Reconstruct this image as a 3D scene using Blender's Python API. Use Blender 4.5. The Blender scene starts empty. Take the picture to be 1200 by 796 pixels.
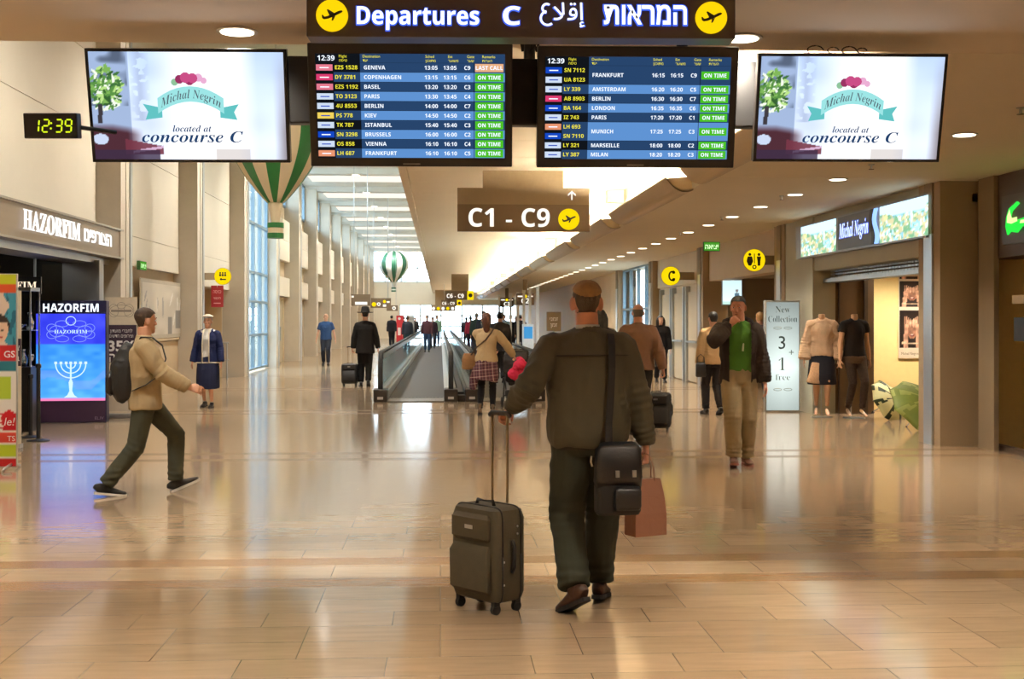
import bpy, math, random
import numpy as np
from mathutils import Vector, Matrix

random.seed(7)
rng = np.random.default_rng(7)
SC = bpy.context.scene
COL = SC.collection
R = math.radians

# ------------------------------------------------------------------ camera
F = 1450.0                      # focal length in pixels of the 1200 px frame
EYE = 1.55
YAW = math.atan(84 / F)         # camera looks a little to the right of the hall axis
HOR = 375.0                     # horizon row
cam_d = bpy.data.cameras.new('camera')
cam_d.sensor_width = 36.0
cam_d.lens = 36.0 * F / 1200.0
cam_d.shift_y = -(398.0 - HOR) / 1200.0
cam_d.clip_end = 400
cam = bpy.data.objects.new('camera', cam_d)
COL.objects.link(cam)
cam.location = (0, 0, EYE)
cam.rotation_euler = (R(90), 0, -YAW)
SC.camera = cam

# ------------------------------------------------------------------ world, exposure
W = bpy.data.worlds.new('daylight')
SC.world = W
W.use_nodes = True
wn = W.node_tree.nodes
bg = wn['Background']
tc = wn.new('ShaderNodeTexCoord'); sep = wn.new('ShaderNodeSeparateXYZ'); ramp = wn.new('ShaderNodeValToRGB')
W.node_tree.links.new(tc.outputs['Generated'], sep.inputs[0])
W.node_tree.links.new(sep.outputs['Z'], ramp.inputs[0])
W.node_tree.links.new(ramp.outputs[0], bg.inputs[0])
ramp.color_ramp.elements[0].position = 0.0; ramp.color_ramp.elements[0].color = (0.74, 0.80, 0.82, 1)
ramp.color_ramp.elements[1].position = 0.6; ramp.color_ramp.elements[1].color = (0.60, 0.80, 1.0, 1)
bg.inputs[1].default_value = 15.0
SC.view_settings.view_transform = 'Standard'
SC.view_settings.look = 'None'
SC.view_settings.gamma = 1.0
SC.view_settings.use_curve_mapping = False
SC.view_settings.exposure = 0.13
SC.cycles.max_bounces = 8
SC.cycles.diffuse_bounces = 5
SC.cycles.glossy_bounces = 4
SC.cycles.transparent_max_bounces = 16
SC.cycles.sample_clamp_indirect = 6.0
SC.cycles.caustics_reflective = False
SC.cycles.caustics_refractive = False

# light strengths (tuned here)
E_DOWN = 400.0
E_NEAR = 500.0
E_COVE = 460.0
E_HIGH = 1.05
E_SHOP = 420.0
E_BAY = 1700.0        # spots added to brighten the high bay
WARM = (1.0, 0.89, 0.74)

# ------------------------------------------------------------------ colour and materials
def lin(c):
    return tuple(((x / 255.0) / 12.92 if x / 255.0 <= 0.04045 else ((x / 255.0 + 0.055) / 1.055) ** 2.4) for x in c[:3])

MATS = {}
def mat(name, rgb, rough=0.6, metal=0.0, var=0.12, scale=12.0, bump=0.0, bscale=60.0, spec=0.5, stretch=(1, 1, 1), coat=0.0):
    """procedural principled surface: base colour broken up by noise, optional bump"""
    if name in MATS: return MATS[name]
    m = bpy.data.materials.new(name); m.use_nodes = True
    nt = m.node_tree; n = nt.nodes; l = nt.links
    b = n['Principled BSDF']
    b.inputs['Roughness'].default_value = rough
    b.inputs['Metallic'].default_value = metal
    b.inputs['Specular IOR Level'].default_value = spec
    b.inputs['Coat Weight'].default_value = coat
    t = n.new('ShaderNodeTexCoord'); mp = n.new('ShaderNodeMapping'); mp.inputs['Scale'].default_value = stretch
    l.new(t.outputs['Object'], mp.inputs[0])
    nz = n.new('ShaderNodeTexNoise'); nz.inputs['Scale'].default_value = scale; nz.inputs['Detail'].default_value = 5
    l.new(mp.outputs[0], nz.inputs['Vector'])
    c = lin(rgb)
    mx = n.new('ShaderNodeMix'); mx.data_type = 'RGBA'
    mx.inputs['A'].default_value = tuple(max(0, x * (1 - var)) for x in c) + (1,)
    mx.inputs['B'].default_value = tuple(min(1, x * (1 + var)) for x in c) + (1,)
    l.new(nz.outputs['Fac'], mx.inputs['Factor'])
    l.new(mx.outputs['Result'], b.inputs['Base Color'])
    if bump > 0:
        nb = n.new('ShaderNodeTexNoise'); nb.inputs['Scale'].default_value = bscale; nb.inputs['Detail'].default_value = 4
        l.new(mp.outputs[0], nb.inputs['Vector'])
        bp = n.new('ShaderNodeBump'); bp.inputs['Strength'].default_value = bump; bp.inputs['Distance'].default_value = 0.01
        l.new(nb.outputs['Fac'], bp.inputs['Height']); l.new(bp.outputs[0], b.inputs['Normal'])
    MATS[name] = m
    return m

def emit(name, rgb, strength=1.0):
    if name in MATS: return MATS[name]
    m = bpy.data.materials.new(name); m.use_nodes = True
    nt = m.node_tree; nt.nodes.clear()
    o = nt.nodes.new('ShaderNodeOutputMaterial'); e = nt.nodes.new('ShaderNodeEmission')
    e.inputs[0].default_value = lin(rgb) + (1,); e.inputs[1].default_value = strength
    nt.links.new(e.outputs[0], o.inputs[0])
    MATS[name] = m
    return m

def picture_mat(name, strength=None, rough=0.4):
    """shows the colour attribute 'picture' of a printed (or backlit, if strength is given) panel"""
    if name in MATS: return MATS[name]
    m = bpy.data.materials.new(name); m.use_nodes = True
    nt = m.node_tree; n = nt.nodes; l = nt.links
    a = n.new('ShaderNodeAttribute'); a.attribute_name = 'picture'
    if strength is None:
        b = n['Principled BSDF']; b.inputs['Roughness'].default_value = rough
        l.new(a.outputs['Color'], b.inputs['Base Color'])
    else:
        n.remove(n['Principled BSDF'])
        e = n.new('ShaderNodeEmission'); e.inputs[1].default_value = strength
        l.new(a.outputs['Color'], e.inputs[0]); l.new(e.outputs[0], n['Material Output'].inputs[0])
    MATS[name] = m
    return m

def glass_mat(name, tint, gloss=0.12):
    if name in MATS: return MATS[name]
    m = bpy.data.materials.new(name); m.use_nodes = True
    nt = m.node_tree; n = nt.nodes; l = nt.links
    n.remove(n['Principled BSDF'])
    t = n.new('ShaderNodeBsdfTransparent'); t.inputs[0].default_value = tint + (1,)
    g = n.new('ShaderNodeBsdfGlossy'); g.inputs['Roughness'].default_value = 0.03
    lw = n.new('ShaderNodeLayerWeight'); lw.inputs[0].default_value = 0.35
    mm = n.new('ShaderNodeMath'); mm.operation = 'MULTIPLY_ADD'; mm.inputs[1].default_value = 0.5; mm.inputs[2].default_value = gloss * 0.4
    l.new(lw.outputs['Fresnel'], mm.inputs[0])
    mx = n.new('ShaderNodeMixShader'); l.new(mm.outputs[0], mx.inputs[0])
    l.new(t.outputs[0], mx.inputs[1]); l.new(g.outputs[0], mx.inputs[2]); l.new(mx.outputs[0], n['Material Output'].inputs[0])
    MATS[name] = m
    return m

def floor_mat():
    m = bpy.data.materials.new('polished_stone_tiles'); m.use_nodes = True
    nt = m.node_tree; n = nt.nodes; l = nt.links; b = n['Principled BSDF']
    t = n.new('ShaderNodeTexCoord')
    br = n.new('ShaderNodeTexBrick')
    br.inputs['Scale'].default_value = 1.0
    br.inputs['Brick Width'].default_value = 0.66; br.inputs['Row Height'].default_value = 0.30
    br.inputs['Mortar Size'].default_value = 0.0022; br.inputs['Mortar Smooth'].default_value = 0.1
    br.inputs['Bias'].default_value = 0.0
    br.offset = 0.37; br.offset_frequency = 3
    br.inputs['Color1'].default_value = lin((168, 144, 116)) + (1,)
    br.inputs['Color2'].default_value = lin((156, 133, 106)) + (1,)
    br.inputs['Mortar'].default_value = lin((104, 80, 58)) + (1,)
    l.new(t.outputs['Object'], br.inputs['Vector'])
    # darker inlaid bands across the hall
    sp = n.new('ShaderNodeSeparateXYZ'); l.new(t.outputs['Object'], sp.inputs[0])
    prev = None
    for y0 in (7.35, 7.985, 13.83, 14.47, 20.6, 21.25, 27.4, 28.1, 34.2, 34.9):
        d = n.new('ShaderNodeMath'); d.operation = 'SUBTRACT'; d.inputs[1].default_value = y0; l.new(sp.outputs['Y'], d.inputs[0])
        a = n.new('ShaderNodeMath'); a.operation = 'ABSOLUTE'; l.new(d.outputs[0], a.inputs[0])
        c = n.new('ShaderNodeMath'); c.operation = 'LESS_THAN'; c.inputs[1].default_value = 0.12; l.new(a.outputs[0], c.inputs[0])
        if prev is None: prev = c
        else:
            s = n.new('ShaderNodeMath'); s.operation = 'MAXIMUM'; l.new(prev.outputs[0], s.inputs[0]); l.new(c.outputs[0], s.inputs[1]); prev = s
    mp = n.new('ShaderNodeMapping'); mp.inputs['Scale'].default_value = (1, 7, 1); l.new(t.outputs['Object'], mp.inputs[0])
    nz = n.new('ShaderNodeTexNoise'); nz.inputs['Scale'].default_value = 3.0; nz.inputs['Detail'].default_value = 6
    l.new(mp.outputs[0], nz.inputs['Vector'])
    fine = n.new('ShaderNodeTexNoise'); fine.inputs['Scale'].default_value = 120.0; l.new(t.outputs['Object'], fine.inputs['Vector'])
    band = n.new('ShaderNodeMix'); band.data_type = 'RGBA'
    band.inputs['A'].default_value = lin((116, 86, 56)) + (1,); band.inputs['B'].default_value = lin((150, 116, 80)) + (1,)
    l.new(fine.outputs['Fac'], band.inputs['Factor'])
    mx = n.new('ShaderNodeMix'); mx.data_type = 'RGBA'
    l.new(prev.outputs[0], mx.inputs['Factor']); l.new(br.outputs['Color'], mx.inputs['A']); l.new(band.outputs['Result'], mx.inputs['B'])
    v = n.new('ShaderNodeMix'); v.data_type = 'RGBA'; v.blend_type = 'MULTIPLY'; v.inputs['Factor'].default_value = 0.35
    cr = n.new('ShaderNodeValToRGB'); cr.color_ramp.elements[0].color = (0.6, 0.58, 0.55, 1); cr.color_ramp.elements[1].color = (1.15, 1.12, 1.08, 1)
    cr.color_ramp.elements[0].position = 0.25; cr.color_ramp.elements[1].position = 0.75
    l.new(nz.outputs['Fac'], cr.inputs[0]); l.new(mx.outputs['Result'], v.inputs['A']); l.new(cr.outputs[0], v.inputs['B'])
    l.new(v.outputs['Result'], b.inputs['Base Color'])
    rr = n.new('ShaderNodeMapRange'); rr.inputs['To Min'].default_value = 0.07; rr.inputs['To Max'].default_value = 0.15
    l.new(nz.outputs['Fac'], rr.inputs['Value'])
    add = n.new('ShaderNodeMath'); add.operation = 'MULTIPLY_ADD'; add.inputs[1].default_value = 0.12
    l.new(prev.outputs[0], add.inputs[0]); l.new(rr.outputs[0], add.inputs[2]); l.new(add.outputs[0], b.inputs['Roughness'])
    b.inputs['Specular IOR Level'].default_value = 0.62
    bp = n.new('ShaderNodeBump'); bp.inputs['Strength'].default_value = 0.15; bp.inputs['Distance'].default_value = 0.002; bp.invert = True
    l.new(br.outputs['Fac'], bp.inputs['Height']); l.new(bp.outputs[0], b.inputs['Normal'])
    return m

M_CREAM = mat('cream_panel', (220, 210, 190), 0.55, var=0.05, scale=1.5)
M_CONC = mat('fair_faced_concrete', (196, 186, 168), 0.7, var=0.14, scale=2.2, bump=0.15, bscale=25)
M_CONC_R = mat('brown_grey_concrete', (150, 130, 102), 0.7, var=0.16, scale=2.0, bump=0.15, bscale=25)
M_CEIL = mat('ceiling_plaster', (242, 228, 206), 0.8, var=0.04, scale=0.8)
M_CEIL_R = mat('ceiling_board', (238, 226, 202), 0.75, var=0.04, scale=0.8)
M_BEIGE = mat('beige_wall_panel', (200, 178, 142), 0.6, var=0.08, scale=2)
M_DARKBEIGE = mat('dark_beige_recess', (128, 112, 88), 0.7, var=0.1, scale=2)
M_METAL = mat('brushed_steel', (186, 188, 188), 0.32, 0.9, var=0.08, scale=30, stretch=(1, 1, 0.05))
M_FRAME = mat('window_frame_grey', (130, 150, 162), 0.45, 0.3)
M_BLACK = mat('black_plastic', (22, 21, 21), 0.45, var=0.2, scale=40)
M_BEZEL = mat('screen_bezel', (20, 16, 14), 0.35, var=0.2, scale=40)
M_RUBBER = mat('black_rubber', (24, 23, 22), 0.7)
M_WHITE = emit('white_lettering', (255, 255, 255), 1.4)
M_GLASS = glass_mat('window_glass', (0.86, 0.94, 1.0))
M_GLASS_T = glass_mat('greenish_balustrade_glass', (0.70, 0.80, 0.80), 0.35)

# ------------------------------------------------------------------ geometry helpers
def fwd_right():
    return Vector((math.sin(YAW), math.cos(YAW), 0)), Vector((math.cos(YAW), -math.sin(YAW), 0))
FW, RT = fwd_right()
CAMP = Vector((0, 0, EYE))
def P(u, v, Y):
    """world point seen at photo pixel (u, v) on the plane y = Y"""
    d = FW + RT * ((u - 600) / F) + Vector((0, 0, (HOR - v) / F))
    return CAMP + d * (Y / d.y)
def G(u, v, z=0.0):
    """world point seen at photo pixel (u, v) on the level z"""
    d = FW + RT * ((u - 600) / F) + Vector((0, 0, (HOR - v) / F))
    return CAMP + d * ((z - EYE) / d.z)
def PX(u, v, X):
    """world point seen at photo pixel (u, v) on the plane x = X"""
    d = FW + RT * ((u - 600) / F) + Vector((0, 0, (HOR - v) / F))
    return CAMP + d * (X / d.x)

def face(p, yaw=0.0, tilt=0.0, toward='cam'):
    """frame of an upright sign at p: local x reads left to right, y is up, z points at the reader"""
    base = {'cam': Matrix(((1, 0, 0), (0, 0, -1), (0, 1, 0))),
            '+x': Matrix(((0, 0, 1), (1, 0, 0), (0, 1, 0))),
            '-x': Matrix(((0, 0, -1), (-1, 0, 0), (0, 1, 0)))}[toward]
    rot = Matrix.Rotation(yaw, 3, 'Z') @ base @ Matrix.Rotation(tilt, 3, 'X')
    return Matrix.Translation(Vector(p)) @ rot.to_4x4()

TEXTS = {}
def styled(st, style):
    """latin text in another letter style: 'serif' bold roman, 'ital' bold italic, 'sans' bold sans"""
    up, lo, di = {'serif': (0x1D400, 0x1D41A, 0x1D7CE), 'ital': (0x1D468, 0x1D482, 0x1D7CE), 'sans': (0x1D5D4, 0x1D5EE, 0x1D7EC)}[style]
    o = ''
    for c in st:
        if 'A' <= c <= 'Z': o += chr(up + ord(c) - 65)
        elif 'a' <= c <= 'z': o += chr(lo + ord(c) - 97)
        elif '0' <= c <= '9': o += chr(di + ord(c) - 48)
        else: o += c
    return o
def text_geo(s, offset=0.0, shear=0.0, res=3, spacing=1.0):
    key = (s, offset, shear, res, spacing)
    if key not in TEXTS:
        c = bpy.data.curves.new('lettering', 'FONT'); c.body = s; c.size = 1.0
        c.offset = offset; c.shear = shear; c.resolution_u = res; c.space_character = spacing
        o = bpy.data.objects.new('lettering', c)
        me = o.to_mesh()
        v = [tuple(x.co) for x in me.vertices]; f = [tuple(p.vertices) for p in me.polygons]
        o.to_mesh_clear(); bpy.data.objects.remove(o); bpy.data.curves.remove(c)
        TEXTS[key] = (v, f)
    return TEXTS[key]

class MB:
    def __init__(s):
        s.v = []; s.f = []; s.m = []
    def add(s, verts, faces, mi=0):
        k = len(s.v); s.v += [tuple(x) for x in verts]
        s.f += [tuple(i + k for i in fc) for fc in faces]; s.m += [mi] * len(faces)
        return s
    def box(s, x0, x1, y0, y1, z0, z1, mi=0, M=None):
        x0, x1 = min(x0, x1), max(x0, x1); y0, y1 = min(y0, y1), max(y0, y1); z0, z1 = min(z0, z1), max(z0, z1)
        vs = [(x, y, z) for z in (z0, z1) for y in (y0, y1) for x in (x0, x1)]
        if M is not None: vs = [M @ Vector(q) for q in vs]
        return s.add(vs, [(0, 2, 3, 1), (4, 5, 7, 6), (0, 1, 5, 4), (2, 6, 7, 3), (0, 4, 6, 2), (1, 3, 7, 5)], mi)
    def rings(s, rings, mi=0, cap=True):
        n = len(rings[0]); k = 0; vs = [q for r in rings for q in r]; fs = []
        for a in range(len(rings) - 1):
            for b in range(n):
                c = (b + 1) % n
                fs.append((a * n + b, a * n + c, (a + 1) * n + c, (a + 1) * n + b))
        if cap:
            fs.append(tuple(range(n - 1, -1, -1))); fs.append(tuple((len(rings) - 1) * n + i for i in range(n)))
        return s.add(vs, fs, mi)
    def loft(s, pts, rad, side=(1, 0, 0), seg=14, mi=0, power=2.0, round_ends=False):
        """elliptical tube through pts; rad = radius or (along side, across) per point"""
        pts = [Vector(q) for q in pts]; rad = [(r, r) if not isinstance(r, (tuple, list)) else r for r in rad]
        if round_ends:
            t0 = (pts[0] - pts[1]).normalized(); t1 = (pts[-1] - pts[-2]).normalized()
            r0 = min(rad[0]); r1 = min(rad[-1])
            pts = [pts[0] + t0 * r0 * 0.9, pts[0] + t0 * r0 * 0.6] + pts + [pts[-1] + t1 * r1 * 0.6, pts[-1] + t1 * r1 * 0.9]
            rad = [(rad[0][0] * .35, rad[0][1] * .35), (rad[0][0] * .8, rad[0][1] * .8)] + rad + [(rad[-1][0] * .8, rad[-1][1] * .8), (rad[-1][0] * .35, rad[-1][1] * .35)]
        side = Vector(side); rr = []
        for i, q in enumerate(pts):
            a = pts[max(i - 1, 0)]; b = pts[min(i + 1, len(pts) - 1)]
            t = (b - a).normalized()
            sd = side - t * side.dot(t)
            if sd.length < 1e-3: sd = Vector((0, 1, 0)) - t * t.y
            sd.normalize(); nn = t.cross(sd)
            ring = []
            for k in range(seg):
                an = 2 * math.pi * k / seg; c, d = math.cos(an), math.sin(an)
                if power != 2.0:
                    c = math.copysign(abs(c) ** (2 / power), c); d = math.copysign(abs(d) ** (2 / power), d)
                ring.append(q + sd * (c * rad[i][0]) + nn * (d * rad[i][1]))
            rr.append(ring)
        return s.rings(rr, mi)
    def tube(s, pts, r, seg=8, mi=0):
        return s.loft(pts, [r] * len(pts), seg=seg, mi=mi)
    def cyl(s, p0, p1, r, seg=16, mi=0, r2=None):
        return s.loft([p0, p1], [r, r if r2 is None else r2], seg=seg, mi=mi)
    def ell(s, c, r, rot=None, seg=12, n=8, mi=0):
        c = Vector(c); rot = rot or Matrix.Identity(3); rr = []
        for i in range(n + 1):
            th = math.pi * (i / n) if 0 < i < n else (0.02 if i == 0 else math.pi - 0.02)
            rr.append([c + rot @ Vector((r[0] * math.sin(th) * math.cos(2 * math.pi * k / seg), r[1] * math.sin(th) * math.sin(2 * math.pi * k / seg), -r[2] * math.cos(th))) for k in range(seg)])
        return s.rings(rr, mi)
    def lathe(s, prof, M=None, seg=24, mi=0, mis=None):
        M = M or Matrix.Identity(4); rr = []
        for r, z in prof:
            rr.append([M @ Vector((r * math.cos(2 * math.pi * k / seg), r * math.sin(2 * math.pi * k / seg), z)) for k in range(seg)])
        k0 = len(s.f); s.rings(rr, mi)
        if mis:
            for i in range((len(prof) - 1) * seg): s.m[k0 + i] = mis(i % seg)
        return s
    def prism(s, poly, M, d0=0.0, d1=0.01, mi=0):
        n = len(poly)
        vs = [M @ Vector((x, y, d0)) for x, y in poly] + [M @ Vector((x, y, d1)) for x, y in poly]
        fs = [tuple(range(n - 1, -1, -1)), tuple(range(n, 2 * n))] + [(i, (i + 1) % n, n + (i + 1) % n, n + i) for i in range(n)]
        return s.add(vs, fs, mi)
    def rect(s, x0, x1, y0, y1, M, d0, d1, mi=0):
        return s.prism([(x0, y0), (x1, y0), (x1, y1), (x0, y1)], M, d0, d1, mi)
    def disc(s, cx, cy, rx, M, d0, d1, mi=0, ry=None, seg=28):
        ry = ry or rx
        return s.prism([(cx + rx * math.cos(2 * math.pi * k / seg), cy + ry * math.sin(2 * math.pi * k / seg)) for k in range(seg)], M, d0, d1, mi)
    def text(s, st, x, y, h, M, d=0.002, mi=0, align='l', bold=0.0, shear=0.0, width=None, spacing=1.0, depth=0.0, style=None):
        """flat lettering, h = cap height; lies d in front of the frame M"""
        if style: st = styled(st, style)
        v, f = text_geo(st, bold, shear, 3, spacing)
        if not v: return s
        k = h / 0.70
        x0 = min(q[0] for q in v); x1 = max(q[0] for q in v); kx = k
        if width: kx = width / (x1 - x0)
        ox = {'l': -x0, 'c': -(x0 + x1) / 2, 'r': -x1}[align]
        pts = [(x + (q[0] + ox) * kx, y + q[1] * k) for q in v]
        if depth <= 0:
            return s.add([M @ Vector((a, b, d)) for a, b in pts], f, mi)
        n = len(pts); ed = {}
        for fc in f:
            for i in range(len(fc)):
                e = (fc[i], fc[(i + 1) % len(fc)]); ed[e] = 1
        border = [e for e in ed if (e[1], e[0]) not in ed]
        vs = [M @ Vector((a, b, d)) for a, b in pts] + [M @ Vector((a, b, d + depth)) for a, b in pts]
        return s.add(vs, [tuple(i + n for i in fc) for fc in f] + [(a, b, b + n, a + n) for a, b in border], mi)
    def mesh(s, name, mats):
        me = bpy.data.meshes.new(name)
        me.from_pydata(s.v, [], s.f)
        for m in (mats if isinstance(mats, (list, tuple)) else [mats]): me.materials.append(m)
        me.polygons.foreach_set('material_index', s.m)
        return me
    def build(s, name, mats, parent=None, smooth=False, bevel=0.0, loc=None):
        o = bpy.data.objects.new(name, s.mesh(name, mats)); COL.objects.link(o)
        if smooth: o.data.polygons.foreach_set('use_smooth', [True] * len(o.data.polygons))
        if bevel > 0:
            b = o.modifiers.new('bevel', 'BEVEL'); b.width = bevel; b.segments = 2; b.limit_method = 'ANGLE'
        if parent is not None: o.parent = parent
        if loc is not None: o.location = loc
        return o

def smooth_by_angle(o, deg=35):
    o.data.polygons.foreach_set('use_smooth', [True] * len(o.data.polygons))
    o.data.set_sharp_from_angle(angle=R(deg))
    return o

def tag(o, label=None, cat=None, group=None, kind=None):
    if label: o['label'] = label
    if cat: o['category'] = cat
    if group: o['group'] = group
    if kind: o['kind'] = kind
    return o
def thing(name, label, cat, loc=(0, 0, 0), rz=0.0, group=None):
    o = bpy.data.objects.new(name, None); o.empty_display_size = 0.2; COL.objects.link(o)
    o.location = loc; o.rotation_euler = (0, 0, rz)
    return tag(o, label, cat, group)
def struct(name, mb, mats, **k):
    return tag(mb.build(name, mats, **k), kind='structure')
def dup(root, loc=None, label=None):
    r = root.copy(); COL.objects.link(r)
    if loc is not None: r.location = loc
    if label: r['label'] = label
    for ch in list(root.children):
        c = ch.copy(); COL.objects.link(c); c.parent = r
        for g in list(ch.children):
            d = g.copy(); COL.objects.link(d); d.parent = c
    return r

def picture(name, w, h, nx, ny, fn, M, d, material, parent=None):
    """a printed / shown image as a grid with one colour per corner, fn(U, V) -> rgb in 0..255"""
    U, V = np.meshgrid(np.linspace(0, 1, nx + 1), np.linspace(0, 1, ny + 1))
    rgb = np.clip(fn(U, V), 0, 255) / 255.0
    li = np.where(rgb <= 0.04045, rgb / 12.92, ((rgb + 0.055) / 1.055) ** 2.4)
    vs = [M @ Vector(((u - 0.5) * w, (v - 0.5) * h, d)) for u, v in zip(U.ravel(), V.ravel())]
    fs = [(j * (nx + 1) + i, j * (nx + 1) + i + 1, (j + 1) * (nx + 1) + i + 1, (j + 1) * (nx + 1) + i) for j in range(ny) for i in range(nx)]
    me = bpy.data.meshes.new(name); me.from_pydata([tuple(q) for q in vs], [], fs); me.materials.append(material)
    ca = me.color_attributes.new('picture', 'FLOAT_COLOR', 'POINT')
    ca.data.foreach_set('color', np.concatenate([li.reshape(-1, 3), np.ones((li.size // 3, 1))], 1).astype(np.float32).ravel())
    o = bpy.data.objects.new(name, me); COL.objects.link(o)
    if parent is not None: o.parent = parent
    return o
def blank(U, c):
    return np.ones(U.shape + (3,)) * np.array(c, float)
def paint(img, mask, c, soft=None):
    a = np.clip(mask.astype(float), 0, 1)[..., None]
    img[:] = img * (1 - a) + np.array(c, float) * a
    return img
def vnoise(U, V, f, seed=0):
    r = np.random.default_rng(seed); g = r.random((int(f) + 3, int(f) + 3))
    x = U * f; y = V * f; i = np.floor(x).astype(int) % (int(f) + 1); j = np.floor(y).astype(int) % (int(f) + 1)
    a = x - np.floor(x); b = y - np.floor(y); a = a * a * (3 - 2 * a); b = b * b * (3 - 2 * b)
    return (g[j, i] * (1 - a) + g[j, i + 1] * a) * (1 - b) + (g[j + 1, i] * (1 - a) + g[j + 1, i + 1] * a) * b

# ================================================================== THE HALL
XL, XP = -5.30, -5.70       # face of the left pilasters, face of the left wall
XR = 6.10                   # face of the right pillars
HC, HM, HH = 3.25, 3.85, 7.06   # low ceiling, middle ceiling, high bay
YE = 104.0                  # end of the hall
YN = 7.7                    # edge of the near ceiling
XC0, XC1 = -0.51, 3.25      # middle ceiling from .. to
LY = [20.9 + 6.5 * k for k in range(-4, 13)]
RY = [14.8 + 6.85 * k for k in range(0, 13)]

struct('floor', MB().box(-14, 14, -9, YE + 6, -0.3, 0), floor_mat())
mb = MB(); mb.box(-14, 14, -9, YN, HC, HC + 0.5)
struct('ceiling', mb, M_CEIL)
mb = MB()
yy = YN
while yy < YE:
    y2 = min(yy + 6.85, YE)
    mb.box(XC1, 9.2 if y2 < 35.4 else 6.9, yy + 0.006, y2 - 0.006, HC, HC + 0.5)
    yy = y2
mb.box(XC1 + 0.02, 6.85, YN + 0.02, YE, HC + 0.03, HC + 0.47)
struct('ceiling', mb, M_CEIL_R)
mb = MB()
yy = YN
while yy < YE:                       # boards of the middle ceiling with open joints
    mb.box(XC0 + 0.01, XC1, yy + 0.008, yy + 1.62, HM, HM + 0.03)
    yy += 1.6288
mb.box(XC0, XC1 + 0.1, YN + .01, YE, HM + 0.028, HM + 0.28, 0)
mb.box(XC0 - 0.12, XC0, YN, YE, HM - 0.04, HH + 0.4, 0)
mb.box(XC1 + 0.004, XC1 + 0.1, YN, YE, HC + 0.5, HM + 0.3, 0)
mb.box(-14, XC1 + 0.1, YN - 0.2, YN, HC + 0.3, HH + 0.4, 0)
for k in range(15):                  # ribs over the cove
    y = 15.4 + 6.5 * (k - 1)
    mb.box(XC1 - 0.30, XC1 + .003, y - 0.10, y + 0.10, HM - 0.22, HM + .01)
struct('ceiling', mb, M_CEIL_R)

# high bay: concrete beams and slabs, glowing panels between stand in for skylight slits
M_BEAM = mat('bluish_grey_concrete', (222, 222, 214), 0.75, var=0.1, scale=1.5, bump=0.1)
M_SLIT = emit('skylight_slit_glow', (255, 248, 232), E_HIGH)
mb = MB()
mb.box(-6.25, XC0, YN, YE, HH + 0.55, HH + 0.9)
for y in LY:
    if y + 0.4 < YN: continue
    mb.box(-6.25, XC0, y + 0.05, y + 0.70, HH, HH + 0.6)             # beam on each pilaster
    mb.box(-6.25, XC0, y + 2.95, y + 6.55, HH + 0.22, HH + 0.6)       # slab between
struct('ceiling', mb, M_BEAM)
k = 0
for y in LY:
    if y + 0.4 < YN: continue
    t = thing('slit_panel', 'long glowing white panel in place of a skylight slit between the high grey concrete beams', 'ceiling light', (-2.9, y + 1.83, HH + 0.06), group='glowing slit panels of the high bay')
    MB().box(-2.25, 2.25, -1.1, 1.1, 0.0, 0.1).build('housing', M_METAL, t)
    MB().box(-2.2, 2.2, -1.05, 1.05, -0.05, 0.0).build('diffuser', M_SLIT, t)

# cove: curved lips along the edge of the right ceiling and warm tubes behind them
M_LIP = mat('cove_lip_metal', (196, 176, 142), 0.5, var=0.04)
M_TUBE = emit('cove_tube', (255, 238, 208), E_COVE)
y0 = 9.35
k = 0
while y0 + 5.6 < YE:
    mbl = MB(); pr = []
    for i in range(9):
        a = i / 8
        pr.append((XC1 + 0.02 - 0.36 * a, HC - 0.02 + 0.15 * a * a - 0.05 * math.sin(math.pi * a)))
    pr2 = [(x, z + 0.02) for x, z in reversed(pr)]
    poly = pr + pr2
    Mx = Matrix(((1, 0, 0, 0), (0, 0, 1, 0), (0, 1, 0, 0), (0, 0, 0, 1)))
    n = len(poly)
    ra = [Vector((x, y0, z)) for x, z in poly]; rb = [Vector((x, y0 + 5.55, z)) for x, z in poly]
    mbl.rings([ra, rb])
    for yc in (y0, y0 + 5.53):               # closed crescent ends
        cap = pr + [(XC1 + .0, HC + .16)]
        mbl.rings([[Vector((x, yc, z)) for x, z in cap], [Vector((x, yc + .02, z)) for x, z in cap]])
    struct('trim_%d' % (k + 1), mbl, M_LIP)
    t = thing('cove_light', 'warm tube light hidden behind the curved lip of the middle ceiling', 'cove light', (XC1 - 0.12, y0 + 2.77, HC + 0.09), group='cove lights along the middle ceiling')
    MB().box(-0.03, 0.03, -2.6, 2.6, -0.03, 0.0).build('housing', M_METAL, t)
    MB().cyl((0, -2.6, 0.025), (0, 2.6, 0.025), 0.02, 8).build('tube', M_TUBE, t)
    y0 += 6.5; k += 1

# ---- left wall
mb = MB()
mb.box(-6.2, XP - 0.02, -9, LY[3] + 0.2, 0, 0.01)
def panels(mb, x, y0, y1, zs, th=0.3, gap=0.006):
    for a, b in zip(zs[:-1], zs[1:]):
        mb.box(x - 0.12, x, y0 + gap, y1 - gap, a + gap, b - gap)
    mb.box(x - th, x - 0.02, y0, y1, zs[0], zs[-1])
panels(mb, XP, -9, 1.4, [0, 1.55, 3.1, 4.65, 5.9, HH + .6])
for k in range(-3, 0):
    y = 20.9 + 6.5 * k
    lo = 3.1 if k == -1 else 0
    panels(mb, XP, y + 0.75, y + 6.5, [z for z in (0, 1.55, 3.1, 4.65, 5.9, HH + .6) if z >= lo])
panels(mb, XP, 21.65, 27.4, [2.55, 3.1, 4.65, 5.9, HH + .6])          # over the wall picture
panels(mb, XP, 28.15, 33.9, [2.36, 3.1, 4.65, 5.9, HH + .6])          # over the side entrance
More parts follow.
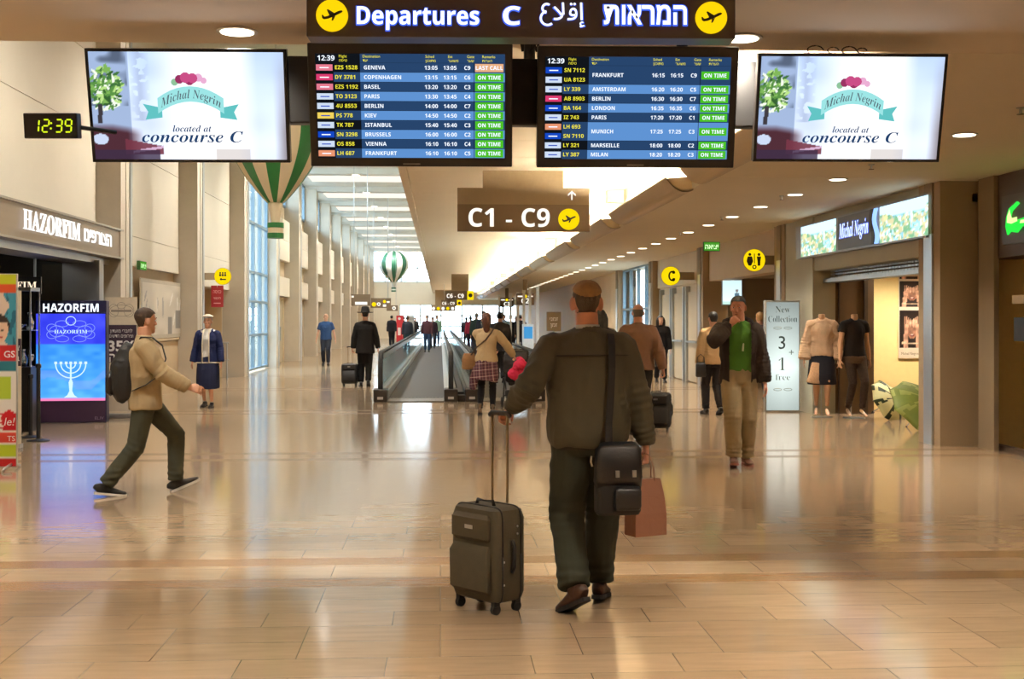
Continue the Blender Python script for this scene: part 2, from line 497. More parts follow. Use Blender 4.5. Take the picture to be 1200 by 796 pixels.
for k in range(3, 13):
    y = 20.9 + 6.5 * k
    if y + 0.75 > YE: break
    panels(mb, XP + 0.05, y + 0.75, min(y + 6.5, YE), [2.4, 3.1])
    panels(mb, XP + 0.05, y + 0.75, min(y + 6.5, YE), [3.7, 4.45, 5.2])
struct('wall_left', mb, M_CREAM)
mb = MB()
mb.box(-6.0, XP - 0.12, 21.65, 27.4, 0, 2.55)
mb.box(-6.0, XP - 0.02, 21.65, 27.4, 0, 1.1)
mb.box(-6.0, XP, 22.1, 22.6, 0, 2.5); mb.box(-6.0, XP + 0.03, 22.6, 27.3, 1.12, 1.17)
for k in range(3, 13):
    y = 20.9 + 6.5 * k
    y1 = min(y + 6.5, YE)
    mb.box(-6.3, XP - 0.15, y + 0.75, y1, 0, 5.75)
struct('wall_left', mb, M_BEIGE)
mb = MB()                              # recess of the side entrance
mb.box(-8.6, -8.4, 28.15, 33.9, 0, 2.5); mb.box(-8.6, XP - 0.2, 33.85, 34.0, 0, 2.5); mb.box(-8.6, XP - 0.2, 27.9, 28.15, 0, 2.5)
mb.box(-8.6, XP - 0.3, 28.15, 33.9, 2.36, 2.5)
struct('wall_left', mb, M_BEIGE)
for y in LY:
    m = MB(); m.box(-6.2, XL, y, y + 0.75, 0, HH + 0.1)
    m.box(XL, XL + 0.012, y + 0.30, y + 0.33, 0, HH); 
    struct('pillar', m, M_CONC)
for y in LY[3:9]:
    m = MB(); m.box(XL - 0.06, XL + 0.02, y + 0.56, y + 0.70, 0.0, HH)
    struct('trim_%d' % (60 + int(y)), m, M_METAL)
# clerestory over the far bays, tall window in the third
NW = [0]
def window(Y0, Y1, Z0, Z1, X, zs, ny, into):
    """glazing in a plane x = X; bars at the levels zs and ny - 1 posts"""
    NW[0] += 1
    w = MB(); g = MB()
    d = 0.10 * into
    w.box(X - 0.05, X + 0.05, Y0, Y0 + 0.07, Z0, Z1); w.box(X - 0.05, X + 0.05, Y1 - 0.07, Y1, Z0, Z1)
    for z in [Z0 + 0.03] + list(zs) + [Z1 - 0.03]: w.box(X - 0.05, X + 0.06, Y0, Y1, z - 0.035, z + 0.035)
    for i in range(1, ny):
        y = Y0 + (Y1 - Y0) * i / ny; w.box(X - 0.05, X + 0.06, y - 0.03, y + 0.03, Z0, Z1)
    root = struct('window_%d' % NW[0], w, M_FRAME)
    g.box(X - 0.01, X + 0.01, Y0 + 0.02, Y1 - 0.02, Z0, Z1); g.build('pane', M_GLASS, root)
window(34.65, 40.4, 0.05, HH, -5.62, [1.1, 2.1, 2.97, 4.45, 5.9], 4, 1)
for k in range(3, 13):
    y = 20.9 + 6.5 * k
    if y + 1 > YE: break
    window(y + 0.75, min(y + 6.5, YE), 5.75, HH + 0.2, -5.85, [], 3, 1)
# doors low in the far left bays
M_DOOR = mat('beige_door', (186, 170, 140), 0.45, var=0.05)
nd = 0
for k in range(3, 9):
    y = 20.9 + 6.5 * k
    for q in (1.5, 3.6):
        nd += 1
        d = MB().box(XP - 0.17, XP - 0.10, y + q, y + q + 1.9, 0.02, 2.25)
        for a in (0.0, 0.95, 1.9): d.box(XP - 0.12, XP - 0.08, y + q + a - 0.03, y + q + a + 0.03, 0.02, 2.3)
        o = struct('door_%d' % nd, d, M_DOOR)
        MB().box(XP - 0.08, XP - 0.03, y + q + 0.86, y + q + 0.89, 0.8, 1.3).box(XP - 0.08, XP - 0.03, y + q + 1.01, y + q + 1.04, 0.8, 1.3).build('handle', M_METAL, o)

# ---- right wall
mb = MB()
mb.box(6.75, 6.95, -9, 14.8, 3.0, HC); 
mb.box(XR + 0.05, 6.5, RY[0] + .68, 20.05, 2.36, HC)                         # over the shop front
mb.box(XR + 0.02, 6.5, 20.05, RY[1] + 0.05, 0, HC)                           # pier beside the shop
struct('wall_right', mb, mat('grey_green_render', (176, 172, 150), 0.6, var=0.08, scale=2))
mb = MB()
mb.box(XR + 0.15, 6.6, RY[1] + .68, RY[2], 2.45, HC)
mb.box(XR + 0.15, 6.6, RY[2] + .68, RY[3], 2.45, HC)
for k in range(4, 13):
    y = RY[k] + 0.0
    if y > YE: break
    n = 4
    for i in range(n):
        a = y + 6.85 * i / n; mb.box(XR + 0.2, 6.7, a + 0.01, a + 6.85 / n - 0.01, 0.0, HC)
mb.box(XR + 0.25, 6.7, RY[4], YE, 0, HC)
struct('wall_right', mb, M_BEIGE)
for y in RY[:5]:
    m = MB(); m.box(XR, 6.72, y, y + 0.68, 0, HC)
    o = struct('pillar', m, M_CONC_R)
    s = MB().box(XR - 0.025, XR, y + 0.2, y + 0.46, 0, 2.62); s.build('metal_cover', M_METAL, o)
    s = MB().box(XR - 0.02, XR, y + 0.2, y + 0.46, 2.62, HC); s.build('cover_box', M_DARKBEIGE, o)
NWr = window(RY[3] + .68, RY[4], 0.05, HC, XR + 0.2, [0.95, 1.9], 4, -1)
# recess of bay 2 (rest rooms) and bay 3 (lifts)
mb = MB()
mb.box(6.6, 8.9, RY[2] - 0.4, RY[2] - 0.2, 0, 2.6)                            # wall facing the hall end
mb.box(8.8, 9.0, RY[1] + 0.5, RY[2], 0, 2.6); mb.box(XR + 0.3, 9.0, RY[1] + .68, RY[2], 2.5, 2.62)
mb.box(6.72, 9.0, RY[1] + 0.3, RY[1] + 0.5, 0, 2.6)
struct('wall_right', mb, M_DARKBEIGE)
m = MB(); m.box(XR + 0.22, XR + 0.3, RY[2] + .68, RY[3], 0, 2.45)
struct('wall_right', m, M_BEIGE)
for i, q in enumerate((0.35, 2.2, 4.0)):
    d = MB(); y = RY[2] + .8 + q
    d.box(XR + 0.16, XR + 0.24, y, y + 1.35, 0.02, 2.25)
    o = struct('door_%d' % (40 + i), d, M_DOOR)
    MB().box(XR + 0.10, XR + 0.22, y - 0.18, y - 0.02, 0, 2.4).box(XR + 0.10, XR + 0.22, y + 1.37, y + 1.5, 0, 2.4).build('door_jamb', M_METAL, o)
    MB().box(XR + 0.08, XR + 0.17, y + 0.02, y + 1.33, 0.98, 1.03).build('push_bar', M_METAL, o)

# ---- end of the hall, walls behind the camera
mb = MB()
mb.box(-6.2, -3.4, YE, YE + 0.3, 0, 2.84); mb.box(-6.2, 7, YE, YE + 0.3, 2.84, 4.7)
struct('wall_far', mb, M_CREAM)
def end_window(X0, X1, Z0, Z1, nx, zs):
    NW[0] += 1
    w = MB()
    for i in range(nx + 1):
        x = X0 + (X1 - X0) * i / nx; w.box(x - 0.07, x + 0.07, YE + 0.02, YE + 0.16, Z0, Z1)
    for z in [Z0 + 0.03, Z1 - 0.03] + zs: w.box(X0, X1, YE + 0.03, YE + 0.15, z - 0.06, z + 0.06)
    o = struct('window_%d' % NW[0], w, mat('pale_window_frame', (200, 208, 210), 0.5))
    MB().box(X0, X1, YE + 0.08, YE + 0.10, Z0, Z1).build('pane', M_GLASS, o)
end_window(-3.4, 7.0, 0.0, 2.84, 6, [1.0, 1.9])
end_window(-5.9, XC0 - 0.1, 4.7, HH + 0.6, 4, [5.9])
mb = MB(); mb.box(-14, 14, -9.3, -9, 0, 8); mb.box(-14.2, -14, -9, 30, 0, 8); mb.box(14, 14.2, -9, 40, 0, 4)
struct('wall_back', mb, M_BEIGE)
# outside: apron and a hazy building line seen through the glass
mb = MB().box(-90, 90, YE + 6, 240, -0.6, -0.3)
struct('ground', mb, mat('concrete_apron', (190, 190, 184), 0.8))
mb = MB().box(-60, -15, 10, 200, -0.6, -0.3)
struct('ground', mb, mat('concrete_apron', (190, 190, 184), 0.8))

# ================================================================== LAMPS
M_DISC = emit('downlight_disc', (255, 240, 212), 6.0)
def downlight(x, y, z, power, label, group, r=0.10, col=WARM, cone=118):
    t = thing('downlight', label, 'ceiling light', (x, y, z), group=group)
    MB().lathe([(r, 0.0), (r + 0.022, -0.004), (r + 0.022, -0.012), (r, -0.012)], seg=20).build('trim_ring', mat('white_trim', (225, 218, 205), 0.4), t)
    MB().cyl((0, 0, -0.002), (0, 0, -0.016), r * .97, 20).build('diffuser', M_DISC, t)
    if power:
        l = bpy.data.lights.new('downlight_lamp', 'SPOT'); l.energy = power; l.color = col; l.spot_size = R(cone); l.spot_blend = 0.9; l.shadow_soft_size = r * .7
        o = bpy.data.objects.new('downlight_lamp', l); COL.objects.link(o); o.parent = t; o.location = (0, 0, -0.03)
    return t
for i in range(34):
    downlight(4.78, 11.05 + 1.8 * i, HC, E_DOWN if i < 26 else 0, 'round recessed downlight in the long row along the right ceiling', 'downlights along the right ceiling')
for i in range(5):
    for x in (-4.19, -1.19, 1.81, 4.81):
        y = 7.34 - 3.0 * i
        if i == 0 and x == -1.19: lb = 'round downlight in the near ceiling left of the yellow sign'; lb = 'round downlight above the gap between advert screen and left flight board'
        elif i == 0 and x == 1.81: lb = 'round downlight beside the right end of the Departures sign'
        else: lb = 'round downlight in the near ceiling'
        if i > 0 and i > 3: continue
        downlight(x, y, HC, E_NEAR, lb, None if lb.startswith('round downlight above') or 'beside' in lb else 'downlights of the near ceiling')
for y in LY:  # added spots that make up the light of the high bay
    if y + 0.4 < YN: continue
    downlight(-3.2, y + .37, HH, E_BAY, 'round downlight added under a grey concrete beam to brighten the high bay', 'added downlights under the high beams', r=.16, col=(1.0, .95, .88), cone=155)
for (u, v) in ((1021, 197), (916, 233), (846, 257), (797, 275), (571, 320), (580, 206), (1196, 132)):
    mid = u < 600
    z = HM if mid else HC
    if v == 206: p = G(720, 204, HM)
    else: p = G(u, v, z + 0.0 - 0.04)
    t = thing('sprinkler', 'small pendant sprinkler head under the ceiling', 'sprinkler', (p.x, p.y, z), group='ceiling sprinklers')
    MB().lathe([(0.035, 0), (0.035, -0.008), (0.012, -0.01), (0.012, -0.05)], seg=10).build('body', M_METAL, t)
    MB().lathe([(0.004, -0.05), (0.03, -0.052), (0.03, -0.056), (0.004, -0.058)], seg=10).build('deflector', mat('dark_brass', (90, 70, 45), 0.4, 0.8), t)

# ================================================================== OVERHEAD SIGNS AND SCREENS
M_SIGN = mat('dark_brown_sign', (60, 50, 44), 0.4, var=0.1)
M_SIGN_L = mat('taupe_sign', (146, 128, 102), 0.5, var=0.06)
M_SIGN_D = mat('brown_sign', (112, 94, 72), 0.5, var=0.06)
M_YEL = emit('yellow_backlit', (255, 216, 10), 1.0)
M_INK = mat('dark_print', (38, 30, 22), 0.6)
M_HALO = emit('blue_letter_glow', (60, 96, 235), 1.3)
M_SIGNTXT = emit('cream_lettering', (255, 252, 240), 1.1)

def plane_icon(mb, M, cx, cy, r, d, mi):
    body = [(-.62, -.20), (-.50, -.27), (-.22, -.22), (.16, -.06), (.62, .17), (.70, .26), (.62, .31), (.44, .28), (.14, .13), (-.30, -.06), (-.48, -.10), (-.58, .02), (-.66, .02)]
    wing = [(-.14, -.05), (-.34, .36), (-.24, .38), (.22, .10)]
    wing2 = [(.02, -.12), (-.02, -.36), (.08, -.34), (.24, -.04)]
    for poly in (body, wing, wing2):
        mb.prism([(cx + a * r, cy + b * r) for a, b in poly], M, d, d + 0.002, mi)

def rnd(r, g, b): return lin((r, g, b))
# --- Departures sign
pA = P(358, 45, 6.3); pB = P(860, 43, 6.3)
wS = (pB - pA).length; cS = (pA + pB) / 2; zb = cS.z
t = thing('departures_sign', 'long dark overhead sign with glowing white Departures C lettering and yellow discs', 'sign', (cS.x, 6.3, zb))
hS = HC - zb - 0.005
k = wS / 502.0                                   # metres per photo pixel
M0 = face((0, 0, 0), yaw=-YAW * 0.6)
MB().box(-wS / 2, wS / 2, -hS * 0 + 0, hS, -0.16, 0.0, M=M0).build('housing', M_SIGN, t, bevel=0.006)
cy = (45 - 21) * k
for cx in (388 - 609, 831 - 609):
    m = MB().disc(cx * k, cy, 18.5 * k, M0, 0.0, 0.015, 0); plane_icon(m, M0, cx * k, cy, 18 * k, 0.0155, 1)
    m.build('yellow_disc', [emit('yellow_disc_light', (255, 206, 8), 1.05), M_INK], t)
def arc_poly(cx, cy, ro, ri, a0, a1, n=18):
    c = [a0 + (a1 - a0) * i / n for i in range(n + 1)]
    return [[(cx + ro * math.cos(a), cy + ro * math.sin(a)), (cx + ro * math.cos(b), cy + ro * math.sin(b)), (cx + ri * math.cos(b), cy + ri * math.sin(b)), (cx + ri * math.cos(a), cy + ri * math.sin(a))] for a, b in zip(c[:-1], c[1:])]
def halo(st, u0, u1, base, cap, bold=0.02, ain=False, glow_pad=.035, **kw):
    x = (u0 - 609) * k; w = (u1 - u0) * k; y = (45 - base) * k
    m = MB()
    m.text(st, x - .006, y, cap * k, M0, 0.001, 1, bold=bold + glow_pad, width=w + 0.012, depth=0.012, **kw)  # larger blue letters behind stand in for the glow round the lettering
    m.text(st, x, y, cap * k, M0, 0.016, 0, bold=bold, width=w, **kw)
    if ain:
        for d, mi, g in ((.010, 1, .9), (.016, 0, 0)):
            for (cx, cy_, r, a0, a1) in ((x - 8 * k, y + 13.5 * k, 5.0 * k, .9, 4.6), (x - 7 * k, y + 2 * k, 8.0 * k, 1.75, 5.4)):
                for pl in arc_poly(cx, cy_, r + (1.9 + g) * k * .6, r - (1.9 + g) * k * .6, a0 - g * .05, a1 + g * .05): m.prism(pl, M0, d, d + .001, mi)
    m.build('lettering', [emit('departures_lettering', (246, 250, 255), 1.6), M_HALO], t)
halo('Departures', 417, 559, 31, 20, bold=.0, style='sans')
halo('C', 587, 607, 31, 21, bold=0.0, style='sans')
halo('\ufefc\ufed7\ufe87', 646, 682, 25, 20, bold=0, glow_pad=0, ain=True)
halo('תוארמה', 705, 802, 29, 25)

# --- C1 - C9 sign hanging from the middle ceiling
def way_sign(u0, u1, v0, v1, Y, label, body, box=None, top=0.0):
    a, b = P(u0, v1, Y), P(u1, v0, Y); w = b.x - a.x; h = b.z - a.z
    t = thing('hanging_sign', label, 'sign', ((a.x + b.x) / 2, Y, a.z))
    M = face((0, 0, 0))
    q = MB(); q.box(-w / 2, w / 2, 0, h * (1 - top), -0.12, 0, 0, M)
    if top: q.box(-w / 2, w / 2, h * (1 - top), h, -0.12, -0.004, 1, M)
    q.build('board', [M_SIGN_D, M_SIGN_L], t)
    if box:
        c, d = P(box[0], box[2], Y), P(box[1], box[2], Y)
        hz = box[3] - a.z
        MB().box(c.x - (a.x + b.x) / 2, d.x - (a.x + b.x) / 2, h, hz, -0.14, -0.02, 0, M).build('mounting_box', mat('pale_taupe', (150, 130, 100), 0.5), t)
    else:
        zc = HC if a.x > XC1 else (HM + .03 if a.x > XC0 else HH + .26)
        for g in (-.35, .35): MB().cyl((g * w, .05, h - .01), (g * w, .05, zc - a.z), .012, 8).build('hanger', M_METAL, t)
    q = MB(); body(q, M, w, h); q.build('lettering', [M_SIGNTXT, M_YEL, M_INK], t)
    return t
def c19(q, M, w, h):
    s = w / 155.0
    q.text('C1 - C9', -w / 2 + 13 * s, 5.5 * s, 21 * s, M, 0.003, 0, style='sans', width=95 * s)
    q.disc(53 * s, 14.5 * s, 12.5 * s, M, 0, 0.004, 1); plane_icon(q, M, 53 * s, 14.5 * s, 12 * s, 0.0045, 2)
    x, y = 56.5 * s, 37 * s
    q.prism([(x - .8 * s, y), (x + .8 * s, y), (x + .8 * s, y + 9 * s), (x - .8 * s, y + 9 * s)], M, 0.001, 0.003, 0)
    for g in (-1, 1): q.prism([(x, y + 11 * s), (x, y + 8.6 * s), (x + g * 4.5 * s, y + 4.6 * s), (x + g * 4.5 * s, y + 7 * s)][::g], M, 0.001, 0.003, 0)
way_sign(536, 691, 221, 271, 19.0, 'taupe hanging sign reading C1 - C9 with yellow plane disc', c19, (566, 660, 200, HM), 0.38)
def c69(q, M, w, h):
    s = w / 33.0
    q.text('C6 - C9', -w / 2 + 1.5 * s, 2.3 * s, 4.6 * s, M, 0.006, 0, style='sans', width=20 * s)
    q.rect(w / 2 - 7.5 * s, w / 2, 0, h, M, 0.001, 0.005, 1); q.disc(w / 2 - 3.7 * s, h / 2, 2.4 * s, M, 0.005, 0.007, 2)
way_sign(522, 555, 341, 351.5, 62.0, 'small far hanging sign reading C6 - C9 with yellow square', c69, (529, 549, 337, HM), 0.0)
way_sign(517, 541, 351.6, 359, 80.0, 'smaller far sign C6 - C9 hanging below and behind another', c69, None)
def chain(q, M, w, h):
    s = w / 29.0
    for i in range(5): q.disc(-w / 2 + (3 + 5.6 * i) * s, h * .45, 1.9 * s, M, 0.001, 0.005, 0 if i % 2 == 0 else 1)
way_sign(505, 534, 357.5, 365, 95.0, 'farthest low overhead sign with a row of pale round marks', chain, (510, 530, 357, HM), 0.4)
def cgate(txt):
    def f(q, M, w, h):
        s = w / 16.0
        q.text(txt, 0, 1.4 * s, 4.4 * s, M, 0.006, 0, style='sans', align='c')
        q.disc(0, h - 2.6 * s, 1.6 * s, M, 0.001, 0.006, 1)
        for g in (-1, 1): q.rect(g * 4.6 * s - 2.2 * s, g * 4.6 * s + 2.2 * s, h - 3.2 * s, h - 2 * s, M, 0.001, 0.005, 0)
    return f
way_sign(586, 602, 349, 360, 66.0, 'dark gate sign reading C3 hanging under the right ceiling', cgate('C3'), (592, 596, 349, HC))
way_sign(605, 626, 344, 357.5, 52.0, 'dark gate sign reading C2 hanging under the right ceiling', cgate('C2'), (613, 618, 344, HC))
# left group of far signs
def l1(q, M, w, h):
    s = w / 22.0
    q.rect(-6.5 * s, 7.5 * s, 1.2 * s, 4.6 * s, M, 0.001, 0.005, 0); q.rect(-10.5 * s, -8 * s, 9.5 * s, 11.6 * s, M, 0.001, 0.005, 0)
way_sign(411.5, 434, 345, 358.5, 45.0, 'brown hanging sign with white panel above the man in a black hat', l1, None)
def l2(q, M, w, h):
    s = w / 25.0
    q.disc(-8.5 * s, 4.5 * s, 2.8 * s, M, 0.001, 0.005, 1); q.disc(-2.6 * s, 4.8 * s, 2.3 * s, M, 0.001, 0.005, 0); q.disc(-2.6 * s, 4.8 * s, 1.0 * s, M, 0.005, 0.006, 2)
    q.disc(4.6 * s, 8 * s, 1.9 * s, M, 0.001, 0.005, 1); q.rect(2.6 * s, 6.6 * s, 1.6 * s, 4.4 * s, M, 0.001, 0.005, 0); q.rect(7.5 * s, 11 * s, 6.5 * s, 8.5 * s, M, 0.001, 0.005, 0)
way_sign(434.5, 458, 349.5, 361, 56.5, 'brown hanging sign with yellow and white round symbols at left', l2, None)
def l3(q, M, w, h):
    s = w / 14.0
    q.disc(2.4 * s, h * .5, 2.3 * s, M, 0.001, 0.005, 0); q.disc(2.4 * s, h * .5, 1.0 * s, M, 0.005, 0.006, 2)
way_sign(453, 466, 358, 364.5, 69.5, 'small far brown sign with one white ring symbol at left', l3, None)

# --- flight boards
def lift_frame(c, w, h, tilt, label, name, cat):
    t = thing(name, label, cat, c)
    return t, face((0, 0, 0), yaw=-YAW * 0.6, tilt=tilt)
TILT = R(14)
C_DK, C_LT = (38, 66, 104), (92, 142, 204)
M_BD = emit('board_row_dark', C_DK, 1.0); M_BL = emit('board_row_light', C_LT, 1.0); M_BK = emit('board_black', (16, 20, 26), 1.0)
M_GRN = emit('board_green', (74, 186, 34), 1.0); M_ORG = emit('board_orange', (226, 170, 128), 1.0)
M_BT = emit('board_text', (236, 244, 255), 1.1); M_BY = emit('board_yellow_text', (238, 228, 60), 1.0)
M_LW = emit('logo_pale', (202, 216, 236), 1.0); M_LP = emit('logo_pink', (214, 60, 110), 1.0); M_LB = emit('logo_blue', (20, 70, 190), 1.0); M_LO = emit('logo_orange', (226, 146, 110), 1.0)
M_LY = emit('logo_yellow', (236, 206, 90), 1.0); M_LR = emit('logo_rose', (222, 120, 140), 1.0)
BOARD_MATS = [M_BD, M_BL, M_BK, M_GRN, M_ORG, M_BT, M_BY, M_LW, M_LP, M_LB, M_LO, M_LY, M_LR]
def flight_board(uc, vc, wpx, label, rows):
    Y = 7.2
    c = P(uc, vc, Y); s = 1.0 / (F / (Y * math.cos(YAW) + c.x * math.sin(YAW)))
    w = wpx * s; h = w * 0.60
    t, M = lift_frame(c, w, h, TILT, label, 'flight_board', 'screen')
    MB().box(-w / 2, w / 2, -h / 2, h / 2, -0.09, 0.0, 0, M).build('housing', M_BEZEL, t, bevel=0.006)
    b = MB()
    iw, ih = w * 0.925, h * 0.845; x0, y0 = -iw / 2, -ih / 2 - h * 0.005
    X = lambda q: x0 + q * iw
    b.rect(X(0), X(1), y0, y0 + ih, M, 0.0005, 0.001, 2)
    hh = ih * 0.085; n = sum(r[6] for r in rows); rh = (ih - hh) / n
    tx = MB()
    # header
    ty = y0 + ih - hh
    b.rect(X(0.235), X(1), ty, ty + hh, M, 0.0011, 0.0012, 0)
    tx.text('12:39', X(0.012), ty + hh * .22, hh * .55, M, 0.003, 5, width=iw * .09, style='sans')
    for q, (a1, a2) in zip((0.125, 0.25, 0.58, 0.70, 0.80, 0.88), (('Flight', 'הסיט'), ('Destination', 'דעי'), ('Sched', 'ןנכותמ'), ('Est', 'רעושמ'), ('Gate', 'רעש'), ('Remarks', 'תורעה'))):
        tx.text(a1, X(q), ty + hh * .56, hh * .30, M, 0.003, 6); tx.text(a2, X(q), ty + hh * .10, hh * .30, M, 0.003, 6)
    y = ty
    for i, (codes, dest, t1, t2, gate, rem, span) in enumerate(rows):
        y -= rh * span
        dk = i % 2 == 0
        b.rect(X(0.235), X(0.835), y + rh * .02, y + rh * span - rh * .02, M, 0.0011, 0.002, 0 if dk else 1)
        b.rect(X(0.838), X(1), y + rh * .02, y + rh * span - rh * .02, M, 0.0011, 0.002, 0 if dk else 1)
        yc = y + rh * span / 2
        b.rect(X(0.842), X(0.992), yc - rh * .42, yc + rh * .42, M, 0.002, 0.003, 4 if rem != 'ON TIME' else 3)
        ch = rh * .40
        tx.text(rem, X(0.917), yc - ch / 2, ch, M, 0.004, 5, align='c', style='sans')
        tx.text(dest, X(0.255), yc - ch / 2, ch, M, 0.004, 5, style='sans')
        tx.text(t1, X(0.575), yc - ch / 2, ch, M, 0.004, 5, style='sans'); tx.text(t2, X(0.675), yc - ch / 2, ch, M, 0.004, 5, style='sans'); tx.text(gate, X(0.785), yc - ch / 2, ch, M, 0.004, 5, style='sans')
        for j, (code, lg) in enumerate(codes):
            yj = y + rh * (span - 1 - j) + rh / 2
            if not dk: b.rect(X(0.095), X(0.235), yj - rh * .5, yj + rh * .5, M, 0.0011, 0.002, 0)
            b.rect(X(0.003), X(0.09), yj - rh * .34, yj + rh * .30, M, 0.002, 0.003, lg)
            b.rect(X(0.022), X(0.07), yj - rh * .09, yj + rh * .02, M, 0.003, 0.0032, 9 if lg in (7, 11) else 5)
            tx.text(code, X(0.103), yj - ch / 2, ch, M, 0.004, 6, style='sans')
    b.build('display', BOARD_MATS, t); tx.build('lettering', BOARD_MATS, t)
    MB().rect(-0.05, 0.05, -h / 2 + .012, -h / 2 + .02, M, 0.001, 0.002).build('maker_plate', mat('grey_plate', (120, 116, 110), 0.4), t)
    return t
flight_board(481.5, 124, 238, 'left flight board listing Geneva to Frankfurt under the Departures lettering', [
    ([('EZS 1528', 12)], 'GENEVA', '13:05', '13:05', 'C9', 'LAST CALL', 1), ([('DY 3781', 8)], 'COPENHAGEN', '13:15', '13:15', 'C6', 'ON TIME', 1),
    ([('EZS 1192', 12)], 'BASEL', '13:20', '13:20', 'C3', 'ON TIME', 1), ([('TO 3123', 7)], 'PARIS', '13:30', '13:45', 'C4', 'ON TIME', 1),
    ([('4U 8553', 7)], 'BERLIN', '14:00', '14:00', 'C7', 'ON TIME', 1), ([('PS 778', 11)], 'KIEV', '14:50', '14:50', 'C2', 'ON TIME', 1),
    ([('TK 787', 7)], 'ISTANBUL', '15:40', '15:40', 'C3', 'ON TIME', 1), ([('SN 3298', 9)], 'BRUSSELS', '16:00', '16:00', 'C2', 'ON TIME', 1),
    ([('OS 858', 7)], 'VIENNA', '16:10', '16:10', 'C4', 'ON TIME', 1), ([('LH 687', 10)], 'FRANKFURT', '16:10', '16:10', 'C5', 'ON TIME', 1)])
flight_board(746.5, 126.5, 234, 'right flight board listing Frankfurt to Milan beside the advert screen', [
    ([('SN 7112', 9), ('UA 8123', 7)], 'FRANKFURT', '16:15', '16:15', 'C9', 'ON TIME', 2), ([('LY 339', 7)], 'AMSTERDAM', '16:20', '16:20', 'C5', 'ON TIME', 1),
    ([('AB 8903', 8)], 'BERLIN', '16:30', '16:30', 'C7', 'ON TIME', 1), ([('BA 164', 9)], 'LONDON', '16:35', '16:35', 'C6', 'ON TIME', 1),
    ([('IZ 743', 7)], 'PARIS', '17:20', '17:20', 'C1', 'ON TIME', 1), ([('LH 693', 10), ('SN 7110', 9)], 'MUNICH', '17:25', '17:25', 'C3', 'ON TIME', 2),
    ([('LY 321', 7)], 'MARSEILLE', '18:00', '18:00', 'C2', 'ON TIME', 1), ([('LY 387', 7)], 'MILAN', '18:20', '18:20', 'C3', 'ON TIME', 1)])

# --- advert screens
def advert(U, V):
    im = blank(U, (226, 236, 255)) - 24 * (V[..., None]) * np.array((1.2, .7, .1))
    im += ((vnoise(U, V, 6, 3) - .5) * 26)[..., None]
    paint(im, np.clip((U - .30) * 5, 0, 1) * np.clip((.86 - U) * 9, 0, 1), (252, 253, 255))
    paint(im, (U < .20) * .92, (150, 170, 205)); paint(im, (U < .19) * np.clip((vnoise(U, V, 14, 5) - .35) * 2.2, 0, 1) * (V > .5), (84, 96, 118))
    paint(im, np.clip((U - .20) * 20, 0, 1) * np.clip((.31 - U) * 20, 0, 1) * (V > .36) * (vnoise(U, V, 30, 9) > .45) * .55, (150, 164, 196))
    r = np.random.default_rng(12)
    for i in range(190):
        a, q = r.random() * 2 * math.pi, r.random() ** .6
        cx, cy = .078 + .082 * q * math.cos(a), .66 + .20 * q * math.sin(a); an = r.random() * math.pi
        dx, dy = (U - cx) * 1.77, V - cy; p_ = dx * math.cos(an) + dy * math.sin(an); o_ = -dx * math.sin(an) + dy * math.cos(an)
        c_ = ((52, 92, 46), (86, 138, 66), (120, 170, 84), (176, 214, 130), (232, 244, 224), (64, 110, 60))[int(r.random() * 6)]
        paint(im, ((p_ / .036) ** 2 + (o_ / .013) ** 2 < 1), c_)
    paint(im, (abs(U - .04 - (V - .4) * .05) < .012) * (V < .52) * (V > .34), (60, 56, 62))
    edge = .34 - .10 * np.clip((U - .1) * 3, 0, 1)
    paint(im, np.clip((edge - V) * 14, 0, 1) * np.clip((.26 - U) * 12, 0, 1) * .95, (72, 36, 44))
    paint(im, (V < .18 - (U - .2) * .35) * (U < .36) * (V > .045) * (U > .16) * .9, (112, 52, 66)); paint(im, (abs(V - .07 - (U - .2) * .3) < .012) * (U > .2) * (U < .36), (206, 170, 200))
    paint(im, (V < .09) * (U < .34) * .8, (58, 44, 66)); paint(im, (((U - .035) / .04) ** 2 + ((V - .19) / .05) ** 2 < 1) * .9, (206, 224, 250))
    paint(im, np.clip((U - .94) * 18, 0, 1) * np.clip(1.3 - V * 1.2, 0, 1) * .8, (132, 122, 128)); paint(im, (V < .1) * (abs(U - .72) < .09) * .35, (150, 130, 120))
    return im
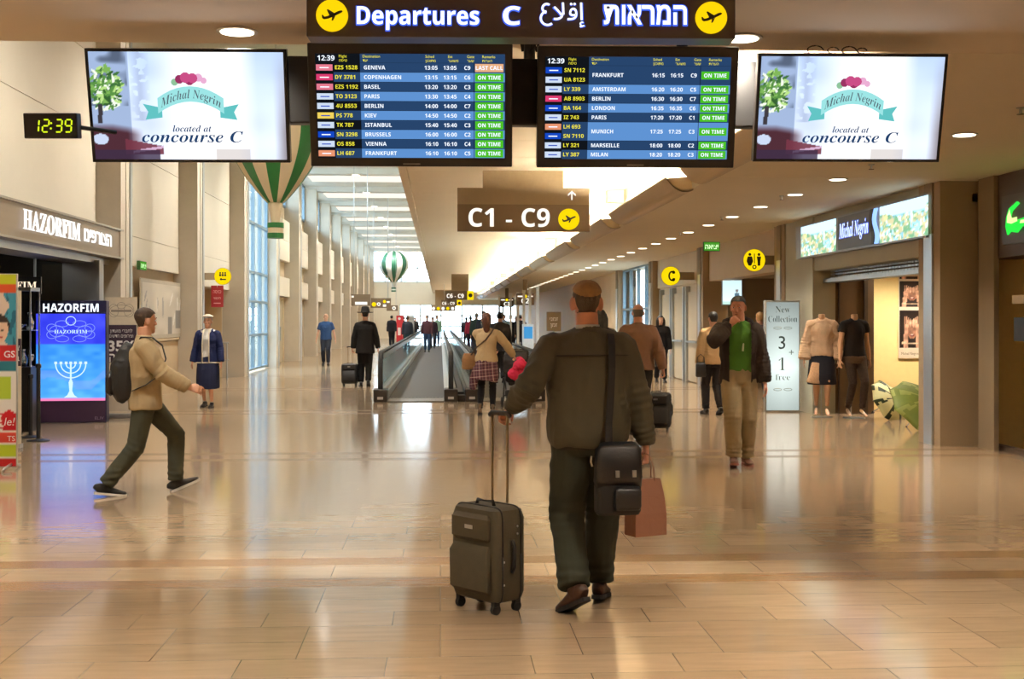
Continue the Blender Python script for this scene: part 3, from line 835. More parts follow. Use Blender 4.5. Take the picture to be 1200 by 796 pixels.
def ad_screen(uc, vc, wpx, label, mirror=0):
    Y = 7.3
    c = P(uc, vc, Y); s = (Y * math.cos(YAW) + c.x * math.sin(YAW)) / F
    w = wpx * s; h = w * 0.566
    t, M = lift_frame(c, w, h, TILT, label, 'advert_screen', 'screen')
    MB().box(-w / 2, w / 2, -h / 2, h / 2, -0.06, 0.0, 0, M).build('housing', M_BEZEL, t, bevel=0.004)
    picture('display', w * .966, h * .945, 208, 117, advert, M, 0.001, picture_mat('advert_display', 1.1), t)
    b = MB(); cx = 0.012 * w
    arc = lambda q: 0.105 * h * (1 - (q / (.165 * w)) ** 2)
    top = [(cx + q * w, arc(q * w) + .07 * h) for q in np.linspace(-.165, .165, 11)]; bot = [(x, y - .135 * h) for x, y in reversed(top)]
    for sg in (-1, 1):
        xx = cx + sg * .165 * w
        b.prism([(xx - sg * .02 * w, -.015 * h), (xx + sg * .075 * w, .02 * h), (xx + sg * .05 * w, -.05 * h), (xx + sg * .065 * w, -.12 * h), (xx - sg * .02 * w, -.10 * h)][::sg], M, 0.0015, 0.0018, 2)
    b.prism(top + bot, M, 0.002, 0.003, 0)
    for (dx, dy, r, mi) in ((-.05, .235, .028, 3), (-.02, .25, .034, 1), (.015, .245, .032, 1), (.045, .25, .026, 4), (.07, .225, .02, 4), (-.075, .21, .022, 5), (.0, .225, .03, 3)):
        b.disc(cx + dx * w, dy * h, r * w * .8, M, 0.0031 + r * .01, 0.0034 + r * .01, mi, seg=10)
    b.build('ribbon_emblem', [emit('ad_teal', (152, 222, 222), 1.0), emit('ad_rose', (196, 76, 130), 1.0), emit('ad_teal_dark', (96, 190, 190), 1.0), emit('ad_rose_dark', (150, 50, 96), 1.0), emit('ad_rose_pale', (228, 170, 206), 1.0), emit('ad_leaf', (140, 190, 150), 1.0)], t)
    x = MB(); ch = .07 * h
    st = 'Michal Negrin'; n = len(st)
    v, f = text_geo(styled(st, 'ital'), -.008, 0.0)
    k_ = .30 * w / (max(q[0] for q in v) - min(q[0] for q in v)); xm = (max(q[0] for q in v) + min(q[0] for q in v)) / 2
    pts = []
    for q in v:
        xx = (q[0] - xm) * k_; pts.append(M @ Vector((cx + xx, q[1] * k_ * 1.25 + arc(xx) - .035 * h, 0.004)))
    x.add(pts, f, 0)
    x.text('located at', cx, -.225 * h, .058 * h, M, 0.003, 1, align='c', style='ital', width=.195 * w)
    x.text('concourse C', cx, -.318 * h, .100 * h, M, 0.0032, 1, align='c', style='ital', width=.51 * w)
    x.build('lettering', [emit('ad_grey_ink', (84, 96, 106), 1.0), emit('ad_blue_ink', (30, 62, 104), 1.0), emit('ad_pale_ink', (190, 200, 214), 1.0)], t)
    return t
ad_screen(221, 124.5, 233, 'left advert screen beside the digital clock reading concourse C')
ad_screen(996, 127, 222, 'right advert screen beside the right flight board reading concourse C')

# --- beam that carries the screens, centre post
a, b_ = P(337, 106, 7.45), P(890, 102, 7.45)
t = thing('screen_beam', 'black overhead beam carrying the row of screens', 'beam', ((a.x + b_.x) / 2, 7.45, a.z))
L = b_.x - a.x
MB().box(-L / 2, L / 2, -0.04, 0.06, -0.2, 0.2).build('rail', M_BLACK, t, bevel=0.01)
for x in (-0.9, 0.02, 0.95):
    MB().cyl((x, 0, 0.15), (x, 0, HC - a.z - .001), 0.035, 12).build('hanger', M_BLACK, t)
q = MB()
for i in range(6): q.tube([(0.02 + 0.05 * math.sin(i * 2.1), -0.05, 0.24), (0.02 + 0.07 * math.cos(i * 1.7), -0.09, 0.33 + 0.01 * i), (0.02 + 0.03 * math.sin(i), -0.06, 0.42), (0.02, 0.0, 0.48)], 0.008, 6)
q.build('cable_bundle', M_RUBBER, t)
for u, v in ((221, 124.5), (996, 127)):
    c = P(u, v, 7.36)
    t = thing('screen_bracket', 'black wall arm behind the %s advert screen' % ('left' if u < 500 else 'right'), 'bracket', (c.x, 7.5, c.z))
    e = (a.x if u < 500 else b_.x) - c.x
    MB().box(min(0, e), max(0, e), -0.02, 0.04, -0.05, 0.05).box(-0.2, 0.2, -0.10, -0.02, -0.12, 0.12).build('arm', M_BLACK, t)
# scroll of thin black cable on top of the right advert screen
c = P(980, 63, 7.42)
q = MB()
for (x0_, r_) in ((-0.13, .05), (-0.02, .035), (0.08, .045), (0.16, .03)):
    q.tube([(x0_ + r_ * math.cos(an), 0, r_ * .55 * math.sin(an) + .02) for an in np.linspace(0, 5.2, 14)], 0.004, 5)
q.tube([(-.2, 0, 0), (0, 0, .0), (.2, 0, 0)], 0.004, 5)
o = q.build('cable_coil', M_RUBBER, loc=c); tag(o, 'thin black cable coil on top of the right advert screen', 'cable')

# --- digital clock
pc = P(59, 147.5, 7.0)
t = thing('digital_clock', 'black digital clock showing 12:39 in green beside the left advert screen', 'clock', pc)
M = face((0, 0, 0), yaw=-YAW, tilt=R(8))
s = 7.0 / F
MB().box(-31 * s, 31 * s, -14.5 * s, 14.5 * s, -0.07, 0, 0, M).build('housing', M_BLACK, t, bevel=0.006)
MB().rect(-30 * s, 30 * s, -13 * s, 13 * s, M, 0.0005, 0.001).build('window', mat('clock_window', (34, 24, 22), 0.15), t)
q = MB()
SEG = {'1': 'bc', '2': 'abged', '3': 'abgcd', '9': 'abgcdf'}
def seg7(ch, x, y, w, h):
    g = w * .17; sh = .12
    def pt(a, b): return (x + a + b * sh, y + b)
    S = {'a': ((g, h), (w - g, h)), 'g': ((g, h / 2), (w - g, h / 2)), 'd': ((g, 0), (w - g, 0)), 'b': ((w, h - g), (w, h / 2 + g)), 'c': ((w, h / 2 - g), (w, g)), 'f': ((0, h - g), (0, h / 2 + g)), 'e': ((0, h / 2 - g), (0, g))}
    for c_ in SEG[ch]:
        (x1, y1), (x2, y2) = S[c_]; p1, p2 = Vector(pt(x1, y1)), Vector(pt(x2, y2)); d = (p2 - p1).normalized(); nn = Vector((-d.y, d.x)) * w * .12
        pl = [p1 - d * w * .08, p1 + nn, p2 + nn, p2 + d * w * .08, p2 - nn, p1 - nn]
        q.prism([(v.x, v.y) for v in pl][::-1], M, 0.002, 0.003)
for ch, x in zip('1239', (-21, -9.5, 5.5, 16.5)): seg7(ch, x * s, -7 * s, 7 * s, 14 * s)
q.disc(1.2 * s, 3 * s, 1.1 * s, M, 0.002, 0.003); q.disc(0.6 * s, -3 * s, 1.1 * s, M, 0.002, 0.003)
q.build('digits', emit('led_yellow_green', (196, 226, 30), 1.3), t)
MB().cyl((0.15, 0.05, 0), (0.30, 0.22, 0.0), 0.012, 10).build('arm', M_BLACK, t)

# ================================================================== HOT-AIR BALLOON DECORATIONS
M_BG = mat('balloon_green', (30, 112, 52), 0.5, var=0.06); M_BC = mat('balloon_cream', (236, 218, 184), 0.5, var=0.04)
M_BG2 = mat('balloon_dark_green', (34, 96, 70), 0.5, var=0.06); M_BW = mat('balloon_white', (236, 238, 232), 0.5, var=0.03)
def balloon(u, vtop, vneck, vb0, vb1, wpx, Y, label, mg, mc):
    c = P(u, vneck, Y); s = Y / F
    t = thing('balloon_decoration', label, 'balloon', (c.x, Y, c.z))
    Rr = wpx * s / 2; Hh = (vneck - vtop) * s
    prof = []
    for i in range(25):
        a = i / 24.0
        r = Rr * (math.sin(math.pi * min(1, (a * .90 + .06)) ** 0.80)) ** 0.85 if a > 0 else Rr * .2
        prof.append((max(r, Rr * .03), Hh * a))
    # pointed lower half, round upper half
    prof = []
    for i in range(29):
        a = i / 28.0; z = Hh * a; ac = .58
        if a < ac: r = Rr * (.17 + .83 * math.sin(math.pi / 2 * a / ac) ** .92)
        else: r = Rr * math.sqrt(max(0, 1 - ((a - ac) / (1 - ac)) ** 2))
        prof.append((max(r, .01), z))
    m = MB().lathe(prof, seg=48, mis=lambda i: ((i + 1) // 3) % 2)
    o = m.build('envelope', [mg, mc], t, smooth=True)
    bw = 8 * s * (wpx / 100.0)
    zb0, zb1 = (vneck - vb0) * s, (vneck - vb1) * s
    q = MB()
    h3 = (zb0 - zb1) / 3
    for i, mi in ((0, 0), (1, 1), (2, 0)):
        g = bw * (1.06 if mi == 0 else .98)
        q.loft([(0, 0, zb1 + h3 * i), (0, 0, zb1 + h3 * (i + 1))], [(g, g)] * 2, seg=20, mi=mi)
    q.build('basket', [mg, mc], t)
    q = MB()
    for an in range(4):
        cx, sy = math.cos(an * math.pi / 2 + .5), math.sin(an * math.pi / 2 + .5)
        q.cyl((cx * bw * .9, sy * bw * .9, zb0), (cx * Rr * .15, sy * Rr * .15, 0.02), 0.006, 6)
    q.loft([(0, 0, zb0 + .0), (0, 0, .03)], [(bw * .55, bw * .55), (Rr * .15, Rr * .15)], seg=16)
    q.build('rigging', mc, t)
    MB().cyl((0, 0, Hh - .01), (0, 0, HH + .23 - c.z), 0.006, 6).build('hanging_wire', M_METAL, t)
    return t
balloon(323, 88, 238, 261, 279, 112, 26.0, 'large green and cream striped balloon hanging behind the left screens', M_BG, M_BC)
balloon(461.5, 294, 331, 337, 342, 35, 82.0, 'small far green and white striped balloon hanging by the end window', M_BG2, M_BW)

# ================================================================== MOVING WALKWAYS
M_BELT = mat('dark_grooved_belt', (66, 62, 58), 0.6, 0.0, var=0.15, scale=40, stretch=(8, 0.05, 1))
M_DECK = mat('walkway_deck_steel', (222, 222, 218), 0.3, 0.35, var=0.05, scale=20)
M_BOX = mat('newel_dark', (44, 36, 30), 0.35, var=0.1)
YW0, YW1 = 23.4, 74.0
def walkway(x0, x1, label):
    t = thing('moving_walkway', label, 'moving walkway', ((x0 + x1) / 2, YW0, 0))
    w = (x1 - x0) / 2; Ln = YW1 - YW0
    q = MB().box(-w + .12, w - .12, 0.9, Ln, 0.002, 0.02)
    q.build('belt', M_BELT, t)
    q = MB().box(-w + .10, w - .10, 0.0, 0.9, 0.002, 0.018)
    for i in range(16): q.box(-w + .14 + i * (2 * w - .28) / 15 - .012, -w + .14 + i * (2 * w - .28) / 15 + .012, 0.8, 0.98, 0.018, 0.026)
    q.build('comb_plate', mat('comb_plate_steel', (132, 126, 116), 0.4, 0.7), t)
    for sg in (-1, 1):
        x = sg * w
        b = MB(); b.box(x - .12, x + .12, 0.15, Ln, 0.0, 0.16); b.box(x - .07, x + .07, 0.1, Ln, 0.16, 0.22)
        b.build('skirt', M_DECK, t)
        MB().box(x - .012, x + .012, 0.35, Ln, 0.22, 0.80).build('glass_panel', M_GLASS_T, t)
        b = MB().box(x - .045, x + .045, 0.25, Ln, 0.80, 0.90); b.build('rail_profile', M_DECK, t)
        pts = [(x, Ln, .93)] + [(x, .42, .93)] + [(x, .42 - .34 * math.sin(an), .59 + .34 * math.cos(an)) for an in np.linspace(0.2, 1.57, 7)] + [(x, .08, .30), (x, .10, .2)]
        MB().loft(pts, [(.048, .028)] * len(pts), seg=10, power=3).build('handrail', M_RUBBER, t)
        nb = MB().box(x - .13, x + .13, -.02, .55, 0.0, .24)
        o = nb.build('newel_base', M_BOX, t, bevel=.02)
        MB().rect(-.055, .055, .05, .10, face((x, -.021, 0)), 0, .002).build('maker_plate', mat('pale_plate', (190, 186, 178), 0.4), o)
    return t
walkway(-1.13, 0.20, 'left moving walkway with dark belt running straight down the hall')
walkway(0.60, 1.86, 'right moving walkway beside the plaid-skirt woman with greenish glass sides')
mb = MB().box(.34, .46, YW0 + .5, YW1, 0, .16).box(0.33, 0.47, YW0 + .1, YW0 + .5, 0, .12)
tag(mb.build('cover_plate', M_BOX, bevel=.01), 'dark floor cover between the two moving walkways', 'cover')

# ================================================================== SERIF LETTERING (for the shop sign)
def ring_poly(cx, cy, rx, ry, ix, iy, a0=0, a1=2 * math.pi, n=28):
    o = [(cx + rx * math.cos(a0 + (a1 - a0) * i / n), cy + ry * math.sin(a0 + (a1 - a0) * i / n)) for i in range(n + 1)]
    i_ = [(cx + ix * math.cos(a0 + (a1 - a0) * i / n), cy + iy * math.sin(a0 + (a1 - a0) * i / n)) for i in range(n + 1)]
    return [[o[k], o[k + 1], i_[k + 1], i_[k]] for k in range(n)]
# ================================================================== LEFT SHOP
XS = XL - 0.02
m = MB()
a = PX(0, 233, XS); b = PX(143, 270, XS)
ys0, ys1 = 12.9, b.y
m.box(XP - 0.15, XS, ys0, ys1, 2.56, 3.06)
sg = thing('shop_sign', 'long brushed bronze shop fascia with glowing white HAZORFIM letters', 'sign', (XS, ys0, 2.56))
MB().box(-.35, 0, 0, ys1 - ys0, 0.03, .47).build('fascia', mat('bronze_fascia', (134, 116, 94), 0.38, 0.35, var=.1, scale=3, stretch=(1, .2, 6)), sg)
MB().box(-.35, .03, 0, ys1 - ys0 + .02, .47, .50).box(-.35, .03, 0, ys1 - ys0 + .02, 0, .03).build('trim_edge', mat('fascia_edge', (156, 146, 130), 0.35, 0.6), sg)
Ms = face((0, 0, 0), toward='+x')
p0 = PX(24, 280, XS); p1 = PX(91, 290, XS); p2 = PX(96, 290, XS); p3 = PX(128, 290, XS)
q = MB()
q.text('HAZORFIM', p0.y - ys0, .15, .262, Ms, .03, 0, width=p1.y - p0.y, style='serif', depth=.014)
q.text('םיפרוצה', p2.y - ys0, .17, .21, Ms, .03, 0, width=p3.y - p2.y, bold=.02, depth=.012)
q.build('lettering', emit('shop_lettering', (255, 252, 248), 1.25), sg)
# shop front below: frame, dark interior
mb = MB()
mb.box(XP - 0.35, XP + .2, ys0 - 5, ys1, 2.46, 2.56)
mb.box(XP - 0.3, XP + .28, 20.05, 20.3, 0, 2.5)
struct('trim_20', mb, M_METAL)
mb = MB()
mb.box(-9.2, -9.0, 9, 21.2, 0, 3.1); mb.box(-9.2, XP - .1, 20.6, 20.9, 0, 3.1); mb.box(-9.2, XP - .3, 8.8, 9, 0, 3.1)
mb.box(-9.2, XP - .28, 9, 21, 3.0, 3.12)
struct('wall_left', mb, mat('shop_dark_olive', (62, 56, 44), 0.35, var=.15))
mb = MB()
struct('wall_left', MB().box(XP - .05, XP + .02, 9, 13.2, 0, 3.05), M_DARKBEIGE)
t = thing('strip_light', 'thin white strip light under the ceiling of the left shop', 'ceiling light', (-7.0, 17.2, 2.72))
MB().box(-.9, .9, -.05, .05, .02, .06).build('housing', M_METAL, t); MB().box(-.88, .88, -.04, .04, -.01, .02).build('diffuser', emit('shop_strip', (255, 250, 240), 6), t)
MB().box(-.02, .02, -.01, .01, .06, .29).build('hanger', M_METAL, t)
# second, inner sign: only its end shows past the poster stand
pi0, pi1 = P(16, 338, 18.6), P(43, 331, 18.6)
t = thing('inner_sign', 'dark inner shop sign with pale serif letters behind the poster stand', 'sign', (pi1.x, 18.6, pi0.z - .08))
Mi = face((0, 0, 0)); wF = (pi1.x - pi0.x)
MB().box(-1.3, .06, -.0, .05, 0, .25).build('board', mat('inner_sign_black', (20, 18, 16), 0.4), t)
q = MB(); tot, full = 1.0, 2.55
q.text('HAZORFIM', 0, .07, .11, Mi, .002, 0, align='r', width=wF * full / tot, style='serif')
q.build('lettering', emit('inner_letters', (250, 226, 196), 1.2), t)
MB().box(-1.2, -1.16, .01, .04, .25, 3.0 - (pi0.z - .08)).box(-.05, -.02, .01, .04, .25, 3.0 - (pi0.z - .08)).build('hanger', M_METAL, t)
# door leaves of the shop
for i, (u0, u1) in enumerate(((49, 82), (84, 113))):
    c0, c1 = P(u0, 400, 20.4), P(u1, 400, 20.4)
    d = MB().box(c0.x, c1.x, 20.4, 20.46, 0.02, 2.45)
    o = struct('door_%d' % (60 + i), d, mat('shop_door_bronze', (84, 76, 58), 0.3, .2))
    MB().box(c1.x - .1, c1.x - .07, 20.34, 20.4, .9, 1.3).build('handle', M_METAL, o)
# display cabinet with silverware behind the poster stand
pc = G(28, 505)
t = thing('display_cabinet', 'dark glass display cabinet of silverware in the left shop doorway', 'cabinet', (P(27, 400, 17.6).x, 17.6, 0))
MB().box(-.17, .17, -.2, .2, 0, .9).build('base', mat('cabinet_black', (26, 22, 20), .3), t, bevel=.01)
q = MB()
for sx in (-.16, .16):
    for sy in (-.19, .19): q.box(sx - .01, sx + .01, sy - .01, sy + .01, .9, 1.95)
q.box(-.17, .17, -.2, .2, 1.95, 2.0); q.box(-.16, .16, -.19, .19, 1.40, 1.41)
q.build('frame', M_METAL, t)
MB().box(-.16, .16, -.195, -.19, .9, 1.95).build('glass', M_GLASS, t)
M_SILVER = mat('polished_silver', (215, 214, 210), .15, 1.0, var=.02)
gob = [(.03, 0), (.032, .006), (.008, .015), (.007, .07), (.03, .09), (.04, .14), (.038, .17)]
vas = [(.04, 0), (.055, .05), (.06, .11), (.03, .17), (.022, .21), (.035, .24)]
bowl = [(.03, 0), (.03, .01), (.07, .05), (.095, .08)]
bx = t.location
for nm, pr, dx, dz, lb in (('goblet', gob, -.11, .901, 'silver goblet on the lower cabinet shelf'), ('vase', vas, .0, .901, 'silver vase on the lower cabinet shelf'), ('goblet', gob, .11, .901, 'silver goblet at the right end of the lower cabinet shelf'), ('bowl', bowl, -.06, 1.411, 'silver bowl on the upper cabinet shelf'), ('vase', vas, .09, 1.411, 'silver vase on the upper cabinet shelf')):
    o = MB().lathe([(.003, .003)] + pr, seg=20).build(nm, M_SILVER, smooth=True, loc=(bx.x + dx, bx.y, dz)); tag(o, lb, nm)
# dark posts of a queue barrier in front of the shop
for (u, vt, vb, lb) in ((36, 440, 513, 'black barrier post behind the poster stand at the shop door'), (45, 428, 517, 'taller black barrier post beside the blue screen')):
    g = G(u, vb)
    hgt = (vb - vt) * (g.y / F)
    t = thing('barrier_post', lb, 'post', g)
    MB().lathe([(.14, 0), (.14, .012), (.03, .03), (.026, .05)], seg=24).build('base', M_BLACK, t)
    MB().cyl((0, 0, .04), (0, 0, hgt - .04), .026, 16).build('pole', M_BLACK, t)
    MB().lathe([(.026, hgt - .06), (.036, hgt - .05), (.036, hgt - .01), (.02, hgt)], seg=16).build('cap', M_BLACK, t)
# --- blue advert screen
Yb = 19.0
g0, g1 = P(42, 494, Yb), P(124, 494, Yb)
w = g1.x - g0.x; s = w / 82.0; Hb = (494 - 348) * s
t = thing('advert_totem', 'tall glowing blue advert screen reading HAZORFIM beside the left shop door', 'screen', ((g0.x + g1.x) / 2, Yb, 0), rz=R(4))
M = face((0, 0, 0))
MB().box(-w / 2, w / 2, 0, .22, 0, Hb).build('cabinet', mat('totem_cabinet', (30, 30, 66), .35), t, bevel=.01)
MB().rect(-w / 2 + .015, w / 2 - .015, .015, 26 * s, M, .0005, .004).build('plinth', mat('totem_plum', (58, 36, 62), .4), t)
def blue(U, V):
    im = blank(U, (58, 66, 222)) + ((vnoise(U, V, 9, 2) - .5) * 22)[..., None]
    paint(im, V < .645, (68, 150, 240)); im += (np.where(V < .645, (vnoise(U, V * 3, 8, 4) - .5) * 30 - (V - .3) * 40, 0))[..., None]
    paint(im, (abs(V - .24 - .25 * (vnoise(U, V * .2, 5, 7) - .5)) < .05) * (V < .645) * .3, (150, 150, 230))
    paint(im, V < .025, (226, 120, 170)); return im
dh = (494 - 26 - 364) * s
Md = M @ Matrix.Translation((0, 26 * s + dh / 2 + .002, 0))
picture('display', w - .03, dh, 40, 50, blue, Md, .005, picture_mat('totem_display', 1.25), t)
q = MB()
q.text('HAZORFIM', 0, Hb - 13.5 * s, 9.5 * s, M, .004, 0, align='c', style='sans', width=64 * s)
q.text('HAZORFIM', 0, dh * .80 + 26 * s - 2.5 * s, 4.2 * s, M, .007, 1, align='c', style='serif', width=38 * s)
# scroll frame
for sgn in (-1, 1):
    for cxx, cyy, rx, ry in ((16, 0, 9, 7), (22, 4, 6, 5), (22, -4, 6, 5), (10, 9, 8, 4), (10, -9, 8, 4)):
        for pl in ring_poly(sgn * cxx * s, 26 * s + dh * .80 + cyy * s, rx * s, ry * s, (rx - .7) * s, (ry - .7) * s, n=20): q.prism(pl, M, .006, .0065, 2)
for pl in ring_poly(0, 26 * s + dh * .92, 6 * s, 5.5 * s, 5.2 * s, 4.7 * s, n=20): q.prism(pl, M, .006, .0065, 1)
# seven-branched candlestick
cz = 26 * s
for r in (6, 12, 18):
    for pl in ring_poly(0, cz + 44 * s, r * s, r * .95 * s, (r - 1.3) * s, (r * .95 - 1.3) * s, math.pi, 2 * math.pi, 22): q.prism(pl, M, .006, .0072, 1)
    for sgn in (-1, 1): q.rect(sgn * (r - .7) * s - 1.6 * s, sgn * (r - .7) * s + 1.6 * s, cz + 44 * s, cz + 47 * s, M, .006, .0075, 1)
q.rect(-1.6 * s, 1.6 * s, cz + 44 * s, cz + 47 * s, M, .006, .0075, 1)
q.rect(-18 * s, 18 * s, cz + 44.2 * s, cz + 45 * s, M, .006, .0071, 2)
q.prism([(-1 * s, cz + 45 * s), (-1 * s, cz + 26 * s), (-2.5 * s, cz + 22 * s), (-1.6 * s, cz + 12 * s), (-4 * s, cz + 7 * s), (-8 * s, cz + 4 * s), (8 * s, cz + 4 * s), (4 * s, cz + 7 * s), (1.6 * s, cz + 12 * s), (2.5 * s, cz + 22 * s), (1 * s, cz + 26 * s), (1 * s, cz + 45 * s)], M, .006, .0074, 1)
q.text('EL.IV', w / 2 - 3 * s, 3.5 * s, 3.6 * s, M, .005, 3, align='r')
q.build('lettering', [emit('totem_white', (235, 245, 255), 1.6), emit('totem_ice', (196, 226, 255), 1.2), emit('totem_line', (130, 150, 250), 1.1), mat('totem_grey_print', (150, 130, 150), .5)], t)
# --- roll-up 35 %
Yr = 19.9
g0, g1 = P(123.5, 490, Yr), P(161, 490, Yr); w = g1.x - g0.x; s = w / 37.5; Hb = (375 - 348) * s + EYE
t = thing('roll_up_banner', 'roll-up banner offering 35% beside the blue screen', 'banner', ((g0.x + g1.x) / 2, Yr, 0))
MB().box(-w / 2, w / 2, -.05, .09, 0, .07).build('base', M_METAL, t, bevel=.01)
MB().box(-w / 2, w / 2, -.005, .0, .07, Hb).box(-w / 2, w / 2, -.012, .006, Hb - .02, Hb).build('sheet', mat('roll_up_cream', (222, 208, 182), .5), t)
MB().box(-.012, .012, .012, .03, .05, Hb).build('pole', M_METAL, t)
q = MB(); My = M @ Matrix.Translation((0, 0, .006))
zt = lambda v: EYE + (375 - v) * s
q.rect(-w / 2 + 1 * s, w / 2 - 1 * s, zt(426), zt(381), My, 0, .001, 0)
q.rect(-w / 2 + 1 * s, w / 2 - 1 * s, zt(484), zt(440), My, 0, .001, 2)
q.text('ןודעומ ירבחל', 0, zt(390), 4 * s, My, .003, 1, align='c', width=26 * s); q.text('םישדח םיפוריצו', 0, zt(396), 4 * s, My, .003, 1, align='c', width=28 * s)
q.text('35%', 0, zt(412), 12 * s, My, .003, 1, align='c', bold=.03, width=31 * s)
q.text('החנה', 0, zt(425), 11 * s, My, .003, 1, align='c', bold=.02, width=28 * s)
for cxx, cyy, rx, ry in ((0, 0, 14, 7), (-9, 0, 6, 8), (9, 0, 6, 8), (0, 6, 5, 4)):
    for pl in ring_poly(cxx * s, zt(364) + cyy * s, rx * s, ry * s, (rx - .5) * s, (ry - .5) * s, n=22): q.prism(pl, My, .001, .0015, 3)
q.rect(-12 * s, 12 * s, zt(365.5), zt(363), My, .002, .003, 3)
q.build('print', [mat('banner_plum', (58, 40, 56), .5), mat('print_white', (240, 236, 232), .5), mat('banner_pale', (196, 182, 160), .5), mat('banner_grey', (150, 136, 120), .5)], t)
# --- poster stand at the left edge
Yp = 13.1
g1 = P(20, 545, Yp); w = .86; s = Yp / F
t = thing('poster_stand', 'colourful sale poster stand cut by the left edge', 'poster stand', (g1.x - w / 2, Yp, 0))
q = MB()
for sx in (-.34, .37):
    q.tube([(sx, -.26, .012), (sx, -.20, .03), (sx, 0, .055), (sx, .20, .03), (sx, .26, .012)], .014, 8)
q.build('foot', M_METAL, t)
zt = lambda v: EYE + (375 - v) * s
MB().box(-w / 2, w / 2, .0, .035, zt(544), zt(322)).build('frame', mat('poster_frame', (190, 186, 176), .4, .4), t, bevel=.004)
def poster(U, V):
    y = 544 - V * 222                       # photo row
    x = 20 - (1 - U) * w / s                # photo column
    im = blank(U, (238, 232, 220))
    paint(im, y < 333, (196, 200, 40)); paint(im, (y >= 333) * (y < 344), (212, 84, 44))
    z = (y >= 344) * (y < 404); paint(im, z, (232, 206, 184)); paint(im, z * (x > 9 + 3 * np.sin(y / 4)), (62, 146, 168)); paint(im, z * (vnoise(U, V, 30, 4) > .62) * (x > 9), (30, 96, 120))
    hd = (((x - 1) / 10) ** 2 + ((y - 386) / 14) ** 2 < 1); paint(im, (((x - 1) / 12) ** 2 + ((y - 381) / 13) ** 2 < 1), (40, 26, 24)); paint(im, hd * (y > 378), (236, 196, 166)); paint(im, (((x - 4) / 2.2) ** 2 + ((y - 386) / 1.0) ** 2 < 1), (40, 30, 30)); paint(im, (((x - 2) / 2.4) ** 2 + ((y - 395) / 1.2) ** 2 < 1), (190, 40, 50))
    paint(im, (y >= 404) * (y < 421), (206, 40, 44)); paint(im, (y >= 421) * (y < 434), (42, 124, 138)); paint(im, (y >= 434) * (y < 437), (238, 232, 220))
    paint(im, (y >= 440) * (y < 467) * (x < 14), (178, 204, 60))
    paint(im, (y >= 482) * (y < 502 ) * (x > -2 + 8 * np.abs(np.sin(y))), (200, 24, 40)); paint(im, (((x - 12) / 9) ** 2 + ((y - 490) / 11) ** 2 < 1), (206, 26, 40))
    paint(im, (y >= 504) * (y < 517), (214, 66, 50)); paint(im, (y >= 518) * (y < 533), (186, 204, 44)); paint(im, y >= 534, (196, 30, 36))
    return im
Mp = face((0, 0, (zt(544) + zt(322)) / 2))
picture('print', w - .02, (544 - 324) * s, 90, 110, poster, Mp, .002, picture_mat('printed_poster'), t)
q = MB(); M = face((0, 0, 0))
q.text('GS', w / 2 - .02, zt(418), 7.5 * s, M, .004, 0, align='r', bold=.02); q.text('le!', w / 2 - .02, zt(496), 9 * s, M, .004, 0, align='r', shear=.2); q.text('TS', w / 2 - .02, zt(514), 6 * s, M, .004, 0, align='r')
q.build('lettering', mat('print_white', (240, 236, 232), .5), t)
# red curved banner and cream banner behind it
g = P(21, 540, 14.2)
def flag_banner(u0, u1, vt, vb, Y, nm, label, col, txt=None):
    a, b = P(u0, vb, Y), P(u1, vt, Y); w = b.x - a.x
    t = thing(nm, label, 'banner', ((a.x + b.x) / 2, Y, 0))
    MB().box(-w / 2, w / 2, -.05, .07, 0, .05).build('base', M_METAL, t)
    pts = []
    mbx = MB(); n = 12
    ra = [Vector((-w / 2, -.01, 0.05 + (b.z - .05) * i / n)) for i in range(n + 1)]
    mbx.box(-w / 2, w / 2, -.004, .004, .05, b.z)
    mbx.build('sheet', col, t)
    if txt: txt(t, w)
    MB().box(-.01, .01, .01, .03, .04, b.z).build('pole', M_METAL, t)
    return t
def btx(t, w):
    q = MB(); M = face((0, -.005, 0)); s = 15.0 / F
    q.rect(-w / 2, w / 2, EYE - 54 * s, EYE - 22 * s, M, .0005, .001, 0)
    q.text('יחמצ', w / 2 - .02, EYE - 36 * s, 7 * s, M, .002, 1, align='r'); q.text('לכב', w / 2 - .02, EYE - 48 * s, 7 * s, M, .002, 1, align='r')
    q.build('print', [mat('banner_plum', (58, 40, 56), .5), mat('print_white', (240, 236, 232), .5)], t)
flag_banner(-12, 25, 341, 522, 15.3, 'roll_up_banner', 'tall cream roll-up banner mostly hidden behind the colourful poster stand', mat('roll_up_cream', (222, 208, 182), .5), btx)
# ---- wall picture, signs in the left bays
a = PX(165, 360, XP + .03); b = PX(217, 360, XP + .03)
t = thing('wall_picture', 'large pale framed picture of silver shapes on the left wall', 'picture', (XP + .005, (a.y + b.y) / 2, 1.18))
wy = b.y - a.y; M = face((0, 0, 0), toward='+x')
MB().rect(-wy / 2, wy / 2, 0, 1.17, M, 0, .03).build('frame', mat('picture_frame', (184, 172, 150), .4), t)
def silver(U, V):
    im = blank(U, (206, 196, 178)) + ((vnoise(U, V, 5, 1) - .5) * 30)[..., None]
    r = np.random.default_rng(3)
    for i in range(12):
        cx, cy, a_, L_ = .06 + .9 * r.random(), .25 + .5 * r.random(), r.random() * 1.2 + .7, .05 + .09 * r.random()
        dx, dy = (U - cx) * 2.4, V - cy; p_ = dx * math.cos(a_) + dy * math.sin(a_); o_ = -dx * math.sin(a_) + dy * math.cos(a_)
        paint(im, ((p_ / (L_ * 1.6)) ** 2 + (o_ / (L_ * .35)) ** 2 < 1) * .8, (150, 146, 140) if i % 2 else (238, 234, 226))
    paint(im, (abs(U - .62) < .05) * (V < .35), (120, 116, 108)); paint(im, (abs(U - .82) < .06) * (V < .5) * (V > .1), (132, 128, 120))
    return im
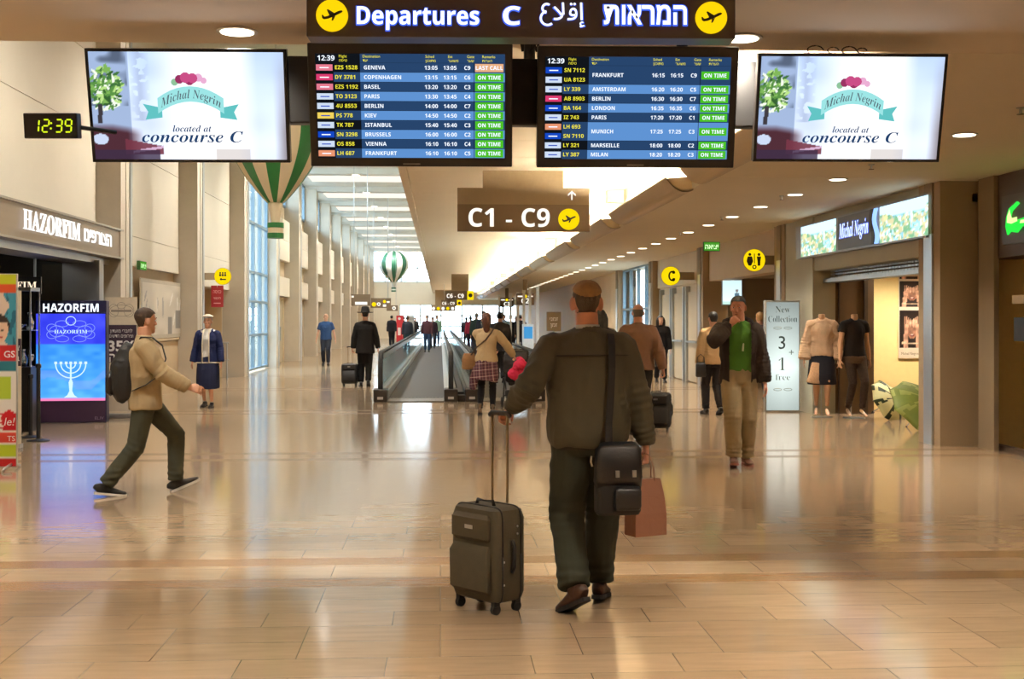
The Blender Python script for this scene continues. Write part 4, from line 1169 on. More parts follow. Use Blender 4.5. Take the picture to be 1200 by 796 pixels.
picture('print', wy - .2, 1.02, 80, 50, silver, M @ Matrix.Translation((0, .585, 0)), .032, picture_mat('printed_poster'), t)
# exit signs
def exit_sign(p, w, h, label, tow, txt='האיצי'):
    t = thing('exit_sign', label, 'sign', p)
    M = face((0, 0, 0), toward=tow)
    MB().rect(-w / 2, w / 2, -h / 2, h / 2, M, -.06, 0).build('housing', mat('exit_housing', (40, 80, 36), .4), t)
    MB().rect(-w / 2 + .01, w / 2 - .01, -h / 2 + .01, h / 2 - .01, M, .0005, .002).build('panel', emit('exit_green', (70, 150, 40), 1.0), t)
    q = MB(); q.text(txt, 0, -h * .26, h * .52, M, .004, 0, align='c', bold=.02, width=w * .8); q.build('lettering', emit('exit_pale', (214, 255, 190), 1.3), t)
    return t
p = PX(168, 311.5, XP + .07); exit_sign((p.x, p.y, p.z), .5, .17, 'small green exit sign over the framed picture on the left wall', '+x')
p = P(834, 289, 26.6); exit_sign(p, .36, .2, 'green exit sign on top of the right concrete column', 'cam')
MB_e = MB().box(-.02, .02, 0, .04, .1, HC - p.z).build('hanger', M_METAL, bpy.data.objects['exit_sign.001'])
# round yellow signs
def round_sign(u, v, Y, rpx, label, side, icon, wallx):
    c = P(u, v, Y); s = Y / F; r = rpx * s
    t = thing('round_sign', label, 'sign', c)
    M = face((0, 0, 0))
    q = MB(); q.disc(0, 0, r * 1.04, M, -.05, 0, 1); q.disc(0, 0, r, M, .0005, .003, 0); q.build('disc', [M_YEL, mat('sign_edge', (200, 160, 20), .4)], t)
    q = MB(); icon(q, M, r); q.build('symbol', M_INK, t)
    ax = wallx - c.x
    MB().box(min(ax, side * r * .9), max(ax, side * r * .9), .0, .05, -r * .42, r * .42).build('bracket', M_SIGN_L, t)
    return t
def wc(q, M, r):
    for sgn in (-1, 1):
        x = sgn * .42 * r
        q.disc(x, .52 * r, .13 * r, M, .004, .006, 0)
        q.prism([(x - .12 * r, -.5 * r), (x + .12 * r, -.5 * r), (x + (.3 if sgn < 0 else .13) * r, -.1 * r), (x + .2 * r, .34 * r), (x - .2 * r, .34 * r), (x - (.3 if sgn < 0 else .13) * r, -.1 * r)], M, .004, .006, 0)
    q.rect(-.04 * r, .04 * r, -.3 * r, .6 * r, M, .004, .006, 0)
    for pl in ring_poly(0, -.62 * r, .2 * r, .2 * r, .1 * r, .1 * r, n=14): q.prism(pl, M, .004, .006, 0)
def phone(q, M, r):
    for pl in ring_poly(.15 * r, 0, .42 * r, .55 * r, .24 * r, .38 * r, .6, 5.7, 18): q.prism(pl, M, .004, .006, 0)
    q.disc(.30 * r, .4 * r, .17 * r, M, .004, .006, 0); q.disc(.30 * r, -.4 * r, .17 * r, M, .004, .006, 0)
def people(q, M, r):
    for x in (-.3, 0, .3):
        q.disc(x * r, .42 * r, .11 * r, M, .004, .006, 0); q.rect((x - .12) * r, (x + .12) * r, .02 * r, .28 * r, M, .004, .006, 0)
    q.disc(-.2 * r, -.35 * r, .13 * r, M, .004, .006, 0); q.rect(-.1 * r, .4 * r, -.45 * r, -.3 * r, M, .004, .006, 0)
round_sign(884, 305, 22.6, 13, 'yellow round sign with woman and man symbols on the right', 1, wc, XR + .15)
round_sign(786, 323.5, 30.2, 11, 'yellow round sign with telephone symbol on the right wall', 1, phone, XR + .15)
round_sign(261, 324, 30.2, 9.5, 'yellow round sign with dark symbols on the left wall', -1, people, XP - .02)
# red blade sign
c = P(254.5, 360, 31.0); s = 31.0 / F
t = thing('hanging_sign', 'small dark red hanging sign under the yellow round sign on the left', 'sign', (c.x, 31.0, c.z))
M = face((0, 0, 0)); MB().rect(-7 * s, 7 * s, 0, 25 * s, M, -.03, 0).build('board', mat('sign_red', (158, 38, 44), .5), t)
q = MB(); q.text('הסינכ', 0, 16 * s, 4 * s, M, .002, 0, align='c', width=9 * s)
q.text('יאשוח', 0, 9 * s, 3 * s, M, .002, 0, align='c', width=8 * s); q.rect(-4 * s, 4 * s, 4 * s, 5 * s, M, .001, .002, 0); q.build('lettering', mat('print_pink', (230, 180, 176), .5), t)
MB().box(-.01, .01, 0, .02, 25 * s, 2.36 - c.z).build('hanger', M_METAL, t)
# low railings of the side entrance
t = thing('railing', 'low steel railing in the side entrance behind the woman in navy', 'railing', (XP - .1, 31.0, 0))
q = MB(); q.tube([(-.9, 1.9, .95), (.25, 1.9, .95)], .022, 8); q.tube([(-.9, 1.9, .5), (.25, 1.9, .5)], .016, 8)
q.build('rail', M_METAL, t); 
for x in (-.85, .2): MB().cyl((x, 1.9, 0), (x, 1.9, .95), .02, 10).build('post', M_METAL, t)

# ================================================================== RIGHT SHOPS
# --- boutique sign: two lit pictures and a wavy silver board between
y1, y0 = PX(1088, 250, XR).y, PX(936, 280, XR).y
t = thing('shop_sign', 'lit boutique sign with two bright pictures and blue Michal Negrin lettering', 'sign', (XR + .05, (y0 + y1) / 2, 2.58))
Lw = (y0 - y1) / 2
M = face((0, 0, 0), toward='-x')          # local x runs towards the camera
MB().rect(-Lw, Lw + .05, 0, .55, M, -.02, .10).build('housing', mat('sign_silver', (150, 152, 156), .35, .6), t)
def meadow(U, V):
    im = blank(U, (150, 205, 235)) + ((vnoise(U, V, 10, 1) - .4) * 60)[..., None]
    paint(im, V > .7, (196, 230, 250))
    for i, c_ in enumerate(((96, 150, 120), (214, 206, 150), (240, 246, 244), (120, 170, 130), (196, 190, 150))):
        paint(im, np.clip((vnoise(U * 1.0, V * .5, 16 + 3 * i, 20 + i) - .52) * 6, 0, 1) * (V < .62 + .2 * vnoise(U, V * 0, 9, 5)), c_)
    return im
for (u0, u1) in ((938, 979), (1030, 1087)):
    ya, yb = PX(u0, 280, XR - .06).y - t.location.y, PX(u1, 260, XR - .06).y - t.location.y
    picture('lit_picture', abs(ya - yb), .5, 50, 24, meadow, M @ Matrix.Translation((-(ya + yb) / 2, .275, 0)), .101, picture_mat('lit_picture', 1.5), t)
ya, yb = PX(981, 280, XR - .06).y - t.location.y, PX(1029, 260, XR - .06).y - t.location.y
q = MB(); xm = -(ya + yb) / 2; ww = abs(ya - yb)
wav = lambda y: .06 * math.sin(y / .5 * 2 * math.pi)
ys = np.linspace(0.03, .52, 14)
q.prism([(xm - ww * .46 , .03)] + [(xm + ww * .34 + wav(y), y) for y in ys] + [(xm - ww * .46, .52)], M, .10, .12, 0)
q.prism([(xm + ww * .34 + wav(y), y) for y in ys] + [(xm + ww * .40 + wav(y), y) for y in ys[::-1]], M, .10, .125, 1)
q.prism([(xm + ww * .42 + wav(y), y) for y in ys] + [(xm + ww * .48 + wav(y), y) for y in ys[::-1]], M, .10, .125, 2)
q.build('wavy_board', [mat('sign_grey', (96, 100, 106), .4, .4), M_BLACK, emit('sign_blue_edge', (150, 190, 255), 1.4)], t)
q = MB(); q.text('Michal Negrin', xm - ww * .06, .2, .22, M, .123, 1, align='c', style='ital', width=ww * .74, bold=.03); q.text('Michal Negrin', xm - ww * .06, .2, .22, M, .126, 0, align='c', style='ital', width=ww * .72)
q.build('lettering', [emit('sign_pale_blue', (214, 230, 255), 1.6), emit('sign_deep_blue', (70, 100, 230), 1.3)], t)
# roller shutter
t = thing('roller_shutter', 'rolled-up silver grille shutter over the boutique entrance', 'shutter', (XR + .3, RY[0] + 1.15, 2.2))
Ls = 20.0 - RY[0] - 1.15
MB().box(-.12, .12, 0, Ls, -.04, .02).build('bottom_rail', M_METAL, t)
q = MB()
for j in range(3):
    for i in range(int(Ls / .12)): q.box(-.015, .015, .06 + i * .12, .12 + i * .12 + .03, .03 + j * .05, .055 + j * .05)
q.build('grille', M_METAL, t)
MB().cyl((0.15, 0, .16), (0.15, Ls, .16), .09, 16).build('roller', M_DARKBEIGE, t)
# shop interior
Yi = 21.0
mb = MB()
mb.box(XR + .35, 11.2, 20.35, 20.5, 0, 3.1)           # brown partition at the far side (left piece)
struct('wall_right', MB().box(XR + .3, 7.15, 20.06, 20.2, 0, 3.1), mat('brown_partition', (92, 72, 48), .45, var=.1))
struct('wall_right', MB().box(7.1, 11.2, 20.9, 21.05, 0, 3.1), mat('yellow_shop_wall', (240, 214, 146), .6, var=.05))
mb = MB().box(11.0, 11.2, 14.8, 21, 0, 3.1).box(6.72, 11.2, 14.6, 14.8, 0, 3.1)
struct('wall_right', mb, mat('yellow_shop_wall', (240, 214, 146), .6, var=.05))
struct('ceiling', MB().box(6.5, 11.2, 14.8, 21, 3.0, 3.1), M_CEIL)
q = MB().box(6.98, 7.04, 20.03, 20.06, 0, 2.3).box(6.55, 6.57, 20.03, 20.06, 0, 2.3)
struct('trim_30', q, mat('brown_edge', (58, 44, 30), .5))
for x, y in ((8.5, 19.9), (9.9, 18.6), (7.6, 19.9)):  # unseen lamps, added to brighten the yellow wall
    downlight(x, y, 3.0, E_SHOP, 'round downlight added in the boutique ceiling to brighten the yellow wall', 'added downlights inside the boutique')
# photo strip on the yellow wall
g0, g1 = P(1053, 420, 20.88), P(1084, 309, 20.88); w = g1.x - g0.x; h = 1.72
t = thing('photo_strip', 'tall strip of three dark portrait photographs on the yellow boutique wall', 'picture', ((g0.x + g1.x) / 2, 20.885, g0.z))
M = face((0, 0, 0)); s = w / 31.0
MB().rect(-w / 2, w / 2, 0, h, M, 0, .012).build('board', mat('photo_board', (214, 200, 176), .5), t)
def hands(kind):
    def f(U, V):
        im = blank(U, (30, 20, 16))
        sk = (196, 150, 124); sk2 = (150, 106, 84)
        paint(im, (((U - .5) / .23) ** 2 + ((V - .5) / .26) ** 2 < 1), sk2)
        for sg in (-1, 1):
            c = .5 + sg * .22
            dx = (U - c) - sg * (.7 - V) * (.16 if kind else .05)
            paint(im, (abs(dx) < .085) * (V < .62), sk)
            for j in range(4):
                paint(im, ((U - (.5 + sg * (.06 + .075 * j))) ** 2 / .0011 + (V - .66 - .02 * j) ** 2 / .016 < 1), sk if j % 2 else (214, 170, 142))
        paint(im, (((U - .5) / .10) ** 2 + ((V - .34) / .03) ** 2 < 1), (120, 40, 44)); paint(im, (((U - .5) / .07) ** 2 + ((V - .345) / .012) ** 2 < 1), (226, 214, 200))
        paint(im, (abs(V - .12 - .1 * (U - .5) ** 2) < .02) * (abs(U - .5) < .4), (200, 180, 150)); 
        im *= (.75 + .5 * vnoise(U, V, 12, kind + 2))[..., None]
        return im
    return f
zt = lambda v: (420 - v) * s
for i, (va, vb) in enumerate(((408, 365), (361, 331.5), (329, 300))):
    picture('photograph', w - 2 * s, zt(vb) - zt(va), 28, 34, hands(i), M @ Matrix.Translation((0, (zt(va) + zt(vb)) / 2, 0)), .013, picture_mat('printed_poster'), t)
q = MB(); q.text('Michal Negrin', -w / 2 + 3 * s, 4 * s, 3 * s, M, .014, 0, width=20 * s); q.build('caption', mat('print_grey', (120, 100, 80), .6), t)
# light box New Collection
Yc = 20.5
g0, g1 = P(897, 482, Yc), P(937.5, 482, Yc); w = g1.x - g0.x; s = w / 40.5; h = 129 * s
t = thing('light_box', 'white light box stand reading New Collection 3 + 1 free', 'sign', ((g0.x + g1.x) / 2, Yc, 0))
M = face((0, 0, 0))
q = MB().box(-w / 2, w / 2, 0, .14, 0, h); q.build('cabinet', mat('lightbox_grey', (150, 146, 134), .4, .3), t, bevel=.008)
def glow(U, V):
    im = blank(U, (214, 228, 222)); e = np.clip(1 - abs(U - .5) * 2.0, 0, 1) ** .5
    e2 = np.clip(1 - np.abs(V - .4) * 1.35, 0, 1)
    return im * (.50 + .55 * e2 * (.75 + .25 * e))[..., None]
picture('display', w - 2.4 * s, h - 4 * s, 20, 40, glow, M @ Matrix.Translation((0, h / 2, 0)), .001, picture_mat('lightbox_display', 1.35), t)
q = MB(); zt = lambda v: (482 - v) * s
q.text('New', 0, zt(367), 7.5 * s, M, .004, 0, align='c', width=17 * s, style='serif', bold=-.015); q.text('Collection', 0, zt(378), 7.5 * s, M, .004, 0, align='c', width=34 * s, style='serif', bold=-.015)
q.text('3', -1 * s, zt(409), 15 * s, M, .004, 0, align='c'); q.text('1', -1 * s, zt(434), 15 * s, M, .004, 0, align='c', style='serif', bold=-.02, width=8 * s); q.text('+', 10 * s, zt(417), 8 * s, M, .004, 1, align='c'); q.text('free', 0, zt(445), 7 * s, M, .004, 1, align='c', width=17 * s, style='serif', bold=-.02)
for v in (385, 456):
    for g in (-1, 1):
        for pl in ring_poly(g * 6 * s, zt(v), 5 * s, 1.6 * s, 4.3 * s, 1.0 * s, n=16): q.prism(pl, M, .003, .004, 2)
q.build('lettering', [mat('lb_ink', (48, 66, 62), .6), mat('lb_ink_grey', (110, 128, 122), .6), mat('lb_ink_pale', (150, 160, 150), .6)], t)
# illuminated picture in the rest-room recess
g0, g1 = P(849, 358, 27.7), P(873, 327, 27.7)
t = thing('lit_picture', 'bright lit picture on the wall under the rest-room sign', 'picture', ((g0.x + g1.x) / 2, 27.95, g0.z))
w, h = g1.x - g0.x, g1.z - g0.z
MB().rect(-w / 2, w / 2, 0, h, M, -.05, 0).build('frame', M_METAL, t)
def scene_(U, V):
    im = blank(U, (206, 232, 238)) - (V * 30)[..., None]; paint(im, (abs(U - .75) < .12) * (V < .5) * (V > .1), (70, 96, 110)); paint(im, V < .12, (170, 200, 190)); paint(im, ((U - .75) ** 2 + (V - .56) ** 2 < .006), (110, 100, 96)); return im
picture('display', w * .94, h * .92, 20, 20, scene_, M @ Matrix.Translation((0, h / 2, 0)), .002, picture_mat('lit_picture', 1.5), t)
# crocodile sign on the near right
c = PX(1172, 265, 6.5)
struct('wall_right', MB().box(6.55, 6.95, 2.0, 14.75, 2.28, 3.25).box(6.62, 6.72, 2, 14.7, 0, .06), mat('dark_fascia', (72, 58, 46), .5))
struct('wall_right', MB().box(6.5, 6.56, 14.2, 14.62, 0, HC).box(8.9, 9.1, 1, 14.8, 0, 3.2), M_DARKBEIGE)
struct('wall_right', MB().box(6.6, 9.0, 14.62, 14.75, 0, 3.2).box(6.6, 9.1, 1.0, 1.2, 0, 3.2), mat('dark_brown_wall', (54, 42, 34), .5))
ya = PX(1174, 240, 6.5).y
t = thing('shop_sign', 'dark shop fascia with glowing green crocodile emblem at the right edge', 'sign', (6.5, ya, 2.42))
M = face((0, 0, 0), toward='-x')
MB().rect(0, 3.2, 0, .56, M, -.05, 0).build('board', mat('croc_board', (84, 72, 60), .4, .3), t)
q = MB(); sx, sy = .0205, .0097
tail = [(6.3, 20.8), (8.6, 10.6), (12, 14), (19.9, 11.7), (26, 18.5), (34, 15), (36, 9), (42, 9), (44, 16), (58, 18), (78, 16), (80, 20), (62, 25), (80, 31), (76, 35), (56, 30), (40, 31), (26, 27.5), (20, 26.4), (12, 25.3), (11.4, 29.8), (13.7, 37.7), (22.2, 45.4), (19.9, 47.9), (10.3, 41.1), (7.2, 31)]
q.prism([(x * sx, y * sy) for x, y in tail], M, .001, .02, 0)
q.prism([(x * sx, y * sy) for x, y in [(12, 40), (9, 33), (8.6, 25), (14, 23), (21, 25), (20.5, 30), (14.5, 29.5), (12.6, 35.5)]], M, .021, .024, 1)
q.prism([(x * sx, y * sy) for x, y in [(24, 22), (40, 21), (58, 22), (58, 25), (40, 26), (25, 25.5)]], M, .021, .024, 1)
q.build('emblem', [emit('croc_green', (40, 200, 60), 1.5), emit('croc_pale', (206, 255, 150), 1.4)], t)
for (u, v0, v1, lb) in ((1194, 400, 372, 'small black notice plate on the dark wall at the right edge'), (1192, 356, 346, 'narrow pale plate above the black notice on the right edge')):
    a_ = PX(u, v0, 6.5); b_ = PX(u, v1, 6.5)
    hh_ = b_.z - a_.z
    o = MB().rect(0, .28, 0, hh_, face((0, 0, 0), toward='-x'), 0, .012).build('notice_plate', M_BLACK if hh_ > .2 else M_LIP, loc=(6.5, a_.y + .1, a_.z), bevel=.003)
    tag(o, lb, 'sign')
# kiosk and notices far away
g = P(619, 402, 44.0); s = 44.0 / F
t = thing('information_kiosk', 'small white kiosk with blue panel by the right walkway', 'kiosk', (g.x, 44.0, 0))
MB().box(-6.5 * s, 6.5 * s, 0, .3, 0, EYE - 5 * s).build('cabinet', mat('kiosk_white', (222, 226, 228), .4), t, bevel=.01)
M = face((0, 0, 0)); MB().rect(-5 * s, 5 * s, EYE - 22 * s, EYE - 8 * s, M, .001, .004).build('panel', emit('kiosk_blue', (70, 150, 206), 1.0), t)
g = P(649, 400, 34.0); s = 34.0 / F
t = thing('notice_board', 'taupe notice board with pale Hebrew lettering left of the foreground man', 'sign', (g.x, 34.0, 0))
MB().box(-8.5 * s, 8.5 * s, 0, .06, EYE - 13 * s, EYE + 9.5 * s).build('board', M_SIGN_L, t)
MB().box(-.03, .03, .01, .05, 0, EYE - 13 * s).box(-.2, .2, -.12, .18, 0, .02).build('stand', M_METAL, t)
q = MB(); q.text('ינמז', 0, EYE - 1 * s, 4.5 * s, M, .003, 0, align='c', bold=.02); q.text('ןמז', 0, EYE - 8 * s, 4.5 * s, M, .003, 0, align='c', bold=.02); q.build('lettering', mat('print_white', (240, 236, 232), .5), t)
# red flag banner and grey post by the left side of the walkways
s = 76.0 / F
g = P(468.5, 400, 76.0)
t = thing('roll_up_banner', 'far red banner with white emblem near the end windows', 'banner', (g.x, 76, 0))
MB().box(-4 * s, 4 * s, 0, .03, .05, EYE + 5 * s).build('sheet', mat('flag_red', (196, 40, 52), .5), t); MB().box(-4.2 * s, 4.2 * s, -.05, .1, 0, .05).build('base', M_METAL, t)
q = MB(); q.disc(-.5 * s, EYE + 1.5 * s, 1.6 * s, M, .001, .003); q.rect(-2.4 * s, 1 * s, EYE - 18 * s, EYE - 9 * s, M, .001, .003); q.build('print', mat('print_white', (240, 236, 232), .5), t)
g = P(482, 395, 70.0); s = 70 / F
t = thing('grey_cabinet', 'tall grey cabinet standing left of the moving walkway far away', 'cabinet', (g.x, 70.0, 0))
MB().box(-3.2 * s, 3.2 * s, 0, .4, .05, EYE + 4 * s).build('body', mat('cabinet_grey', (150, 152, 148), .5), t, bevel=.01); MB().box(-2.8 * s, 2.8 * s, .03, .37, 0, .05).build('plinth', M_BLACK, t)
MB().rect(-2.6 * s, 2.6 * s, .3, EYE, M, .001, .01).build('door', mat('cabinet_door', (166, 168, 164), .5), t)
# pale gate posts along the far right wall
for i, u in enumerate((585, 598.5, 607, 614, 621, 630)):
    Yg = 60 - 3.0 * i; g = P(u, 390, Yg)
    o = MB().box(-.05, .05, -.05, .05, 0, 2.75).box(-.09, .09, -.09, .09, 0, .04).box(-.07, .07, -.07, .07, 2.70, 2.78).build('gate_post', mat('pale_post', (222, 218, 206), .5), loc=(g.x, Yg, 0))
    tag(o, 'slim pale post in the row under the far gate signs', 'post', 'pale posts under the gate signs')

# ================================================================== PEOPLE
TMP = bpy.data.scenes.new('workshop')
def remesh(mb, voxel, smooth=4):
    me = mb.mesh('body_form', [M_BLACK])
    o = bpy.data.objects.new('body_form', me); TMP.collection.objects.link(o)
    r_ = o.modifiers.new('remesh', 'REMESH'); r_.mode = 'VOXEL'; r_.voxel_size = voxel
    s_ = o.modifiers.new('smooth', 'SMOOTH'); s_.factor = 0.5; s_.iterations = smooth
    vl = TMP.view_layers[0]; vl.update(); dg = vl.depsgraph
    out = bpy.data.meshes.new_from_object(o.evaluated_get(dg))
    bpy.data.objects.remove(o); bpy.data.meshes.remove(me)
    out.materials.clear()
    return out
def lattice(p, seed):
    """smooth 3-D value noise in -1..1 for an (n, 3) array"""
    g = np.random.default_rng(seed).random((32, 32, 32)) * 2 - 1
    i = np.floor(p).astype(int); f = p - i; f = f * f * (3 - 2 * f)
    o = 0
    for a in (0, 1):
        for b in (0, 1):
            for c in (0, 1):
                w = (f[:, 0] if a else 1 - f[:, 0]) * (f[:, 1] if b else 1 - f[:, 1]) * (f[:, 2] if c else 1 - f[:, 2])
                o = o + w * g[(i[:, 0] + a) % 32, (i[:, 1] + b) % 32, (i[:, 2] + c) % 32]
    return o
def folds(me, amp, freq, aniso=(1, 1, 1), seed=1, rings=()):
    """cloth folds: ridged noise along the normals plus creases round the joints (centre, axis, reach, amp, wavelength)"""
    n = len(me.vertices); co = np.empty(n * 3); no = np.empty(n * 3)
    me.vertices.foreach_get('co', co); me.vertices.foreach_get('normal', no)
    co = co.reshape(-1, 3); no = no.reshape(-1, 3)
    q = co * np.array(aniso)
    wp = np.stack([lattice(q * freq * .7 + 7, seed + 5), lattice(q * freq * .7 + 3, seed + 6), lattice(q * freq * .7 + 1, seed + 7)], 1)
    a = lattice(q * freq + wp * .8, seed); b = lattice(q * freq * 2.3 + wp * 1.2, seed + 1)
    d = amp * ((1 - 2 * np.abs(a)) * .75 + (1 - 2 * np.abs(b)) * .28 - .1)
    for c, ax, reach, am, wl in rings:
        ax = np.array(Vector(ax).normalized()); r = co - np.array(c); h = r @ ax
        rad = np.linalg.norm(r - np.outer(h, ax), axis=1)
        env = np.exp(-(h / reach) ** 2) * (rad < .16)
        d = d + env * am * np.sin(h / wl * 2 * math.pi + 2.2 * lattice(co * 9, seed + 9))
    co = co + no * d[:, None]
    me.vertices.foreach_set('co', co.ravel()); me.update()
def link(me, name, mats, parent):
    o = bpy.data.objects.new(name, me); COL.objects.link(o); o.parent = parent
    if len(me.materials) == 0:
        for m in (mats if isinstance(mats, (list, tuple)) else [mats]): me.materials.append(m)
    me.polygons.foreach_set('use_smooth', [True] * len(me.polygons))
    return o
def into(mb, me, mi=0):
    n = len(me.vertices); co = np.empty(n * 3); me.vertices.foreach_get('co', co)
    mb.add(co.reshape(-1, 3).tolist(), [tuple(p.vertices) for p in me.polygons], mi)
def ik(a, c, l1, l2, pole):
    a, c = Vector(a), Vector(c); d = c - a; L = d.length
    if L > (l1 + l2) * .995: c = a + d * ((l1 + l2) * .995 / L); d = c - a; L = d.length
    x = (l1 * l1 - l2 * l2 + L * L) / (2 * L); h = math.sqrt(max(l1 * l1 - x * x, 0))
    u = d.normalized(); p = Vector(pole); p = p - u * p.dot(u)
    if p.length < 1e-4: p = Vector((0, 1, 0))
    return a + u * x + p.normalized() * h, c
HEAD = [(-.50, .10, .32, .04), (-.45, .17, .375, -.02), (-.36, .22, .385, -.10), (-.22, .262, .37, -.24), (-.08, .288, .36, -.35), (.06, .305, .365, -.42), (.18, .312, .37, -.44), (.28, .296, .345, -.425), (.36, .262, .29, -.375), (.425, .21, .21, -.30), (.472, .14, .10, -.20), (.5, .05, -.0, -.09)]
def skin(name, rgb): return mat(name, rgb, .5, var=.06, scale=14, bump=.05, bscale=120)
M_EYEW = mat('eye_white', (225, 220, 212), .3, var=.02); M_EYED = mat('eye_dark', (38, 26, 20), .25)
class Fig:
    """one person in local metres: stands at the origin, faces +y, x to the person's right"""
    def __init__(s, H=1.75, pelvis=(0, 0, 0), lean=(0, 0), foot_l=None, foot_r=None, hand_l=None, hand_r=None, pole_l=(-.4, -1, 0), pole_r=(.4, -1, 0),
                 head=(0, 0, 0), bulk=1.0, shoulder=.178, voxel=.008, female=False, knee_l=(0, 1, 0), knee_r=(0, 1, 0), twist=0.0):
        k = s.k = H / 1.75; s.H = H; s.bulk = bulk; s.vox = voxel; s.female = female
        s.P0 = Vector((pelvis[0], pelvis[1], .925 * k + pelvis[2]))
        s.N = s.P0 + Vector((lean[0], lean[1], .535 * k))
        s.up = (s.N - s.P0).normalized()
        s.side = Vector((math.cos(twist), math.sin(twist), 0))
        s.hips = {-1: s.P0 + Vector((-.088 * k, 0, -.02)), 1: s.P0 + Vector((.088 * k, 0, -.02))}
        s.sh = {g: s.N - s.up * .055 * k + s.side * (g * shoulder * k) for g in (-1, 1)}
        foot_l = foot_l or (-.09, 0, 0, 0, .12); foot_r = foot_r or (.09, 0, 0, 0, -.12)       # x, y, lift, pitch, yaw of the foot
        s.foot = {-1: foot_l, 1: foot_r}; s.ankle = {}; s.knee = {}; s.fdir = {}; s.fup = {}
        for g, kp in ((-1, knee_l), (1, knee_r)):
            x, y, z, pit, yw = s.foot[g]
            f = Vector((-math.sin(yw), math.cos(yw), 0)); u = Vector((0, 0, 1))
            f2 = f * math.cos(pit) + u * math.sin(pit); u2 = u * math.cos(pit) - f * math.sin(pit)
            # pitch > 0 toe up (on the heel), < 0 heel up (on the toe)
            piv = Vector((x, y, z)) + (f * -.06 if pit > 0 else f * .13) * k
            an = piv + (f2 * .06 if pit > 0 else f2 * -.13) * k + u2 * .085 * k
            s.fdir[g], s.fup[g] = f2, u2
            s.knee[g], s.ankle[g] = ik(s.hips[g], an, .425 * k, .425 * k, kp)
        hand_l = hand_l or (-.25, .05, .80 * k); hand_r = hand_r or (.25, .05, .80 * k)
        s.elbow = {}; s.wrist = {}
        for g, hp, po in ((-1, hand_l, pole_l), (1, hand_r, pole_r)):
            s.elbow[g], s.wrist[g] = ik(s.sh[g], hp, .295 * k, .26 * k, po)
        hy, hp, hr = head
        s.hm = (Matrix.Rotation(hy, 3, 'Z') @ Matrix.Rotation(hp, 3, 'X') @ Matrix.Rotation(hr, 3, 'Y'))
        s.hh = .232 * k
        s.hc = s.N + s.up * .175 * k + s.hm @ Vector((0, .025 * k, 0))
        s.hc.z = min(s.hc.z, s.N.z + .178 * k)
        s.hd = {-1: None, 1: None}; s.hn = {-1: None, 1: None}; s.curl = {-1: (.25, .35, .3), 1: (.25, .35, .3)}
    def W(s, q):            # head space (units of head height) to local
        return s.hc + s.hm @ (Vector(q) * s.hh)
    def head_form(s, mb, grow=1.0, add=0.0):
        rr = []
        for z, hw, yf, yb in HEAD:
            z, hw, yf, yb = z * grow, hw * grow + add, yf * grow + add, yb * grow - add
            cy = (yf + yb) / 2; ry = (yf - yb) / 2; ring = []
            for i in range(20):
                a = 2 * math.pi * i / 20; c, d = math.cos(a), math.sin(a)
                w = hw * (1 - .12 * max(0, d))
                ring.append(s.W((w * c, cy + ry * d, z)))
            rr.append(ring)
        mb.rings(rr)
    def hand(s, mb, g):
        k = s.k * (.92 if s.female else 1.0)
        w = s.wrist[g]; d = s.hd[g] or (s.wrist[g] - s.elbow[g]); d = Vector(d).normalized()
        n = Vector(s.hn[g] or (-g, 0, 0)); n = (n - d * n.dot(d)).normalized()
        t = (d.cross(n) if g > 0 else n.cross(d)).normalized()
        mb.loft([w - d * .02 * k, w + d * .02 * k, w + d * .05 * k, w + d * .088 * k, w + d * .098 * k], [(.025 * k, .019 * k), (.029 * k, .017 * k), (.038 * k, .0155 * k), (.041 * k, .0135 * k), (.034 * k, .009 * k)], side=t, seg=12)
        c1, c2, c3 = s.curl[g]
        for off, ln, cf in ((.033, .070, .9), (.0112, .079, 1.0), (-.0112, .074, 1.05), (-.033, .058, 1.1)):
            p = w + d * .084 * k + t * off * k; a = 0.0; pts = [p - d * .012 * k, p]; dd = d + t * off * 1.2; dd.normalize()
            for fr, c in ((.45, c1), (.31, c2), (.24, c3)):
                a += c * cf; v = dd * math.cos(a) + n * math.sin(a); p = p + v * ln * fr * k; pts.append(p.copy())
            mb.loft(pts, [.0092 * k, .0092 * k, .0086 * k, .008 * k, .0066 * k], side=t, seg=8, round_ends=True)
        p = w + d * .028 * k + t * .024 * k; v1 = (d * .62 + t * .62 + n * .35).normalized(); v2 = (d * .85 + t * .15 + n * (.3 + .5 * c1)).normalized()
        mb.loft([p - v1 * .01 * k, p + v1 * .022 * k, p + v1 * .045 * k, p + v1 * .045 * k + v2 * .032 * k], [.0145 * k, .0125 * k, .0105 * k, .0082 * k], seg=8, round_ends=True)
    def torso(s, mb, spec, seg=20, power=2.3):
        pts = []; rad = []
        for q in spec:
            t, rx, ry = q[:3]; dx, dy = (q[3], q[4]) if len(q) > 3 else (0, 0)
            pts.append(s.P0.lerp(s.N, t) + s.side * dx + Vector((0, dy, 0))); rad.append((rx * s.bulk * s.k, ry * s.bulk * s.k))
        mb.loft(pts, rad, side=s.side, seg=seg, power=power)
